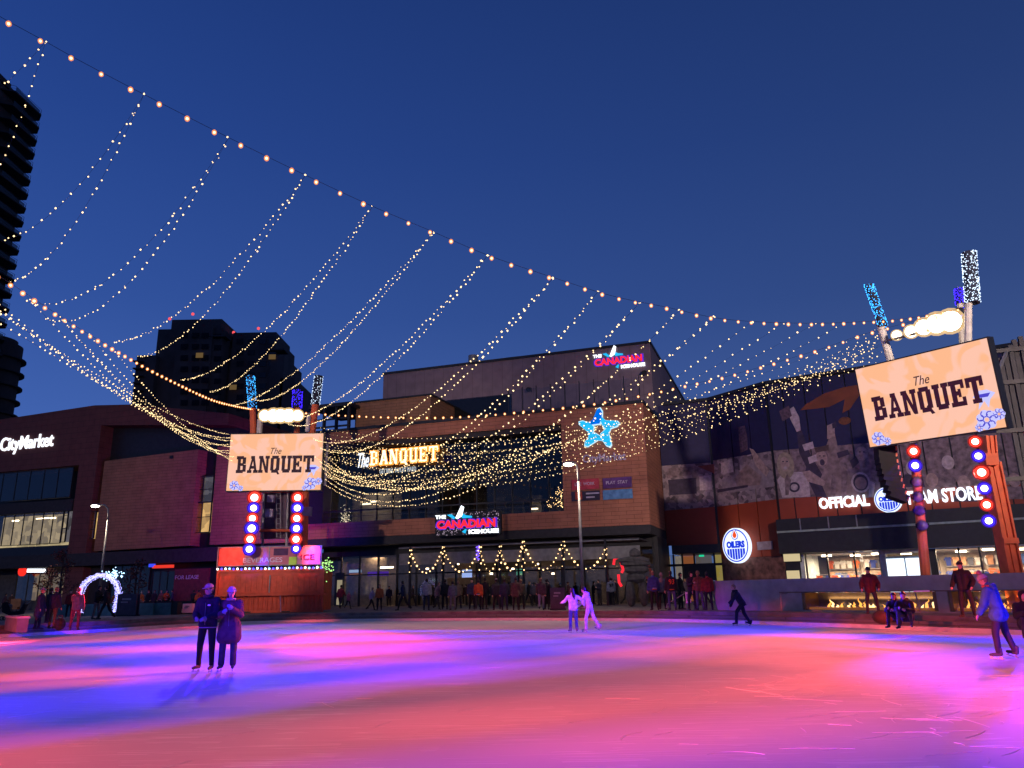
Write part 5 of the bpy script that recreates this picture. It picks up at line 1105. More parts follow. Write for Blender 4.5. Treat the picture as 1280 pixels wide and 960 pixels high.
for k in range(70): b.ico((random.gauss(0, .32), random.gauss(0, .1), random.gauss(-.1, .3)), .05, True)
b.obj('lit_leaves', emis('green_lit', (.45, .9, .25), 1.6, False), t, kind='stuff'); MB().tube([(-.1, 0, .3), (0, 0, .75)], .02, 4).obj('hanger', K['wire'], t)

# ------------------------------------------------------------------ CONCRETE WALL with fireplaces
W = Frame(10.2, 40.5, 8.0, -12.0)
wt = W.a(900, 724)[1]; WT = .5*(wt+W.a(1250, 719)[1]); wl = W.a(1280, 740)[0]+7
cw_ = thing('concrete_wall', 'long low concrete wall with glazed fire openings along the right side of the rink', 'wall', W.o, W.rz)
o1 = [W.a(x, 755)[0] for x in (1003, 1172)]; o2 = [W.a(1186, 755)[0], wl-1.2]
oz0, oz1 = W.a(1090, 769)[1], W.a(1090, 740)[1]; oz0 = max(oz0, .56); TH = 1.1
MB().prism([(-.0, .5), (o1[0], .5), (o1[0], WT), (-.55, WT)], 0, TH).obj('wall_block', K['conc'], cw_)
MB().box(o1[0], wl, 0, TH, oz1, WT).obj('lintel', K['conc'], cw_); MB().box(o1[0], wl, 0, TH, .45, oz0).obj('plinth', K['conc'], cw_)
for x0, x1 in ((o1[1], o2[0]), (o2[1], wl)): MB().box(x0, x1, 0, TH, oz0, oz1).obj('pier', K['conc'], cw_)
cop = MB()
MB().box(o1[0]-1.2, o2[1], -.012, -.002, oz1-.0, oz1+.04).obj('steel_trim', mat('rust_steel', (.14, .07, .05), .6), cw_)
fr = mat('bronze_frame', (.20, .12, .05), .35, .6)
bk = mat('fire_back', (.05, .045, .055), .25, .0, var=.1, spec=1.0)
for i, (x0, x1) in enumerate((o1, o2)):
    t = thing('gas_fireplace', ('long glazed gas fire with a row of flames behind the standing man', 'glazed gas fire at the right end of the wall behind the second standing man')[i], 'fireplace', W.o, W.rz, 'gas fires in the concrete wall')
    MB().box(x0+.02, x0+.16, .02, TH-.1, oz0+.02, oz1-.02).obj('frame_side', fr, t); MB().box(x1-.16, x1-.02, .02, TH-.1, oz0+.02, oz1-.02).obj('frame_side', fr, t)
    MB().box(x0+.16, x1-.16, .25, TH-.3, oz0+.02, oz0+.12).obj('burner_tray', mat('burner', (.10, .05, .02), .5, emit=(1, .35, .06), es=.25), t)
    MB().box(x0+.16, x1-.16, TH-.12, TH-.06, oz0+.02, oz1-.02).obj('back_glass', bk, t)
    pm = MB().box(x0+.16, x1-.16, .03, .045, oz0+.02, oz1-.02).obj('pane', K['glass'], t)
    n = int((x1-x0)/.22); fmat = emis('flame', (1, .42, .08), 2.4); fm2 = emis('flame_core', (1, .66, .25), 4)
    xs = x0+(1.0 if i == 0 else .2)
    while xs < x1-.3:
        hh = random.uniform(.14, .40)*random.choice((.6, 1, 1)); wv = random.uniform(.035, .075)
        pth = [(xs+math.sin(q*1.1+xs*5)*.010*q, .55+random.uniform(-.1, .1), oz0+.1+hh*q/5) for q in range(6)]
        mb = MB(); rads = [wv*.9, wv*1.15, wv, wv*.7, wv*.35, .008]
        vs = []
        for p_, r_ in zip(pth, rads): vs += [(p_[0]+r_*math.cos(2*PI*k/7), p_[1]+r_*math.sin(2*PI*k/7), p_[2]) for k in range(7)]
        mb.add(vs, [(a*7+k, a*7+(k+1) % 7, (a+1)*7+(k+1) % 7, (a+1)*7+k) for a in range(5) for k in range(7)])
        mb.obj('flame', fmat if random.random() < .55 else fm2, t); xs += random.uniform(.12, .34)
    l = bpy.data.lights.new('fire_glow', 'AREA'); l.shape = 'RECTANGLE'; l.size = x1-x0-1; l.size_y = .2; l.energy = 60; l.color = (1, .5, .15)
    o = bpy.data.objects.new('fire_glow', l); COL.objects.link(o); o.location = W.w(.5*(x0+x1), .6, oz0+.5); o.rotation_euler = (PI*.9, 0, W.rz)
# small rails and posts by the wall
def rail(label, pts, r=.03, cat='handrail'):
    c = Vector(pts[0]); t = thing('handrail', label, cat, c); MB().tube([Vector(p)-c for p in pts], r, 6).obj('tube', K['grey'], t); return t
rail('bent grey handrail standing by the wall right of the dark skater', [onY(977, 776, 36.3), onY(975.5, 742, 36.3), onY(984, 741, 36.5)])
rail('thin pole with a lilac reflecting top leaning between the seated pair and the pier', [onY(1153, 779, 31), onY(1148, 755, 31), onY(1144, 741, 31)])
o = MB().box(-.3, .3, -.03, .03, -.02, .03).obj('light_bar', emis('lilac_bar', (.55, .12, .45), .7)); o.location = onY(1152, 739, 31); tag(o, 'thin lilac lit bar above the fire right of the seated pair', 'light bar')
rail('sloping metal handrail left of the concrete wall', [onY(833, 760, 41.6), onY(834, 755, 41.6), onY(857, 741, 41.6), onY(858, 762, 41.6)])
q = onY(860, 745, 41.3); t = thing('notice_stand', 'white notice on a slim stand left of the concrete wall', 'sign', (q.x, q.y, .5))
MB().box(-.13, .13, -.02, .0, q.z-.5-.35, q.z-.5+.2).obj('notice', K['whitep'], t); MB().tube([(0, .02, 0), (0, .02, q.z-.5)], .025, 6).obj('post', K['grey'], t); MB().box(-.09, .09, -.03, -.021, q.z-.5-.25, q.z-.5+.1).obj('printed_mark', mat('mark_grey', (.25, .22, .3)), t)

# ------------------------------------------------------------------ STREET LAMPS
def lamp(label, bx, Y, htop, armdx, armdz, warm, power):
    """pole with a curved arm to the left and a head"""
    t = thing('street_lamp', label, 'street lamp', (bx, Y, .5)); 
    MB().tube([(0, 0, 0), (0, 0, .12)], .22, 12).tube([(0, 0, .12), (0, 0, htop-.5)], .115, 10, .075).obj('pole', K['grey'], t, True)
    arm = [(0, 0, htop-.5), (-.02, 0, htop-.15), (-.12*abs(armdx), 0, htop+armdz*.55), (armdx*.45, 0, htop+armdz*.95), (armdx, 0, htop+armdz)]
    MB().tube(arm, .065, 8).obj('arm', K['grey'], t, True)
    h = MB().ell((armdx-.25, 0, htop+armdz-.02), .42, .2, .12, 12, 6).obj('lamp_head', K['grey'], t, True); MB().ell((armdx-.28, -.03, htop+armdz-.10), .34, .19, .12, 12, 6).obj('lamp_glass', emis('lamp_glass', (1, .88, .68), 22), h)
    l = bpy.data.lights.new('lamp_light', 'SPOT'); l.spot_size = math.radians(165); l.spot_blend = 1; l.energy = power; l.color = warm; l.shadow_soft_size = .3
    o = bpy.data.objects.new('lamp_light', l); COL.objects.link(o); o.location = (bx+armdx-.28, Y-.05, .5+htop+armdz-.3)
Y1 = 60; a = onZ(127, 759, .5); top = onY(135, 642, 62); la_ = onY(120, 631, 62)
lamp('curved grey street lamp lit beside the glowing arch', onY(129, 700, 62).x, 62, top.z-.5, la_.x-top.x+.2, la_.z-top.z, (1, .80, .55), 1500)
top = onY(722.5, 592, 48); la_ = onY(713, 578.5, 48)
lamp('tall grey street lamp lit in front of the terracotta corner', onY(727, 700, 48).x, 48, top.z-.5, la_.x-top.x+.15, la_.z-top.z, (1, .80, .55), 1100)

# ------------------------------------------------------------------ STRINGS OF LIGHTS OVER THE RINK
b = MB().ico((0, 0, 0), .042); nf = len(b.f); b.ell((0, 0, 0), .074, .074, .085, 8, 6)      # hot core inside an amber glowing shell that stands in for its halo
bigm = b.mesh('bulb'); bigm.materials.append(K['bulb']); bigm.materials.append(haloglow('amber_halo', (1, .30, .08), 1.5, .5)); bigm.polygons.foreach_set('material_index', [0]*nf+[1]*(len(bigm.polygons)-nf))
def spline(P, n=12):
    out = []
    for i in range(len(P)-1):
        a = P[max(i-1, 0)]; b_ = P[i]; c = P[i+1]; d = P[min(i+2, len(P)-1)]
        for k in range(n):
            t_ = k/n; out.append(.5*((2*b_)+(c-a)*t_+(2*a-5*b_+4*c-d)*t_*t_+(3*b_-a-3*c+d)*t_**3))
    out.append(P[-1]); return out
def cable(label, pts, spacing, sc=1.0, start=0):
    path = spline(pts); t = thing('string_lights', label, 'string lights', path[0]); o0 = path[0]
    MB().tube([p-o0 for p in path], .006, 4).obj('cable', K['wire'], t)
    acc = start; k = 0
    for i in range(len(path)-1):
        d = path[i+1]-path[i]; ln = d.length
        while acc < ln:
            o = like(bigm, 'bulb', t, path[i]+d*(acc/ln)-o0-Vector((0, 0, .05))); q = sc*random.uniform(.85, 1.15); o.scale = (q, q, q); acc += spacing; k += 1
        acc -= ln
    return path
r_ = ray(13, 28); SA = Vector((r_.x/r_.y*13, 13, 0)); EP2 = Vector((onY(1205, 388, 30).x, 30, 0))
cA = [onV(x, y, SA, EP2) for x, y in ((-90, -28), (-30, 4), (13, 28), (57, 52), (100, 76), (180, 118), (286, 172), (382, 219), (466, 258), (542, 290), (610, 319), (692, 347), (766, 370), (831, 383.5), (907, 399), (1000, 404), (1080, 402), (1140, 397), (1203, 385))]
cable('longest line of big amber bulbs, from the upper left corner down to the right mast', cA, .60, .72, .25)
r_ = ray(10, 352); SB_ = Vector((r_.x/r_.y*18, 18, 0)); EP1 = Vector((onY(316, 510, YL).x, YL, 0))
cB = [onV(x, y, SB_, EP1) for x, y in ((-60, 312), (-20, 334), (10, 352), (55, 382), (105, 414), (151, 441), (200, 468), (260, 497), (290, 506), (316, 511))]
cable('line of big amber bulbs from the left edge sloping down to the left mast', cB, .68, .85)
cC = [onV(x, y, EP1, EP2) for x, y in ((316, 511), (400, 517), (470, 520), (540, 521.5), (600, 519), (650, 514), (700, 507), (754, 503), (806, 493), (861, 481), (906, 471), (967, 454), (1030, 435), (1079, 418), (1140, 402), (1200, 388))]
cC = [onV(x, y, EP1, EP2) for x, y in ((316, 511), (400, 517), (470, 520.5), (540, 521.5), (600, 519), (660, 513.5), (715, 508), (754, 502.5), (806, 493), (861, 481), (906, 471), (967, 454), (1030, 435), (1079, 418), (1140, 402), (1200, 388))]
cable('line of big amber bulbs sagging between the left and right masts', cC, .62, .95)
def strand(p, mid, q, tmid_guess, jit=.02, sp=.42, seed=0, label='', grp='fine light strands over the rink', r=.030, hook=None):
    """fine strand hanging from p to q through the sight line of the middle pixel (x, y)"""
    m = onV(mid[0], mid[1], Vector((p.x, p.y, 0)), Vector((q.x, q.y, 0))); D = Vector((q.x-p.x, q.y-p.y, 0)); L_ = D.length
    u = max(.15, min(.85, (Vector((m.x-p.x, m.y-p.y, 0))).dot(D)/L_/L_)); lin = p.z+(q.z-p.z)*u; sag = max(.05, min(9, (lin-m.z)/(4*u*(1-u))))
    N_ = 36; path = [Vector((p.x+D.x*i/N_, p.y+D.y*i/N_, p.z+(q.z-p.z)*i/N_-sag*4*(i/N_)*(1-i/N_))) for i in range(N_+1)]
    t = thing('light_strand', label, 'string lights', p, 0, grp); MB().tube([v-p for v in path], .003, 3, caps=False).obj('cable', K['wire'], t)
    bulbs([v-p for v in path], K['small'], r, sp, t, jit=jit)
def onA(x, y): return onV(x, y, SA, EP2)
def onB(x, y): return onV(x, y, SB_, EP1)
Mw = EP1+Vector((0, 0, 0))
J = [((57, 52), [((28, 140), (-30, 215)), ((20, 92), (-60, 150))]), ((180, 118), [((85, 247), (-22, 300)), ((96, 275), (10, 352))]), ((286, 172), [((162, 327), (30, 376)), ((177, 336), (55, 398))]),
     ((382, 219), [((262, 358), (142, 428)), ((279, 367), (172, 446))]), ((466, 258), [((351, 394), (226, 475)), ((361, 408), (262, 490))]), ((542, 290), [((425, 415), (290, 507)), ((432, 424), (318, 500))]),
     ((610, 319), [((505, 430), (352, 523)), ((512, 434), (366, 530))]), ((692, 347), [((585, 455), (392, 546)), ((592, 459), (400, 556))]), ((748, 364), [((655, 475), (395, 566)), ((661, 479), (400, 575))]),
     ((800, 378), [((710, 480), (405, 570)), ((716, 486), (405, 585))]), ((849, 388), [((745, 500), (405, 560)), ((760, 495), (405, 592))]), ((893, 396), [((800, 490), (405, 580)), ((806, 498), (405, 600))]),
     ((940, 402), [((845, 492), (405, 575))]), ((980, 404), [((890, 480), (405, 590))]), ((1020, 404), [((935, 470), (410, 596)), ]), ((1055, 404), [((970, 470), (410, 570))])]
tw = lambda k: ('left', 'right')[k]
cnt = ['first', 'second', 'third', 'fourth', 'fifth', 'sixth', 'seventh', 'eighth', 'ninth', 'tenth', 'eleventh', 'twelfth', 'thirteenth', 'fourteenth', 'fifteenth', 'sixteenth']
for i, (j, ss) in enumerate(J):
    p = onA(*j)
    for k, (md, en) in enumerate(ss):
        if i < 6: q = onB(*en)
        else: q = onY(en[0]-6, en[1], YL+.9+.3*k)
        lab = ('%s fine strand of the %s drop from the left along the long amber line' % (('upper', 'lower')[k] if i < 6 else ('first', 'second')[k], cnt[i])) if len(ss) > 1 else 'single fine strand of the %s drop from the left along the long amber line' % cnt[i]
        strand(p, md, q, 0, label=lab, sp=.25 if i < 6 else .36, r=.021 if i < 6 else .025 if i < 7 else .030, jit=.03)
# long low strands from the left line across to the right mast
LS_ = [((398, 588), (560, 608), (1098, 437)), ((400, 594), (565, 611), (1100, 430)), ((396, 580), (555, 600), (1098, 420)), ((402, 584), (550, 603), (1102, 424)), ((394, 566), (548, 587), (1098, 428)), ((400, 572), (548, 593), (1102, 417)),
       ((398, 558), (545, 577), (1100, 432)), ((402, 564), (545, 583), (1098, 414)), ((396, 552), (540, 568), (1102, 421)), ((402, 556), (540, 573), (1100, 426)), ((398, 545), (520, 564), (1098, 434)), ((401, 540), (520, 557), (1102, 418)), ((399, 560), (510, 570), (1102, 440)), ((401, 535), (560, 548), (1095, 412))]
for i, (a, md, en) in enumerate(LS_):
    p = onY(a[0], a[1], YL+.9); q = onY(en[0], en[1], 33.0)
    strand(p, md, q, 0, label='%s long low strand sagging from the left mast across to the right mast' % cnt[i], sp=.44, r=.027, jit=.02)
    if i % 2 == 0: strand(p+Vector((.3, .4, -.1)), (md[0]+30, md[1]-6-random.uniform(0, 6)), q+Vector((0, 0, -.4)), 0, label='twin hanging just above the %s long low strand across to the right mast' % cnt[i], sp=.50, r=.028, jit=.02)
SS = [((-30, 372), (104, 458), (400, 566)), ((-20, 366), (122, 474), (402, 572)), ((-34, 362), (137, 486), (398, 560)), ((30, 366), (112, 452), (404, 580)), ((-10, 380), (150, 496), (404, 590)), ((75, 396), (150, 480), (396, 560)), ((70, 392), (128, 455), (400, 552)), ((112, 418), (175, 492), (402, 576)), ((140, 436), (200, 503), (404, 566)), ((-40, 380), (95, 456), (396, 586))]
for i, (a, md, en) in enumerate(SS):
    strand(onB(*a), md, onY(286+(i*5) % 12, 543+i*4, YL+.9), 0, label='%s short low strand drooping from the left line to the left mast' % cnt[i], sp=.44, r=.026, jit=.02)
# bright cluster of warm bulbs deep inside the right end of the glass front, and low patio lights
t = thing('fairy_tree', 'cluster of warm round bulbs glowing at the right end of the dark glass front', 'decoration', F.w(F.a(688, 615, .6)[0], .6, F.a(688, 636, .6)[1]))
b = MB()
for k in range(60): 
    v = random.random(); b.ico((random.uniform(-1.5, .2)*v+.9, random.uniform(-.6, .6), random.uniform(.1, 2.2)*(.35+.65*(1-v))), .035)
b.obj('bulbs', K['fest'], t, kind='stuff'); MB().tube([(0, 0, 0), (0, 0, 2.1)], .03, 5).obj('stem', K['wire'], t)
t = thing('lit_bush', 'small bush wrapped in pale lights behind the left bay of the glass front', 'decoration', F.w(F.a(431, 655, .5)[0], .5, F.a(431, 656, .5)[1])); b = MB()
for k in range(120):
    a_ = random.uniform(0, 2*PI); v = random.random()**.5; b.ico((math.cos(a_)*v*.6*random.random(), math.sin(a_)*.2*v, random.uniform(.1, 1.9)*v), .028, True)
b.obj('bulbs', emis('bush_bulb', (.9, .75, .5), 2, False), t, kind='stuff'); MB().tube([(0, 0, 0), (0, 0, 1.5)], .04, 5).obj('stem', K['bark'], t)
for (x0, ya, yb, lab) in ((597, 682, 700, 'coil of blue and violet lights hanging between the second and third patio posts'),):
    c = onY(x0, ya, 58.2); t = thing('light_coil', lab, 'decoration', c); h_ = c.z-onY(x0, yb, 58.2).z
    MB().tube([(.12*math.cos(k*.9), .12*math.sin(k*.9), -h_*k/30) for k in range(31)], .035, 5).obj('coil', emis('coil_violet', (.2, .1, 1), 1.6), t); MB().tube([(0, 0, 0), (0, 0, .4)], .01, 4).obj('hanger', K['wire'], t)

# ------------------------------------------------------------------ GLOWING ARCH, planters, boards, trees, stone figure
ac_ = onZ(124, 768, .5); YA = 50.5
c0_ = onY(124, 745, YA); ro = abs(onY(151, 745, YA).x-c0_.x); t = thing('light_arch', 'round arch of blue white lights with a bow, in front of the left shops', 'light arch', (c0_.x, YA, .5), .0)
rz_ = c0_.z-.5; hr = onY(124, 716.5, YA).z-.5-rz_
b = MB(); fr_ = MB()
ang = [(-.42+(PI+.84)*k/40) for k in range(41)]
for rr_ in (ro*.98, ro*.80):
    fr_.tube([(rr_*math.cos(a_), 0, rz_+(hr if rr_ > ro*.9 else hr*.82)*math.sin(a_)) for a_ in ang], .04, 5)
fr_.obj('frame', K['grey'], t)
for k in range(1900):
    u_ = random.uniform(-.62, PI+.62); q = random.uniform(.80, 1.0)
    if 0 <= u_ <= PI: x_, z_ = ro*q*math.cos(u_), rz_+hr*q*math.sin(u_)
    else: e_ = -u_ if u_ < 0 else u_-PI; x_, z_ = ro*q*(1-e_*.16)*(1 if u_ < 0 else -1), rz_-e_*hr*1.15
    b.ico((x_, random.uniform(-.25, .25), z_), .028*random.uniform(.6, 1.3), True)
b.obj('lights', K['b_arch'], t, kind='stuff')
b = MB()
for k in range(70): b.ico((ro*.55+random.gauss(0, .28), random.uniform(-.2, .2), rz_+hr*.95+random.gauss(0, .14)), .04, True)
b.obj('bow', emis('bow_cyan', (.45, .75, 1), 4, False), t, kind='stuff')
def bench(x0, x1, ya, Y, label, m, h=.75):
    a, b_ = onY(x0, 775, Y), onY(x1, 775, Y); t = thing('planter', label, 'planter', (.5*(a.x+b_.x), Y, .5), 0, 'teal planters in front of the left shops'); w_ = .5*(b_.x-a.x)
    MB().prism([(-w_, 0), (w_, 0), (w_*.97, h), (-w_*.97, h)], 0, .7).obj('box', m, t); MB().box(-w_*.9, w_*.9, .08, .62, h, h+.05).obj('soil', K['bark'], t); return t
bench(70, 97, 0, 51.5, 'teal planter box left of the glowing arch', K['teal']); bench(98, 150, 0, 52.2, 'long teal planter box under the glowing arch', K['teal'])
bench(165, 190, 0, 51.6, 'teal planter box right of the dark sandwich board', K['teal']); bench(190.5, 212, 0, 51.8, 'teal planter box between its neighbour and the black one', K['teal']); bench(212, 220, 0, 51.9, 'small black planter box ending the row right of the arch', K['dark'])
def board(x, y0, y1, Y, w_, label, m, sign=None):
    p = onY(x, y1, Y); h = onY(x, y0, Y).z-p.z; t = thing('sandwich_board', label, 'sandwich board', (p.x, Y, .5))
    MB().prism_z([(-w_, -.03), (w_, -.03), (w_, .03), (-w_, .03)], .08, h).obj('front_board', m, t); o = MB().prism_z([(-w_, .35), (w_, .35), (w_, .39), (-w_, .39)], .08, h).obj('back_board', m, t)
    MB().box(-w_-.05, w_+.05, -.08, .5, 0, .08).obj('foot', K['black'], t); MB().box(-w_*.5, w_*.4, -.05, -.031, h*.72, h*.80).box(-w_*.6, w_*.1, -.05, -.031, h*.60, h*.66).obj('chalk_mark', mat('chalk', (.3, .28, .32)), t)
board(157, 742, 770, 50.0, .62, 'dark sandwich board right of the glowing arch', mat('board_slate', (.06, .045, .07), .5)); board(697.5, 735, 763, 46.6, .42, 'dark sandwich board on the plaza left of the skating pair', mat('board_slate', (.06, .045, .07), .5))
board(234.5, 746, 759, 53.0, .32, 'small white sandwich board behind the couple at left', K['whitep'])
def tree(px, ybase, ytop, Y, label, n, spread):
    p = onY(px, ytop, Y); h = p.z-.5; t = thing('small_tree', label, 'tree', (p.x, Y, .5)); tr_ = MB(); lf = MB()
    tr_.tube([(0, 0, 0), (.05, 0, h*.35), (0, .05, h*.7), (.05, 0, h*.97)], .09, 7, .03); rnd = random.Random(px)
    for k in range(16):
        z = h*(.3+.65*rnd.random()); a_ = rnd.uniform(0, 2*PI); ln = spread*(1.1-z/h*.7)*rnd.uniform(.5, 1); e = Vector((math.cos(a_)*ln, math.sin(a_)*ln, z+ln*.7))
        tr_.tube([(0, 0, z), (e.x*.5, e.y*.5, z+ln*.25), tuple(e)], .03, 4, .01)
        for q in range(n):
            c = Vector((0, 0, z)).lerp(e, rnd.uniform(.35, 1.1))+Vector([rnd.gauss(0, .16) for _ in range(3)]); s_ = rnd.uniform(.05, .11); a2_ = Vector([rnd.gauss(0, 1) for _ in range(3)]).normalized(); b2_ = a2_.orthogonal().normalized()
            lf.add([c-a2_*s_, c-b2_*s_*.6, c+a2_*s_, c+b2_*s_*.6], [(0, 1, 2, 3)])
    tr_.obj('trunk', K['bark'], t); lf.obj('crown', K['leaf'], t, kind='stuff')
tree(80, 760, 690, 56, 'thin young tree with dark red leaves left of the glowing arch', 26, 1.5); tree(62, 760, 712, 60, 'second thin dark tree farther back left of the arch', 16, 1.2); tree(172, 750, 700, 57, 'thin dark tree right of the glowing arch before lit shops', 22, 1.3)
p = onY(797, 755, 52); t = thing('stone_figure', 'dark stacked stone figure with wide flat arm stones at the patio end', 'statue', (p.x, 52, .5))
def rock(cx, cz, wx, wy, hz, nm='stone'):
    b = MB().ell((0, 0, 0), wx, wy, hz, 9, 5); rnd = random.Random(int(cx*100+cz*37+wx*11)); b.v = [(v[0]*(1+rnd.uniform(-.12, .12)), v[1]*(1+rnd.uniform(-.12, .12)), v[2]*(1+rnd.uniform(-.1, .1))) for v in b.v]
    o = b.obj(nm, K['stone'], t); o.location = (cx, 0, cz)
Zp = lambda y: onY(797, y, 52).z-.5
rock(-.42, Zp(742), .33, .4, .85); rock(.42, Zp(742), .33, .4, .85); rock(0, Zp(722), .62, .45, .38); rock(.05, Zp(712), .85, .45, .34); rock(0, Zp(704), 1.0, .4, .30); rock(-.05, Zp(700), 1.15, .42, .26); rock(0, Zp(692), .4, .35, .36)
t = thing('blanket_pile', 'heap of dark bags and blankets at the step edge by the seated pair', 'bags', onZ(1104, 777, .33)); MB().ell((0, 0, .15), .38, .3, .25, 10, 6).obj('bag', mat('rust_bag', (.05, .02, .015)), t, True); MB().ell((.5, .1, .1), .3, .25, .18, 10, 6).obj('bag', K['black'], t, True)

# ------------------------------------------------------------------ PEOPLE
def rc(b, p, q, r1, r2, n=10, sq=1.0):
    """closed rounded cone between two joints"""
    p, q = Vector(p), Vector(q); d = q-p; ln = d.length or 1e-4; d = d/ln
    up = Vector((0, 1, 0)) if abs(d.y) < .8 else Vector((1, 0, 0)); a = d.cross(up).normalized(); c = d.cross(a)
    prof = [(-r1, .02), (-r1*.8, .6), (-r1*.35, .94), (0, 1)] ; prof = [(t, r1*k) for t, k in prof]+[(ln+t*r2, r2*k) for t, k in ((0, 1), (.35, .94), (.8, .6), (1, .02))]
    vs = []
    for t, r in prof: vs += [p+d*t+(a*math.cos(2*PI*k/n)+c*math.sin(2*PI*k/n)*sq)*r for k in range(n)]
    m = len(prof); fs = [(i*n+k, (i+1)*n+k, (i+1)*n+(k+1) % n, i*n+(k+1) % n) for i in range(m-1) for k in range(n)]+[tuple(range(n)), tuple(range(m*n-1, (m-1)*n-1, -1))]
    b.add(vs, fs)
def remesh(b, vox, name, sm=3):
    me = b.mesh('t'); o = bpy.data.objects.new('t', me); COL.objects.link(o)
    bm = bmesh.new(); bm.from_mesh(me); bmesh.ops.recalc_face_normals(bm, faces=bm.faces); bm.to_mesh(me); bm.free()
    r = o.modifiers.new('r', 'REMESH'); r.mode = 'VOXEL'; r.voxel_size = vox
    s_ = o.modifiers.new('s', 'SMOOTH'); s_.factor = .5; s_.iterations = sm
    out = bpy.data.meshes.new_from_object(o.evaluated_get(bpy.context.evaluated_depsgraph_get())); bpy.data.objects.remove(o); bpy.data.meshes.remove(me)
    out.polygons.foreach_set('use_smooth', [True]*len(out.polygons)); out.name = name; return out
def vec(side, flex, abd):
    f, a_ = math.radians(flex), math.radians(abd); return Vector((side*math.sin(a_), -math.sin(f)*math.cos(a_), -math.cos(f)*math.cos(a_)))
# a pose: lean forward, hips (flex, knee, spread) left/right, arms (flex, spread, elbow flex, inward turn) left/right, head (nod, turn)
POSES = {
 'stand': dict(lean=2, L=(2, 3, 4), R=(-2, 2, 4), AL=(5, 10, 18, 0), AR=(4, 10, 15, 0), head=(5, 0)),
 'hands_front': dict(lean=4, L=(3, 3, 6), R=(-1, 3, 6), AL=(10, 12, 62, 38), AR=(10, 12, 62, 38), head=(6, -18)),
 'hug': dict(lean=3, L=(1, 2, 3), R=(2, 4, 3), AL=(28, 14, 100, 45), AR=(22, 10, 88, 40), head=(8, 12)),
 'walk': dict(lean=6, L=(24, 8, 2), R=(-20, 22, 2), AL=(-22, 8, 18, 0), AR=(24, 8, 28, 0), head=(3, 0)),
 'walk2': dict(lean=5, L=(-16, 26, 2), R=(18, 6, 2), AL=(18, 8, 30, 0), AR=(-16, 8, 20, 0), head=(5, 10)),
 'pockets': dict(lean=1, L=(2, 3, 9), R=(-3, 2, 9), AL=(-8, 24, 55, 12), AR=(-8, 24, 55, 12), head=(8, -8)),
 'crossed': dict(lean=3, L=(4, 5, 5), R=(-3, 3, 5), AL=(20, 12, 95, 50), AR=(18, 12, 100, 50), head=(4, 15)),
 'skate_low': dict(lean=32, L=(42, 34, 3), R=(-14, 18, 5), AL=(38, 10, 12, 0), AR=(8, 12, 14, 0), head=(-12, 0)),
 'skate_arm': dict(lean=6, L=(8, 10, 3), R=(2, 8, 3), AL=(48, 18, 30, -6), AR=(10, 60, 15, -10), head=(5, 15)),
 'skate_hold': dict(lean=17, L=(16, 14, 3), R=(-16, 16, 5), AL=(18, 8, 35, 5), AR=(45, 12, 28, 0), head=(12, 0)),
 'glide': dict(lean=12, L=(10, 12, 10), R=(-2, 14, 12), AL=(18, 8, 12, 0), AR=(28, 10, 16, 0), head=(22, 10)),
 'sit': dict(lean=14, L=(120, 112, 10), R=(112, 106, 8), AL=(30, 12, 70, 40), AR=(34, 12, 75, 40), head=(10, 10)),
 'phone': dict(lean=2, L=(2, 3, 5), R=(-2, 2, 5), AL=(55, 8, 85, 30), AR=(4, 10, 15, 0), head=(14, 0))}
PC = {}
def rig(pose):
    P = POSES[pose]; J = {}; fl = 0
    for sd, k in ((1, 'L'), (-1, 'R')):
        f, kn, ab = P[k]; hip = Vector((sd*.095, 0, 0)); knee = hip+vec(sd, f, ab)*.44; ank = knee+vec(sd, f-kn, ab*.5)*.42
        J[k] = (hip, knee, ank, f-kn)
    low = min(J['L'][2].z, J['R'][2].z)-.085; 
    if pose == 'sit': low = -.50
    off = Vector((0, 0, -low))
    for k in 'LR': h, n, a_, f = J[k]; J[k] = (h+off, n+off, a_+off, f)
    l = math.radians(P['lean']); up = Vector((0, -math.sin(l), math.cos(l))); fw = Vector((0, -math.cos(l), -math.sin(l)))
    pel = off.copy(); J['pel'] = pel; J['up'] = up; J['fw'] = fw; J['sh'] = pel+up*.50; J['neck'] = pel+up*.56
    nod, turn = P['head']; n_ = math.radians(P['lean']*.35+nod); hu = Vector((0, -math.sin(n_), math.cos(n_))); J['hc'] = J['neck']+hu*.155+Vector((0, -.015, 0))
    R = Matrix.Rotation(math.radians(turn), 3, 'Z') @ Matrix.Rotation(n_, 3, 'X'); J['hr'] = R
    for sd, k in ((1, 'AL'), (-1, 'AR')):
        f, ab, el, inn = P[k]; s_ = J['sh']+Vector((sd*.185, 0, -.03)); e = s_+vec(sd, f, ab)*.29
        d = vec(sd, f+el, ab*.4-inn*(.9 if el > 40 else .3)); w_ = e+d*.255; J[k] = (s_, e, w_, d)
    return J
def hand(b, w_, d, sd, r=1.0):
    d = d.normalized(); side = Vector((0, 1, 0)).cross(d); side = side.normalized() if side.length > .1 else Vector((1, 0, 0)); nrm = d.cross(side)
    rc(b, w_, w_+d*.085, .026*r, .036*r, 8, .7)
    for i, (o_, ln) in enumerate(((-.030, .065), (-.010, .078), (.010, .074), (.029, .055))):
        q = w_+d*.085+side*o_; m_ = q+d*ln*.55+nrm*.008; rc(b, q, m_, .0105*r, .010*r, 6); rc(b, m_, m_+(d*.8+nrm*.6)*ln*.5, .010*r, .0085*r, 6)
    q = w_+d*.03+side*(-.028*sd); rc(b, q, q+(d*.75-side*sd*.6)*.06, .012*r, .009*r, 6)
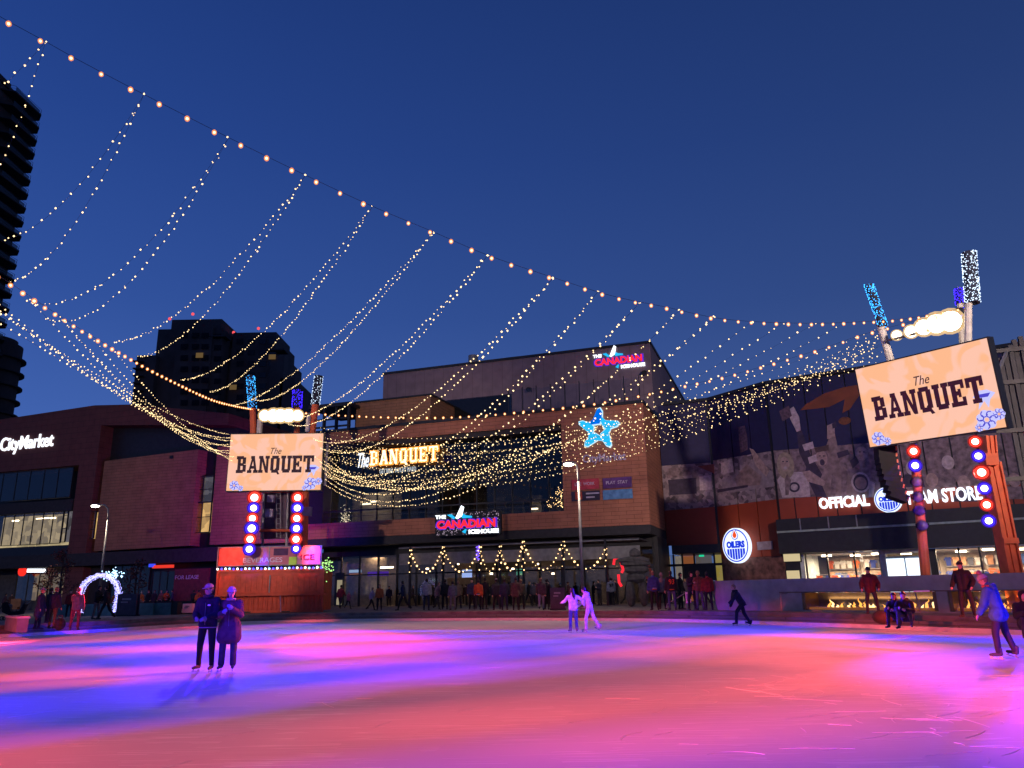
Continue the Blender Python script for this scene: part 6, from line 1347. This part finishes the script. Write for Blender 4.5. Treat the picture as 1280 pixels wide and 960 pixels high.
def build(pose, puff, coat, wide, vox):
    key = (pose, puff, coat, wide, vox)
    if key in PC: return PC[key]
    J = rig(pose); pel, up, fw, sh = J['pel'], J['up'], J['fw'], J['sh']; X = Vector((1, 0, 0)); out = {'J': J}
    # body, one continuous surface
    b = MB(); hc, R = J['hc'], J['hr']
    b.ell(hc, .076, .094, .112, 14, 10, R); b.ell(hc+R @ Vector((0, -.028, -.055)), .056, .062, .062, 12, 8, R)
    rc(b, hc+R @ Vector((0, -.088, .012)), hc+R @ Vector((0, -.104, -.018)), .009, .015, 8)
    for sd in (1, -1): b.ell(hc+R @ Vector((sd*.078, .005, -.005)), .012, .02, .032, 8, 6, R)
    rc(b, hc+R @ Vector((-.018, -.086, -.052)), hc+R @ Vector((.018, -.086, -.052)), .009, .009, 6)
    rc(b, J['neck']-up*.06, hc-Vector((0, 0, .06)), .056, .054)
    for sd in (1, -1): rc(b, pel+up*.42+X*sd*.08, pel+up*.12+X*sd*.06, .10, .09)
    rc(b, sh-X*.15-up*.03, sh+X*.15-up*.03, .055, .055)
    for k, sd in (('L', 1), ('R', -1)):
        h, n, a_, f = J[k]; rc(b, h, n, .082, .055); rc(b, n, a_, .052, .038)
        s_, e, w_, d = J['A'+k]; rc(b, s_, e, .048, .040); rc(b, e, w_, .039, .027); hand(b, w_, d, sd, 1.15)
    out['body'] = remesh(b, vox, 'body', 2)
    # jacket
    p = puff; b = MB(); top = up*.47
    rc(b, sh-X*(.145+p*.3)-up*.045, sh+X*(.145+p*.3)-up*.045, .070+p, .070+p)
    for sd in (1, -1):
        rc(b, pel+up*.40+X*sd*.075, pel+up*.20+X*sd*.07, .112+p, .100+p); rc(b, pel+up*.22+X*sd*.065, pel+up*(-.02)+X*sd*.075, .100+p, .105+p)
    if coat:
        for k, sd in (('L', 1), ('R', -1)):
            h, n, a_, f = J[k]; rc(b, h+X*sd*.01, h+(n-h)*coat+X*sd*.015, .115+p, .125+p)
        rc(b, pel, pel+(J['L'][1]+J['R'][1]-pel*2)*.5*coat, .12+p, .13+p)
    for k in ('AL', 'AR'):
        s_, e, w_, d = J[k]; rc(b, s_, e, .060+p, .052+p); rc(b, e, e+(w_-e)*.93, .052+p, .042+p*.8)
    rc(b, J['neck']-up*.05, J['neck']+up*.02, .075+p*.4, .072+p*.3)
    out['jacket'] = remesh(b, vox, 'jacket', 3)
    b = MB(); rc(b, pel-X*.07, pel+X*.07, .105, .105)
    for k, sd in (('L', 1), ('R', -1)):
        h, n, a_, f = J[k]; rc(b, h, n, .098, .072+wide*.4); rc(b, n, a_+(a_-n).normalized()*-.02, .070+wide*.4, .052+wide)
    out['trousers'] = remesh(b, vox, 'trousers', 3); PC[key] = out
    return out
def part(me, name, m, t, loc=None):
    o = bpy.data.objects.new(name, me); COL.objects.link(o); o.parent = t
    if not len(me.materials): me.materials.append(m)
    o.material_slots[0].link = 'OBJECT'; o.material_slots[0].material = m; return o
def cloth(c, k=.3):
    c = tuple(x*.62 for x in c)
    return mat('cloth_%d_%d_%d' % tuple(int(x*500) for x in c), c, .88, var=k, scale=7, bump=1.0)
SHC = {}
def person(label, loc, yaw, pose, h, jac, tro, hat=None, hair=None, shoes='shoe', puff=.0, coat=0, wide=0.0, vox=.03, group=None, extra=None, gloves=None, shoe_c=(.05, .045, .05)):
    g = build(pose, puff, coat, wide, vox); J = g['J']; s_ = h/1.75; lift = .055 if shoes == 'skate' else 0
    t = thing('person', label, 'person', loc, math.radians(yaw), group); t.scale = (s_, s_, s_)
    def put(o): o.location = (0, 0, lift); return o
    put(part(g['body'], 'body', gloves or K['skin'], t)) if False else put(part(g['body'], 'body', K['skin'], t))
    put(part(g['jacket'], 'coat' if coat else 'jacket', cloth(jac), t)); put(part(g['trousers'], 'trousers', cloth(tro), t))
    for k, sd in (('L', 1), ('R', -1)):
        a_, f = J[k][2], J[k][3]; fr_ = math.radians(max(-60, min(30, -f*.8 if pose != 'sit' else 0)))
        key = ('shoe', shoes)
        if key not in SHC:
            b = MB(); rc(b, (0, .03, -.03), (0, -.12, -.048), .042, .036, 10); rc(b, (0, .03, -.03), (0, .02, .08 if shoes == 'skate' else .02), .046, .048, 10); rc(b, (0, -.12, -.05), (0, -.17, -.055), .036, .028)
            SHC[key] = remesh(b, .014, 'boot', 2)
            b = MB(); b.box(-.004, .004, -.19, .075, -.135, -.115).box(-.006, .006, -.16, -.12, -.118, -.085).box(-.006, .006, .0, .05, -.118, -.085); SHC['blade'] = b.mesh('blade'); SHC['blade'].materials.append(K['blade'])
        o = part(SHC[key], 'boot', cloth(shoe_c, .1), t); o.location = a_+Vector((0, 0, lift)); o.rotation_euler = (-fr_ if f < 0 else 0, 0, sd*math.radians(10))
        if shoes == 'skate': like(SHC['blade'], 'blade', o)
    hc, R = J['hc']+Vector((0, 0, lift)), J['hr']; HR = Matrix.Translation(hc) @ R.to_4x4()
    def hd(mb, name, m, sm=True): o = mb.obj(name, m, t, sm); o.matrix_local = HR; return o
    hm = {'dark': K['hairb'], 'fair': K['hairl']}.get(hair)
    if hair:
        b = MB(); n = 14
        if hat is None or hat[0] != 'hood': b.ell((0, .012, .018), .086, .100, .112, n, 10)
        b.v = [(x, y, z) if not (y < -.045 and z < .052) else (x*.6, y*.35, z*.9) for x, y, z in b.v]; hd(b, 'hair', hm)
    if hair and extra and 'long' in extra:
        b = MB(); rc(b, (0, .055, .02), (0, .115, -.22), .075, .085, 12, .6); rc(b, (0, .11, -.2), (.01, .15, -.38), .08, .03, 12, .5)
        for sd in (1, -1): rc(b, (sd*.07, -.01, -.02), (sd*.085, -.02, -.22), .028, .022, 8)
        o = remesh(b, .02, 'long_hair', 2); q = part(o, 'long_hair', hm, t); q.matrix_local = HR
    if vox < .02:
        q = J['pel']+J['up']*.44+J['fw']*(.112+puff*1.05); q2 = J['pel']-J['up']*(.02 if not coat else .02)+J['fw']*(.112+puff*1.05)
        if pose not in ('skate_arm',):
            b = MB().tube([q, q.lerp(q2, .5)+J['fw']*.012, q2], .006, 5); put(b.obj('zip', mat('zip_grey', (.18, .17, .2), .4, .5), t))
        for sd in (1, -1):
            a_ = J['pel']+J['up']*.10+Vector((sd*.10, 0, 0))+J['fw']*(.095+puff); b_ = J['pel']+J['up']*.0+Vector((sd*.14, 0, 0))+J['fw']*(.085+puff); put(MB().tube([a_, b_], .007, 5).obj('pocket_edge', mat('pocket_dark', (.01, .01, .012), .8), t))
        if not coat: rng = [(.188*math.cos(2*PI*k/20)*(1+puff*2), .128*math.sin(2*PI*k/20)*(1+puff*3), 0) for k in range(21)]; o = MB().tube(rng, .012, 6, caps=False).obj('jacket_hem', cloth((.45, .36, .42) if 'logo' in (extra or {}) else tuple(x*.7 for x in jac), .1), t, True); o.location = J['pel']-J['up']*.085+Vector((0, 0, lift))
        b = MB(); rc(b, (-.017, -.099, -.052), (.017, -.099, -.052), .0045, .0045, 6); hd(b, 'lips', mat('lips', (.35, .10, .10), .5, var=0))
        for sd in (1, -1): b = MB(); rc(b, (sd*.018, -.093, .024), (sd*.044, -.084, .024), .0045, .004, 6); hd(b, 'eyebrow', hm or K['hairb'])
        for sd in (1, -1): b = MB().ell((sd*.030, -.082, .008), .011, .008, .008, 8, 6); hd(b, 'eye', K['eye'])
    if hat:
        kd, c = hat; m = cloth(c, .12)
        if kd == 'beanie' or kd == 'pompom':
            b = MB().ell((0, .006, .045), .090, .106, .092, 16, 10); b.v = [(x, y, max(z, .02)) for x, y, z in b.v]; b.ring((0, 0), 0, 0, 0, 0, 3) if False else None
            hd(b, 'hat', m); q = MB(); rng = [(.092*math.cos(2*PI*k/16), .006+.108*math.sin(2*PI*k/16), .035) for k in range(17)]; q.tube(rng, .016, 6, caps=False); hd(q, 'hat_band', m)
            if kd == 'pompom':
                q = MB(); rnd = random.Random(4)
                for k in range(60): v = Vector([rnd.gauss(0, 1) for _ in range(3)]).normalized()*.045; q.ell(Vector((0, .02, .165))+v, .016, .016, .016, 5, 4)
                hd(q, 'pompom', cloth((c[0]*.8+.05, c[1]*.5, c[2]*.6), .2))
        if kd == 'cap':
            b = MB().ell((0, .004, .050), .088, .103, .078, 16, 10); b.v = [(x, y, max(z, .035)) for x, y, z in b.v]; hd(b, 'cap', m)
            hd(MB().prism_z([(-.07, -.07), (-.062, -.13), (-.03, -.165), (.03, -.165), (.062, -.13), (.07, -.07)], .032, .042), 'cap_brim', m, False)
        if kd == 'hood':
            b = MB(); b.ell((0, .03, .02), .108, .118, .130, 16, 12); b.v = [(x, y, z) if y > -.05 else (x*1.0, -.05-(y+.05)*.2, z) for x, y, z in b.v]; hd(b, 'hood', cloth(jac)); hd(MB().ell((0, -.040, -.005), .072, .055, .088, 14, 10), 'face', K['skin'])
    if extra:
        if 'hood_down' in extra:
            q = J['neck']+Vector((0, .09, .02+lift)); b = MB(); rc(b, (-.08, 0, 0), (.08, 0, 0), .055, .055); rc(b, (-.05, .03, -.06), (.05, .03, -.06), .05, .05); o = remesh(b, .02, 'hood', 2); part(o, 'hood', cloth(jac), t).location = q
        if 'scarf' in extra:
            b = MB(); rng = [(.085*math.cos(2*PI*k/14), .085*math.sin(2*PI*k/14), .0) for k in range(15)]; b.tube(rng, .032, 8, caps=False); o = b.obj('scarf', cloth(extra['scarf'], .1), t, True); o.location = J['neck']+Vector((0, -.02, .0+lift))
        if 'gloves' in extra:
            b = MB()
            for k, sd in (('AL', 1), ('AR', -1)): hand(b, J[k][2], J[k][3], sd, 1.45); rc(b, J[k][2]-J[k][3]*.04, J[k][2]+J[k][3]*.02, .042, .038)
            o = remesh(b, .011, 'gloves', 1); part(o, 'gloves', cloth(extra['gloves'], .1), t).location = (0, 0, lift)
        if 'number' in extra:
            s2, col, face = extra['number']; b_ = .148 if face > 0 else -.148; q = J['pel']+J['up']*.33
            o = text('jersey_number', s2, -.13, .13, -.12, .12, 0, .008, emis('n', (1, 1, 1)) if False else cloth(col, .1), t, .03)
            o.location = q+Vector((0, (b_*(1+puff*3))+.01*face, lift)); o.rotation_euler = (-math.radians(POSES[pose]['lean'])*1 if face < 0 else math.radians(POSES[pose]['lean'])*-1, 0, PI if face > 0 else 0)
        if 'stripe' in extra:
            for z_, c in zip((.02, .075), extra['stripe']):
                q = J['pel']+J['up']*(z_-.03); rng = [(.176*math.cos(2*PI*k/18)*(1+puff), .122*math.sin(2*PI*k/18)*(1+puff*2), 0) for k in range(19)]
                o = MB().tube(rng, .014, 5, caps=False).obj('jersey_stripe', cloth(c, .1), t); o.location = q+Vector((0, 0, lift)); o.scale = (1, 1, 1.8)
        if 'logo' in extra:
            o = MB().disc((0, 0), .018, 0, .008, 10, .035).obj('chest_mark', K['whitep'], t); o.location = J['pel']+J['up']*.38+Vector((.085, -.128-puff*1.2, lift))
    return t
V1 = .0155
G = lambda x, y: onZ(x, y, .0)
# skaters
person('man in dark navy jacket and pale cap standing beside the woman in the long coat', G(255, 840), -6, 'hands_front', 1.80, (.010, .012, .028), (.008, .008, .012), ('cap', (.35, .33, .42)), 'dark', 'skate', .028, 0, 0, V1, None, {'gloves': (.30, .28, .42), 'logo': 1, 'scarf': (.03, .03, .05)}, shoe_c=(.20, .12, .14))
person('woman in long mauve coat and pale knitted hat standing beside the man in navy', G(283, 839), 8, 'hug', 1.72, (.15, .065, .085), (.06, .05, .09), ('beanie', (.62, .50, .56)), 'dark', 'skate', .030, .62, .02, V1, None, {'long': 1, 'gloves': (.40, .36, .62), 'scarf': (.45, .33, .36)}, shoe_c=(.08, .06, .10))
person('girl skating away in white sweater and blue jeans, long dark hair, one arm stretched out', G(717.5, 791), 195, 'skate_arm', 1.62, (1.1, .98, 1.05), (.09, .12, .35), None, 'dark', 'skate', .020, 0, .012, V1, None, {'long': 1}, shoe_c=(.25, .22, .3))
person('girl in pale pink tracksuit leaning forward behind her friend, hair tied up', G(738, 790), 245, 'skate_hold', 1.68, (1.05, .84, .84), (1.0, .80, .80), None, 'dark', 'skate', .014, 0, .004, V1, None, {'hood_down': 1}, shoe_c=(.70, .62, .66))
person('skater dressed all in black bent low gliding left before the concrete wall', G(930, 783), 275, 'skate_low', 1.80, (.022, .018, .035), (.016, .015, .022), None, 'fair', 'skate', .022, 0, .010, V1, None, {'hood_down': 1}, shoe_c=(.02, .02, .02))
person('skater in bright blue jacket and white pompom hat at the right edge of the ice', G(1258, 823.5), 222, 'glide', 1.74, (.045, .17, .40), (.035, .03, .06), ('pompom', (.62, .48, .50)), 'fair', 'skate', .034, .16, .012, V1, None, {'hood_down': 1, 'scarf': (.55, .12, .10)}, shoe_c=(.10, .08, .10))
# people on the wall side
Gp = lambda x, y, z=.5: onZ(x, y, z)
person('man in dark red jacket standing on the step before the long fire', Gp(1092, 768), -25, 'pockets', 1.76, (.13, .025, .035), (.04, .04, .06), ('beanie', (.03, .03, .07)), 'dark', 'shoe', .035, 0, 0, .02)
person('man in black jacket and beanie standing before the right hand fire', Gp(1211, 772), -50, 'pockets', 1.80, (.02, .018, .022), (.022, .02, .026), ('beanie', (.02, .02, .02)), 'dark', 'shoe', .030, 0, 0, .02)
st_ = onZ(1112, 781, .33)
person('seated woman in black coat with long dark hair, left of the seated pair', Vector((st_.x+.45, st_.y+.25, .07)), -48, 'sit', 1.70, (.018, .015, .020), (.025, .025, .035), None, 'dark', 'shoe', .035, 0, 0, .02, None, {'long': 1})
st_ = onZ(1123, 782, .33)
person('seated man in black jacket, right of the pair sitting on the step', Vector((st_.x+.45, st_.y+.25, .07)), -40, 'sit', 1.74, (.018, .015, .020), (.10, .09, .10), None, 'dark', 'shoe', .035, 0, 0, .02, None, {'hood_down': 1})
st_ = onZ(1275, 793, .33)
person('seated person in black half hidden behind the blue jacket at the right edge', Vector((st_.x+.4, st_.y+.3, .05)), -20, 'sit', 1.76, (.02, .015, .02), (.03, .03, .035), ('hood', (.02, .02, .02)), None, 'shoe', .04, 0, 0, .03)
# left side of the plaza
NV, BK, GY, BR, OR_, RD, WH_, JN = (.02, .025, .07), (.016, .015, .02), (.20, .19, .21), (.12, .08, .06), (.60, .13, .03), (.35, .03, .04), (.60, .55, .58), (.08, .10, .20)
C = [  # px, foot py, yaw, pose, height, jacket, trousers, hat, hair, coat, extra, label
 (46, 787, 100, 'stand', 1.74, NV, BK, ('beanie', (.3, .3, .4)), 'fair', .7, None, 'person in long navy coat and pale hat at far left near the rink edge', .33),
 (64, 786, 170, 'stand', 1.78, NV, BR, None, 'fair', 0, {'logo': 1}, 'person in navy jacket with white patch and brown trousers beside the long navy coat', .33),
 (58, 780, 150, 'stand', 1.66, BK, BK, None, 'dark', 0, None, 'dark figure half hidden behind the navy jacket with a white patch', .45),
 (92, 788, 200, 'phone', 1.70, (.16, .11, .10), (.16, .02, .03), ('beanie', (.4, .25, .2)), 'fair', 0, None, 'person in tan jacket and red trousers near the rink edge left of the arch', .33),
 (85, 772, 20, 'stand', 1.62, RD, BK, None, 'dark', 0, None, 'small person in red jacket behind the tan jacket left of the arch', .5),
 (119, 774, 80, 'crossed', 1.76, BK, GY, None, 'dark', 0, None, 'left one of the couple in black under the glowing arch, grey trousers', .5),
 (131, 774, -80, 'walk', 1.80, BK, BK, None, 'dark', 0, None, 'right one of the couple in black under the glowing arch, striding', .5),
 (142, 767, 0, 'stand', 1.5, OR_, BK, None, 'dark', 0, None, 'small person in orange just behind the right leg of the glowing arch', .5),
 (12, 764, 40, 'stand', 1.70, (.14, .06, .05), BK, None, 'dark', 0, None, 'person in rust brown jacket at the far left edge of the plaza', .5),
 (3, 765, 140, 'walk', 1.74, (.10, .04, .06), BK, None, 'dark', 0, None, 'leftmost person of all, dark red jacket, cut by the picture edge', .5),
 (175, 763, 10, 'stand', 1.60, OR_, GY, ('beanie', WH_), 'fair', 0, {'stripe': (NV, WH_)}, 'person in orange jersey and white hat behind the teal planter right of the arch', .5),
 (184, 762, -10, 'stand', 1.72, BK, BK, None, 'fair', .5, None, 'person in long black coat, left of two in black by the lit shop door', .5),
 (191, 762, 20, 'stand', 1.74, (.03, .025, .04), BK, None, 'dark', .5, None, 'person in long charcoal coat, right of two in black by the lit shop door', .5),
 (200, 762, -20, 'stand', 1.70, (.34, .10, .10), BK, None, 'fair', 0, {'stripe': (WH_, OR_)}, 'person in muted red jersey with a pale stripe by the lit shop door', .5),
 (206, 762, 40, 'crossed', 1.72, OR_, BK, None, 'dark', 0, {'stripe': (WH_, NV)}, 'person in orange jersey with white and navy stripes beside the muted red jersey', .5),
 (214, 762, -60, 'stand', 1.74, (.06, .05, .12), BK, None, 'dark', 0, {'stripe': (OR_, WH_)}, 'person in navy jersey with orange stripe at the left edge of the hoarding', .5),
 (240, 762, 180, 'walk2', 1.70, BK, BK, None, 'dark', 0, None, 'person in black walking by the small white sandwich board', .5),
 (246, 762, 160, 'walk', 1.72, OR_, BK, None, 'dark', 0, None, 'person in orange jacket half hidden behind the man in the pale cap', .5),
 (425, 761, 170, 'walk', 1.74, (.30, .05, .09), (.06, .06, .10), None, 'dark', 0, None, 'person in crimson jacket walking in front of the pale lit doorway', .5),
 (435, 761, 150, 'walk2', 1.22, (.50, .20, .28), BK, ('beanie', (.5, .2, .3)), None, 0, None, 'small child in pink beside the crimson jacket', .5),
 (464, 763, 120, 'walk', 1.45, (.62, .50, .56), BK, None, 'fair', 0, None, 'child in white and pink jacket striding left of the orange vest', .5),
 (474, 763, 0, 'stand', 1.58, (.62, .16, .05), BK, None, 'fair', 0, None, 'child in bright orange vest left of the walking navy figure', .5),
 (504, 763, -100, 'walk', 1.80, (.02, .03, .08), BK, None, 'dark', 0, None, 'person in dark blue jacket in full stride alone on the plaza', .5),
 (533, 763, 180, 'stand', 1.84, (.46, .42, .46), NV, None, 'dark', 0, None, 'person in light grey jacket and navy trousers seen from behind', .5),
 (547, 762, 60, 'walk2', 1.68, (.45, .25, .30), BR, None, 'fair', 0, None, 'person in dusty pink top and brown trousers right of the light grey jacket', .5),
 (556, 762, 180, 'stand', 1.80, BK, BK, None, 'dark', 0, None, 'tall dark figure between the dusty pink top and the blue grey hoodie', .5),
 (566, 763, 200, 'stand', 1.66, (.13, .14, .22), (.14, .15, .20), None, 'dark', 0, None, 'person in blue grey hoodie left of the tan jacket', .5),
 (573, 762, 190, 'walk', 1.76, (.24, .17, .12), BK, None, 'fair', 0, None, 'person in tan jacket left of the orange back jersey', .5),
 (590, 762, 0, 'stand', 1.80, (.05, .06, .14), BK, None, 'dark', 0, None, 'dark navy figure just left of the orange back jersey', .5),
 (598, 763, 180, 'walk2', 1.74, (.62, .12, .03), BK, None, 'dark', 0, {'stripe': (WH_, NV)}, 'orange hockey jersey with white and navy stripes, person seen from behind mid crowd', .5),
 (606, 762, 150, 'stand', 1.82, BK, BK, ('beanie', BK), 'dark', 0, None, 'person in black with a beanie just right of the orange back jersey', .5),
 (621, 763, 190, 'walk', 1.80, (.025, .03, .05), BK, ('cap', (.45, .42, .45)), 'dark', 0, None, 'person in near black jacket and pale grey cap, middle of the crowd', .5),
 (631, 763, 180, 'stand', 1.72, (.03, .04, .09), NV, None, 'dark', 0, None, 'person in navy right of the pale grey cap', .5),
 (645, 763, 170, 'stand', 1.78, (.11, .075, .06), BK, None, 'dark', .3, None, 'person in brown hip length coat in the crowd', .5),
 (652, 762, 200, 'stand', 1.70, (.09, .06, .05), BK, None, 'fair', 0, None, 'fair haired person in dark brown right of the hip length coat', .5),
 (677, 763, 180, 'walk2', 1.74, (.10, .06, .07), (.30, .30, .40), None, 'fair', 0, None, 'person in maroon top and light jeans left of the dark sandwich board', .5),
 (684, 762, 150, 'stand', 1.66, BK, BK, None, 'dark', 0, None, 'short dark figure between the light jeans and the sandwich board', .5),
 (765, 757, 180, 'stand', 1.80, (.50, .47, .50), BK, None, 'dark', 0, {'number': ('97', BK, 1)}, 'person in white jersey numbered on the back beside the red neon sign', .5),
 (819, 763, 185, 'stand', 1.88, (.05, .08, .30), BK, None, 'fair', 0, {'stripe': (OR_, WH_)}, 'person in royal blue jersey with orange and white stripes left of the number 93', .5),
 (829, 762, 160, 'stand', 1.80, (.30, .24, .26), BK, ('hood', GY), None, 0, None, 'hooded person in grey mauve between the blue jersey and the number 93', .5),
 (841, 763, 180, 'stand', 1.86, (.03, .02, .03), JN, None, 'dark', 0, {'number': ('93', (.8, .12, .03), 1), 'stripe': (OR_, BK)}, 'person in black jersey with orange number 93 on the back', .5),
 (852, 762, 60, 'stand', 1.78, BK, BK, None, 'dark', 0, None, 'dark figure right of the number 93 by the sloping handrail', .5),
 (866, 763, 20, 'crossed', 1.80, (.04, .03, .05), BK, ('beanie', BK), 'dark', 0, None, 'person in dark jacket and beanie behind the white notice', .5),
 (876, 763, 190, 'stand', 1.82, (.26, .10, .06), (.12, .12, .15), None, 'fair', 0, None, 'person in rust jacket and grey trousers left of the concrete wall', .5),
 (887, 763, 170, 'stand', 1.76, (.30, .04, .03), BK, None, 'dark', 0, None, 'person in red jacket right at the slanted end of the concrete wall', .5)]
for i, (px, py, yaw, pose, h, jc, tr_, hat, hair, coat, ex, lab, z) in enumerate(C):
    sit = onZ(px, py, z); sc_ = 1.06 if px > 380 else 1.0
    person(lab, sit, yaw, pose, h*sc_, jc, tr_, hat, hair, 'shoe', .022, coat, .006, .034, 'people on the plaza' , ex)
# further back in the crowd: darker figures by the doors
back = [(486, 758), (515, 758), (524, 757), (542, 757), (583, 757), (612, 757), (637, 757), (661, 757), (668, 758), (712, 757), (750, 757), (835, 757), (848, 756), (858, 757), (872, 756), (881, 757)]
bcol = [((.03, .03, .06), 'navy'), ((.07, .05, .05), 'brown'), (BK, 'black'), ((.10, .09, .11), 'grey'), ((.09, .03, .04), 'maroon')]
wh = ['right of the lit shop screens', 'behind the walking navy figure', 'left of the light grey jacket', 'behind the light grey jacket and dusty pink top', 'behind the tan jacket', 'right of the beanie in black', 'behind the navy figure in the middle', 'right of the dark brown pair', 'left of the light jeans', 'behind the girl skating away', 'left of the white numbered jersey', 'behind the hooded grey mauve figure', 'behind the number 93', 'behind the sloping handrail', 'behind the rust jacket', 'behind the red jacket']
for k, (px, py) in enumerate(back):
    c, cn = bcol[k % 5]
    person('%s clad figure deep in the crowd %s' % (cn, wh[k]), onZ(px, py, .5), (k*67) % 360, ('stand', 'walk', 'crossed', 'walk2')[k % 4], 1.70+.04*(k % 4), c, BK, ('beanie', c) if k % 3 == 0 else None, ('dark', 'fair')[k % 2], 'shoe', .022, 0, .006, .034, 'people deep in the crowd')
rk = random.Random(11)
for k in range(30):
    px = 480+k*14+rk.uniform(-5, 5) if k < 24 else 812+(k-24)*13+rk.uniform(-4, 4)
    od = 'first second third fourth fifth sixth seventh eighth ninth tenth eleventh twelfth thirteenth fourteenth fifteenth sixteenth seventeenth eighteenth nineteenth twentieth twenty-first twenty-second twenty-third twenty-fourth'.split()
    person('dark silhouette, %s from the left in the rearmost row before the patio' % od[k] if k < 24 else 'dark silhouette, %s from the left in the row behind the number 93 jersey' % od[k-24], onZ(px, 755.5+rk.uniform(-.7, .9)-(1.2 if px > 800 else 0), .5), rk.uniform(0, 360), ('stand', 'crossed', 'walk', 'walk2', 'phone')[k % 5], rk.uniform(1.62, 1.92), BK, BK, ('beanie', BK) if k % 4 == 0 else None, 'dark', 'shoe', .034, 0, .006, .034, 'silhouettes in the packed crowd')
# pushchair at the far left
q = onZ(16, 775, .5); t = thing('pushchair', 'black pushchair with a sleeping bundle at the far left of the plaza', 'pushchair', q, .3)
MB().prism([(-.55, .45), (-.15, .25), (.45, .30), (.62, .85), (.50, .90), (.30, .50), (-.1, .45), (-.35, 1.0), (-.6, .95)], -.22, .22).obj('seat', cloth(BK), t)
MB().tube([(-.5, 0, .1), (.2, 0, .5), (.75, 0, 1.0)], .02, 6).tube([(.4, 0, .1), (0, 0, .55)], .02, 6).obj('frame', K['grey'], t)
for x in (-.5, .4):
    for y in (-.22, .22): MB().ring((x, .12), .07, .12, y-.02, y+.02, 16).obj('wheel', K['black'], t)
MB().ell((-.25, 0, .75), .14, .12, .14, 10, 8).obj('bundle', cloth(GY), t, True)
q = onZ(74, 787, .33); t = thing('backpack', 'black backpack sitting on the rink step between the two groups at left', 'bag', q); MB().ell((0, 0, .22), .24, .18, .26, 12, 8).obj('bag', cloth(BK), t, True); MB().ring((0, .52), .07, .09, -.02, .02, 14).obj('strap', K['black'], t)
q = onZ(8, 789, .33); t = thing('low_wall', 'low concrete bench wall at the far left beside the rink', 'wall', (q.x, q.y+.3, .3), -.9); MB().box(-2.5, 1.6, 0, .4, 0, .55).obj('block', K['concd'], t); MB().box(-2.55, 1.65, -.04, .44, .55, .62).obj('coping', K['conc'], t)
q = onZ(16, 766, .5); t = thing('wicker_chair', 'tan boxy chair standing at the far left behind the pushchair', 'chair', q, .2)
MB().box(-.4, .4, -.3, .3, .3, .5).obj('seat', mat('tan_chair', (.25, .11, .05)), t); MB().box(-.4, .4, .3, .4, .3, 1.2).obj('backrest', mat('tan_chair', (.25, .11, .05)), t)
for x in (-.36, .36):
    for y in (-.26, .34): MB().box(x-.03, x+.03, y-.03, y+.03, 0, .3).obj('leg', K['bark'], t)
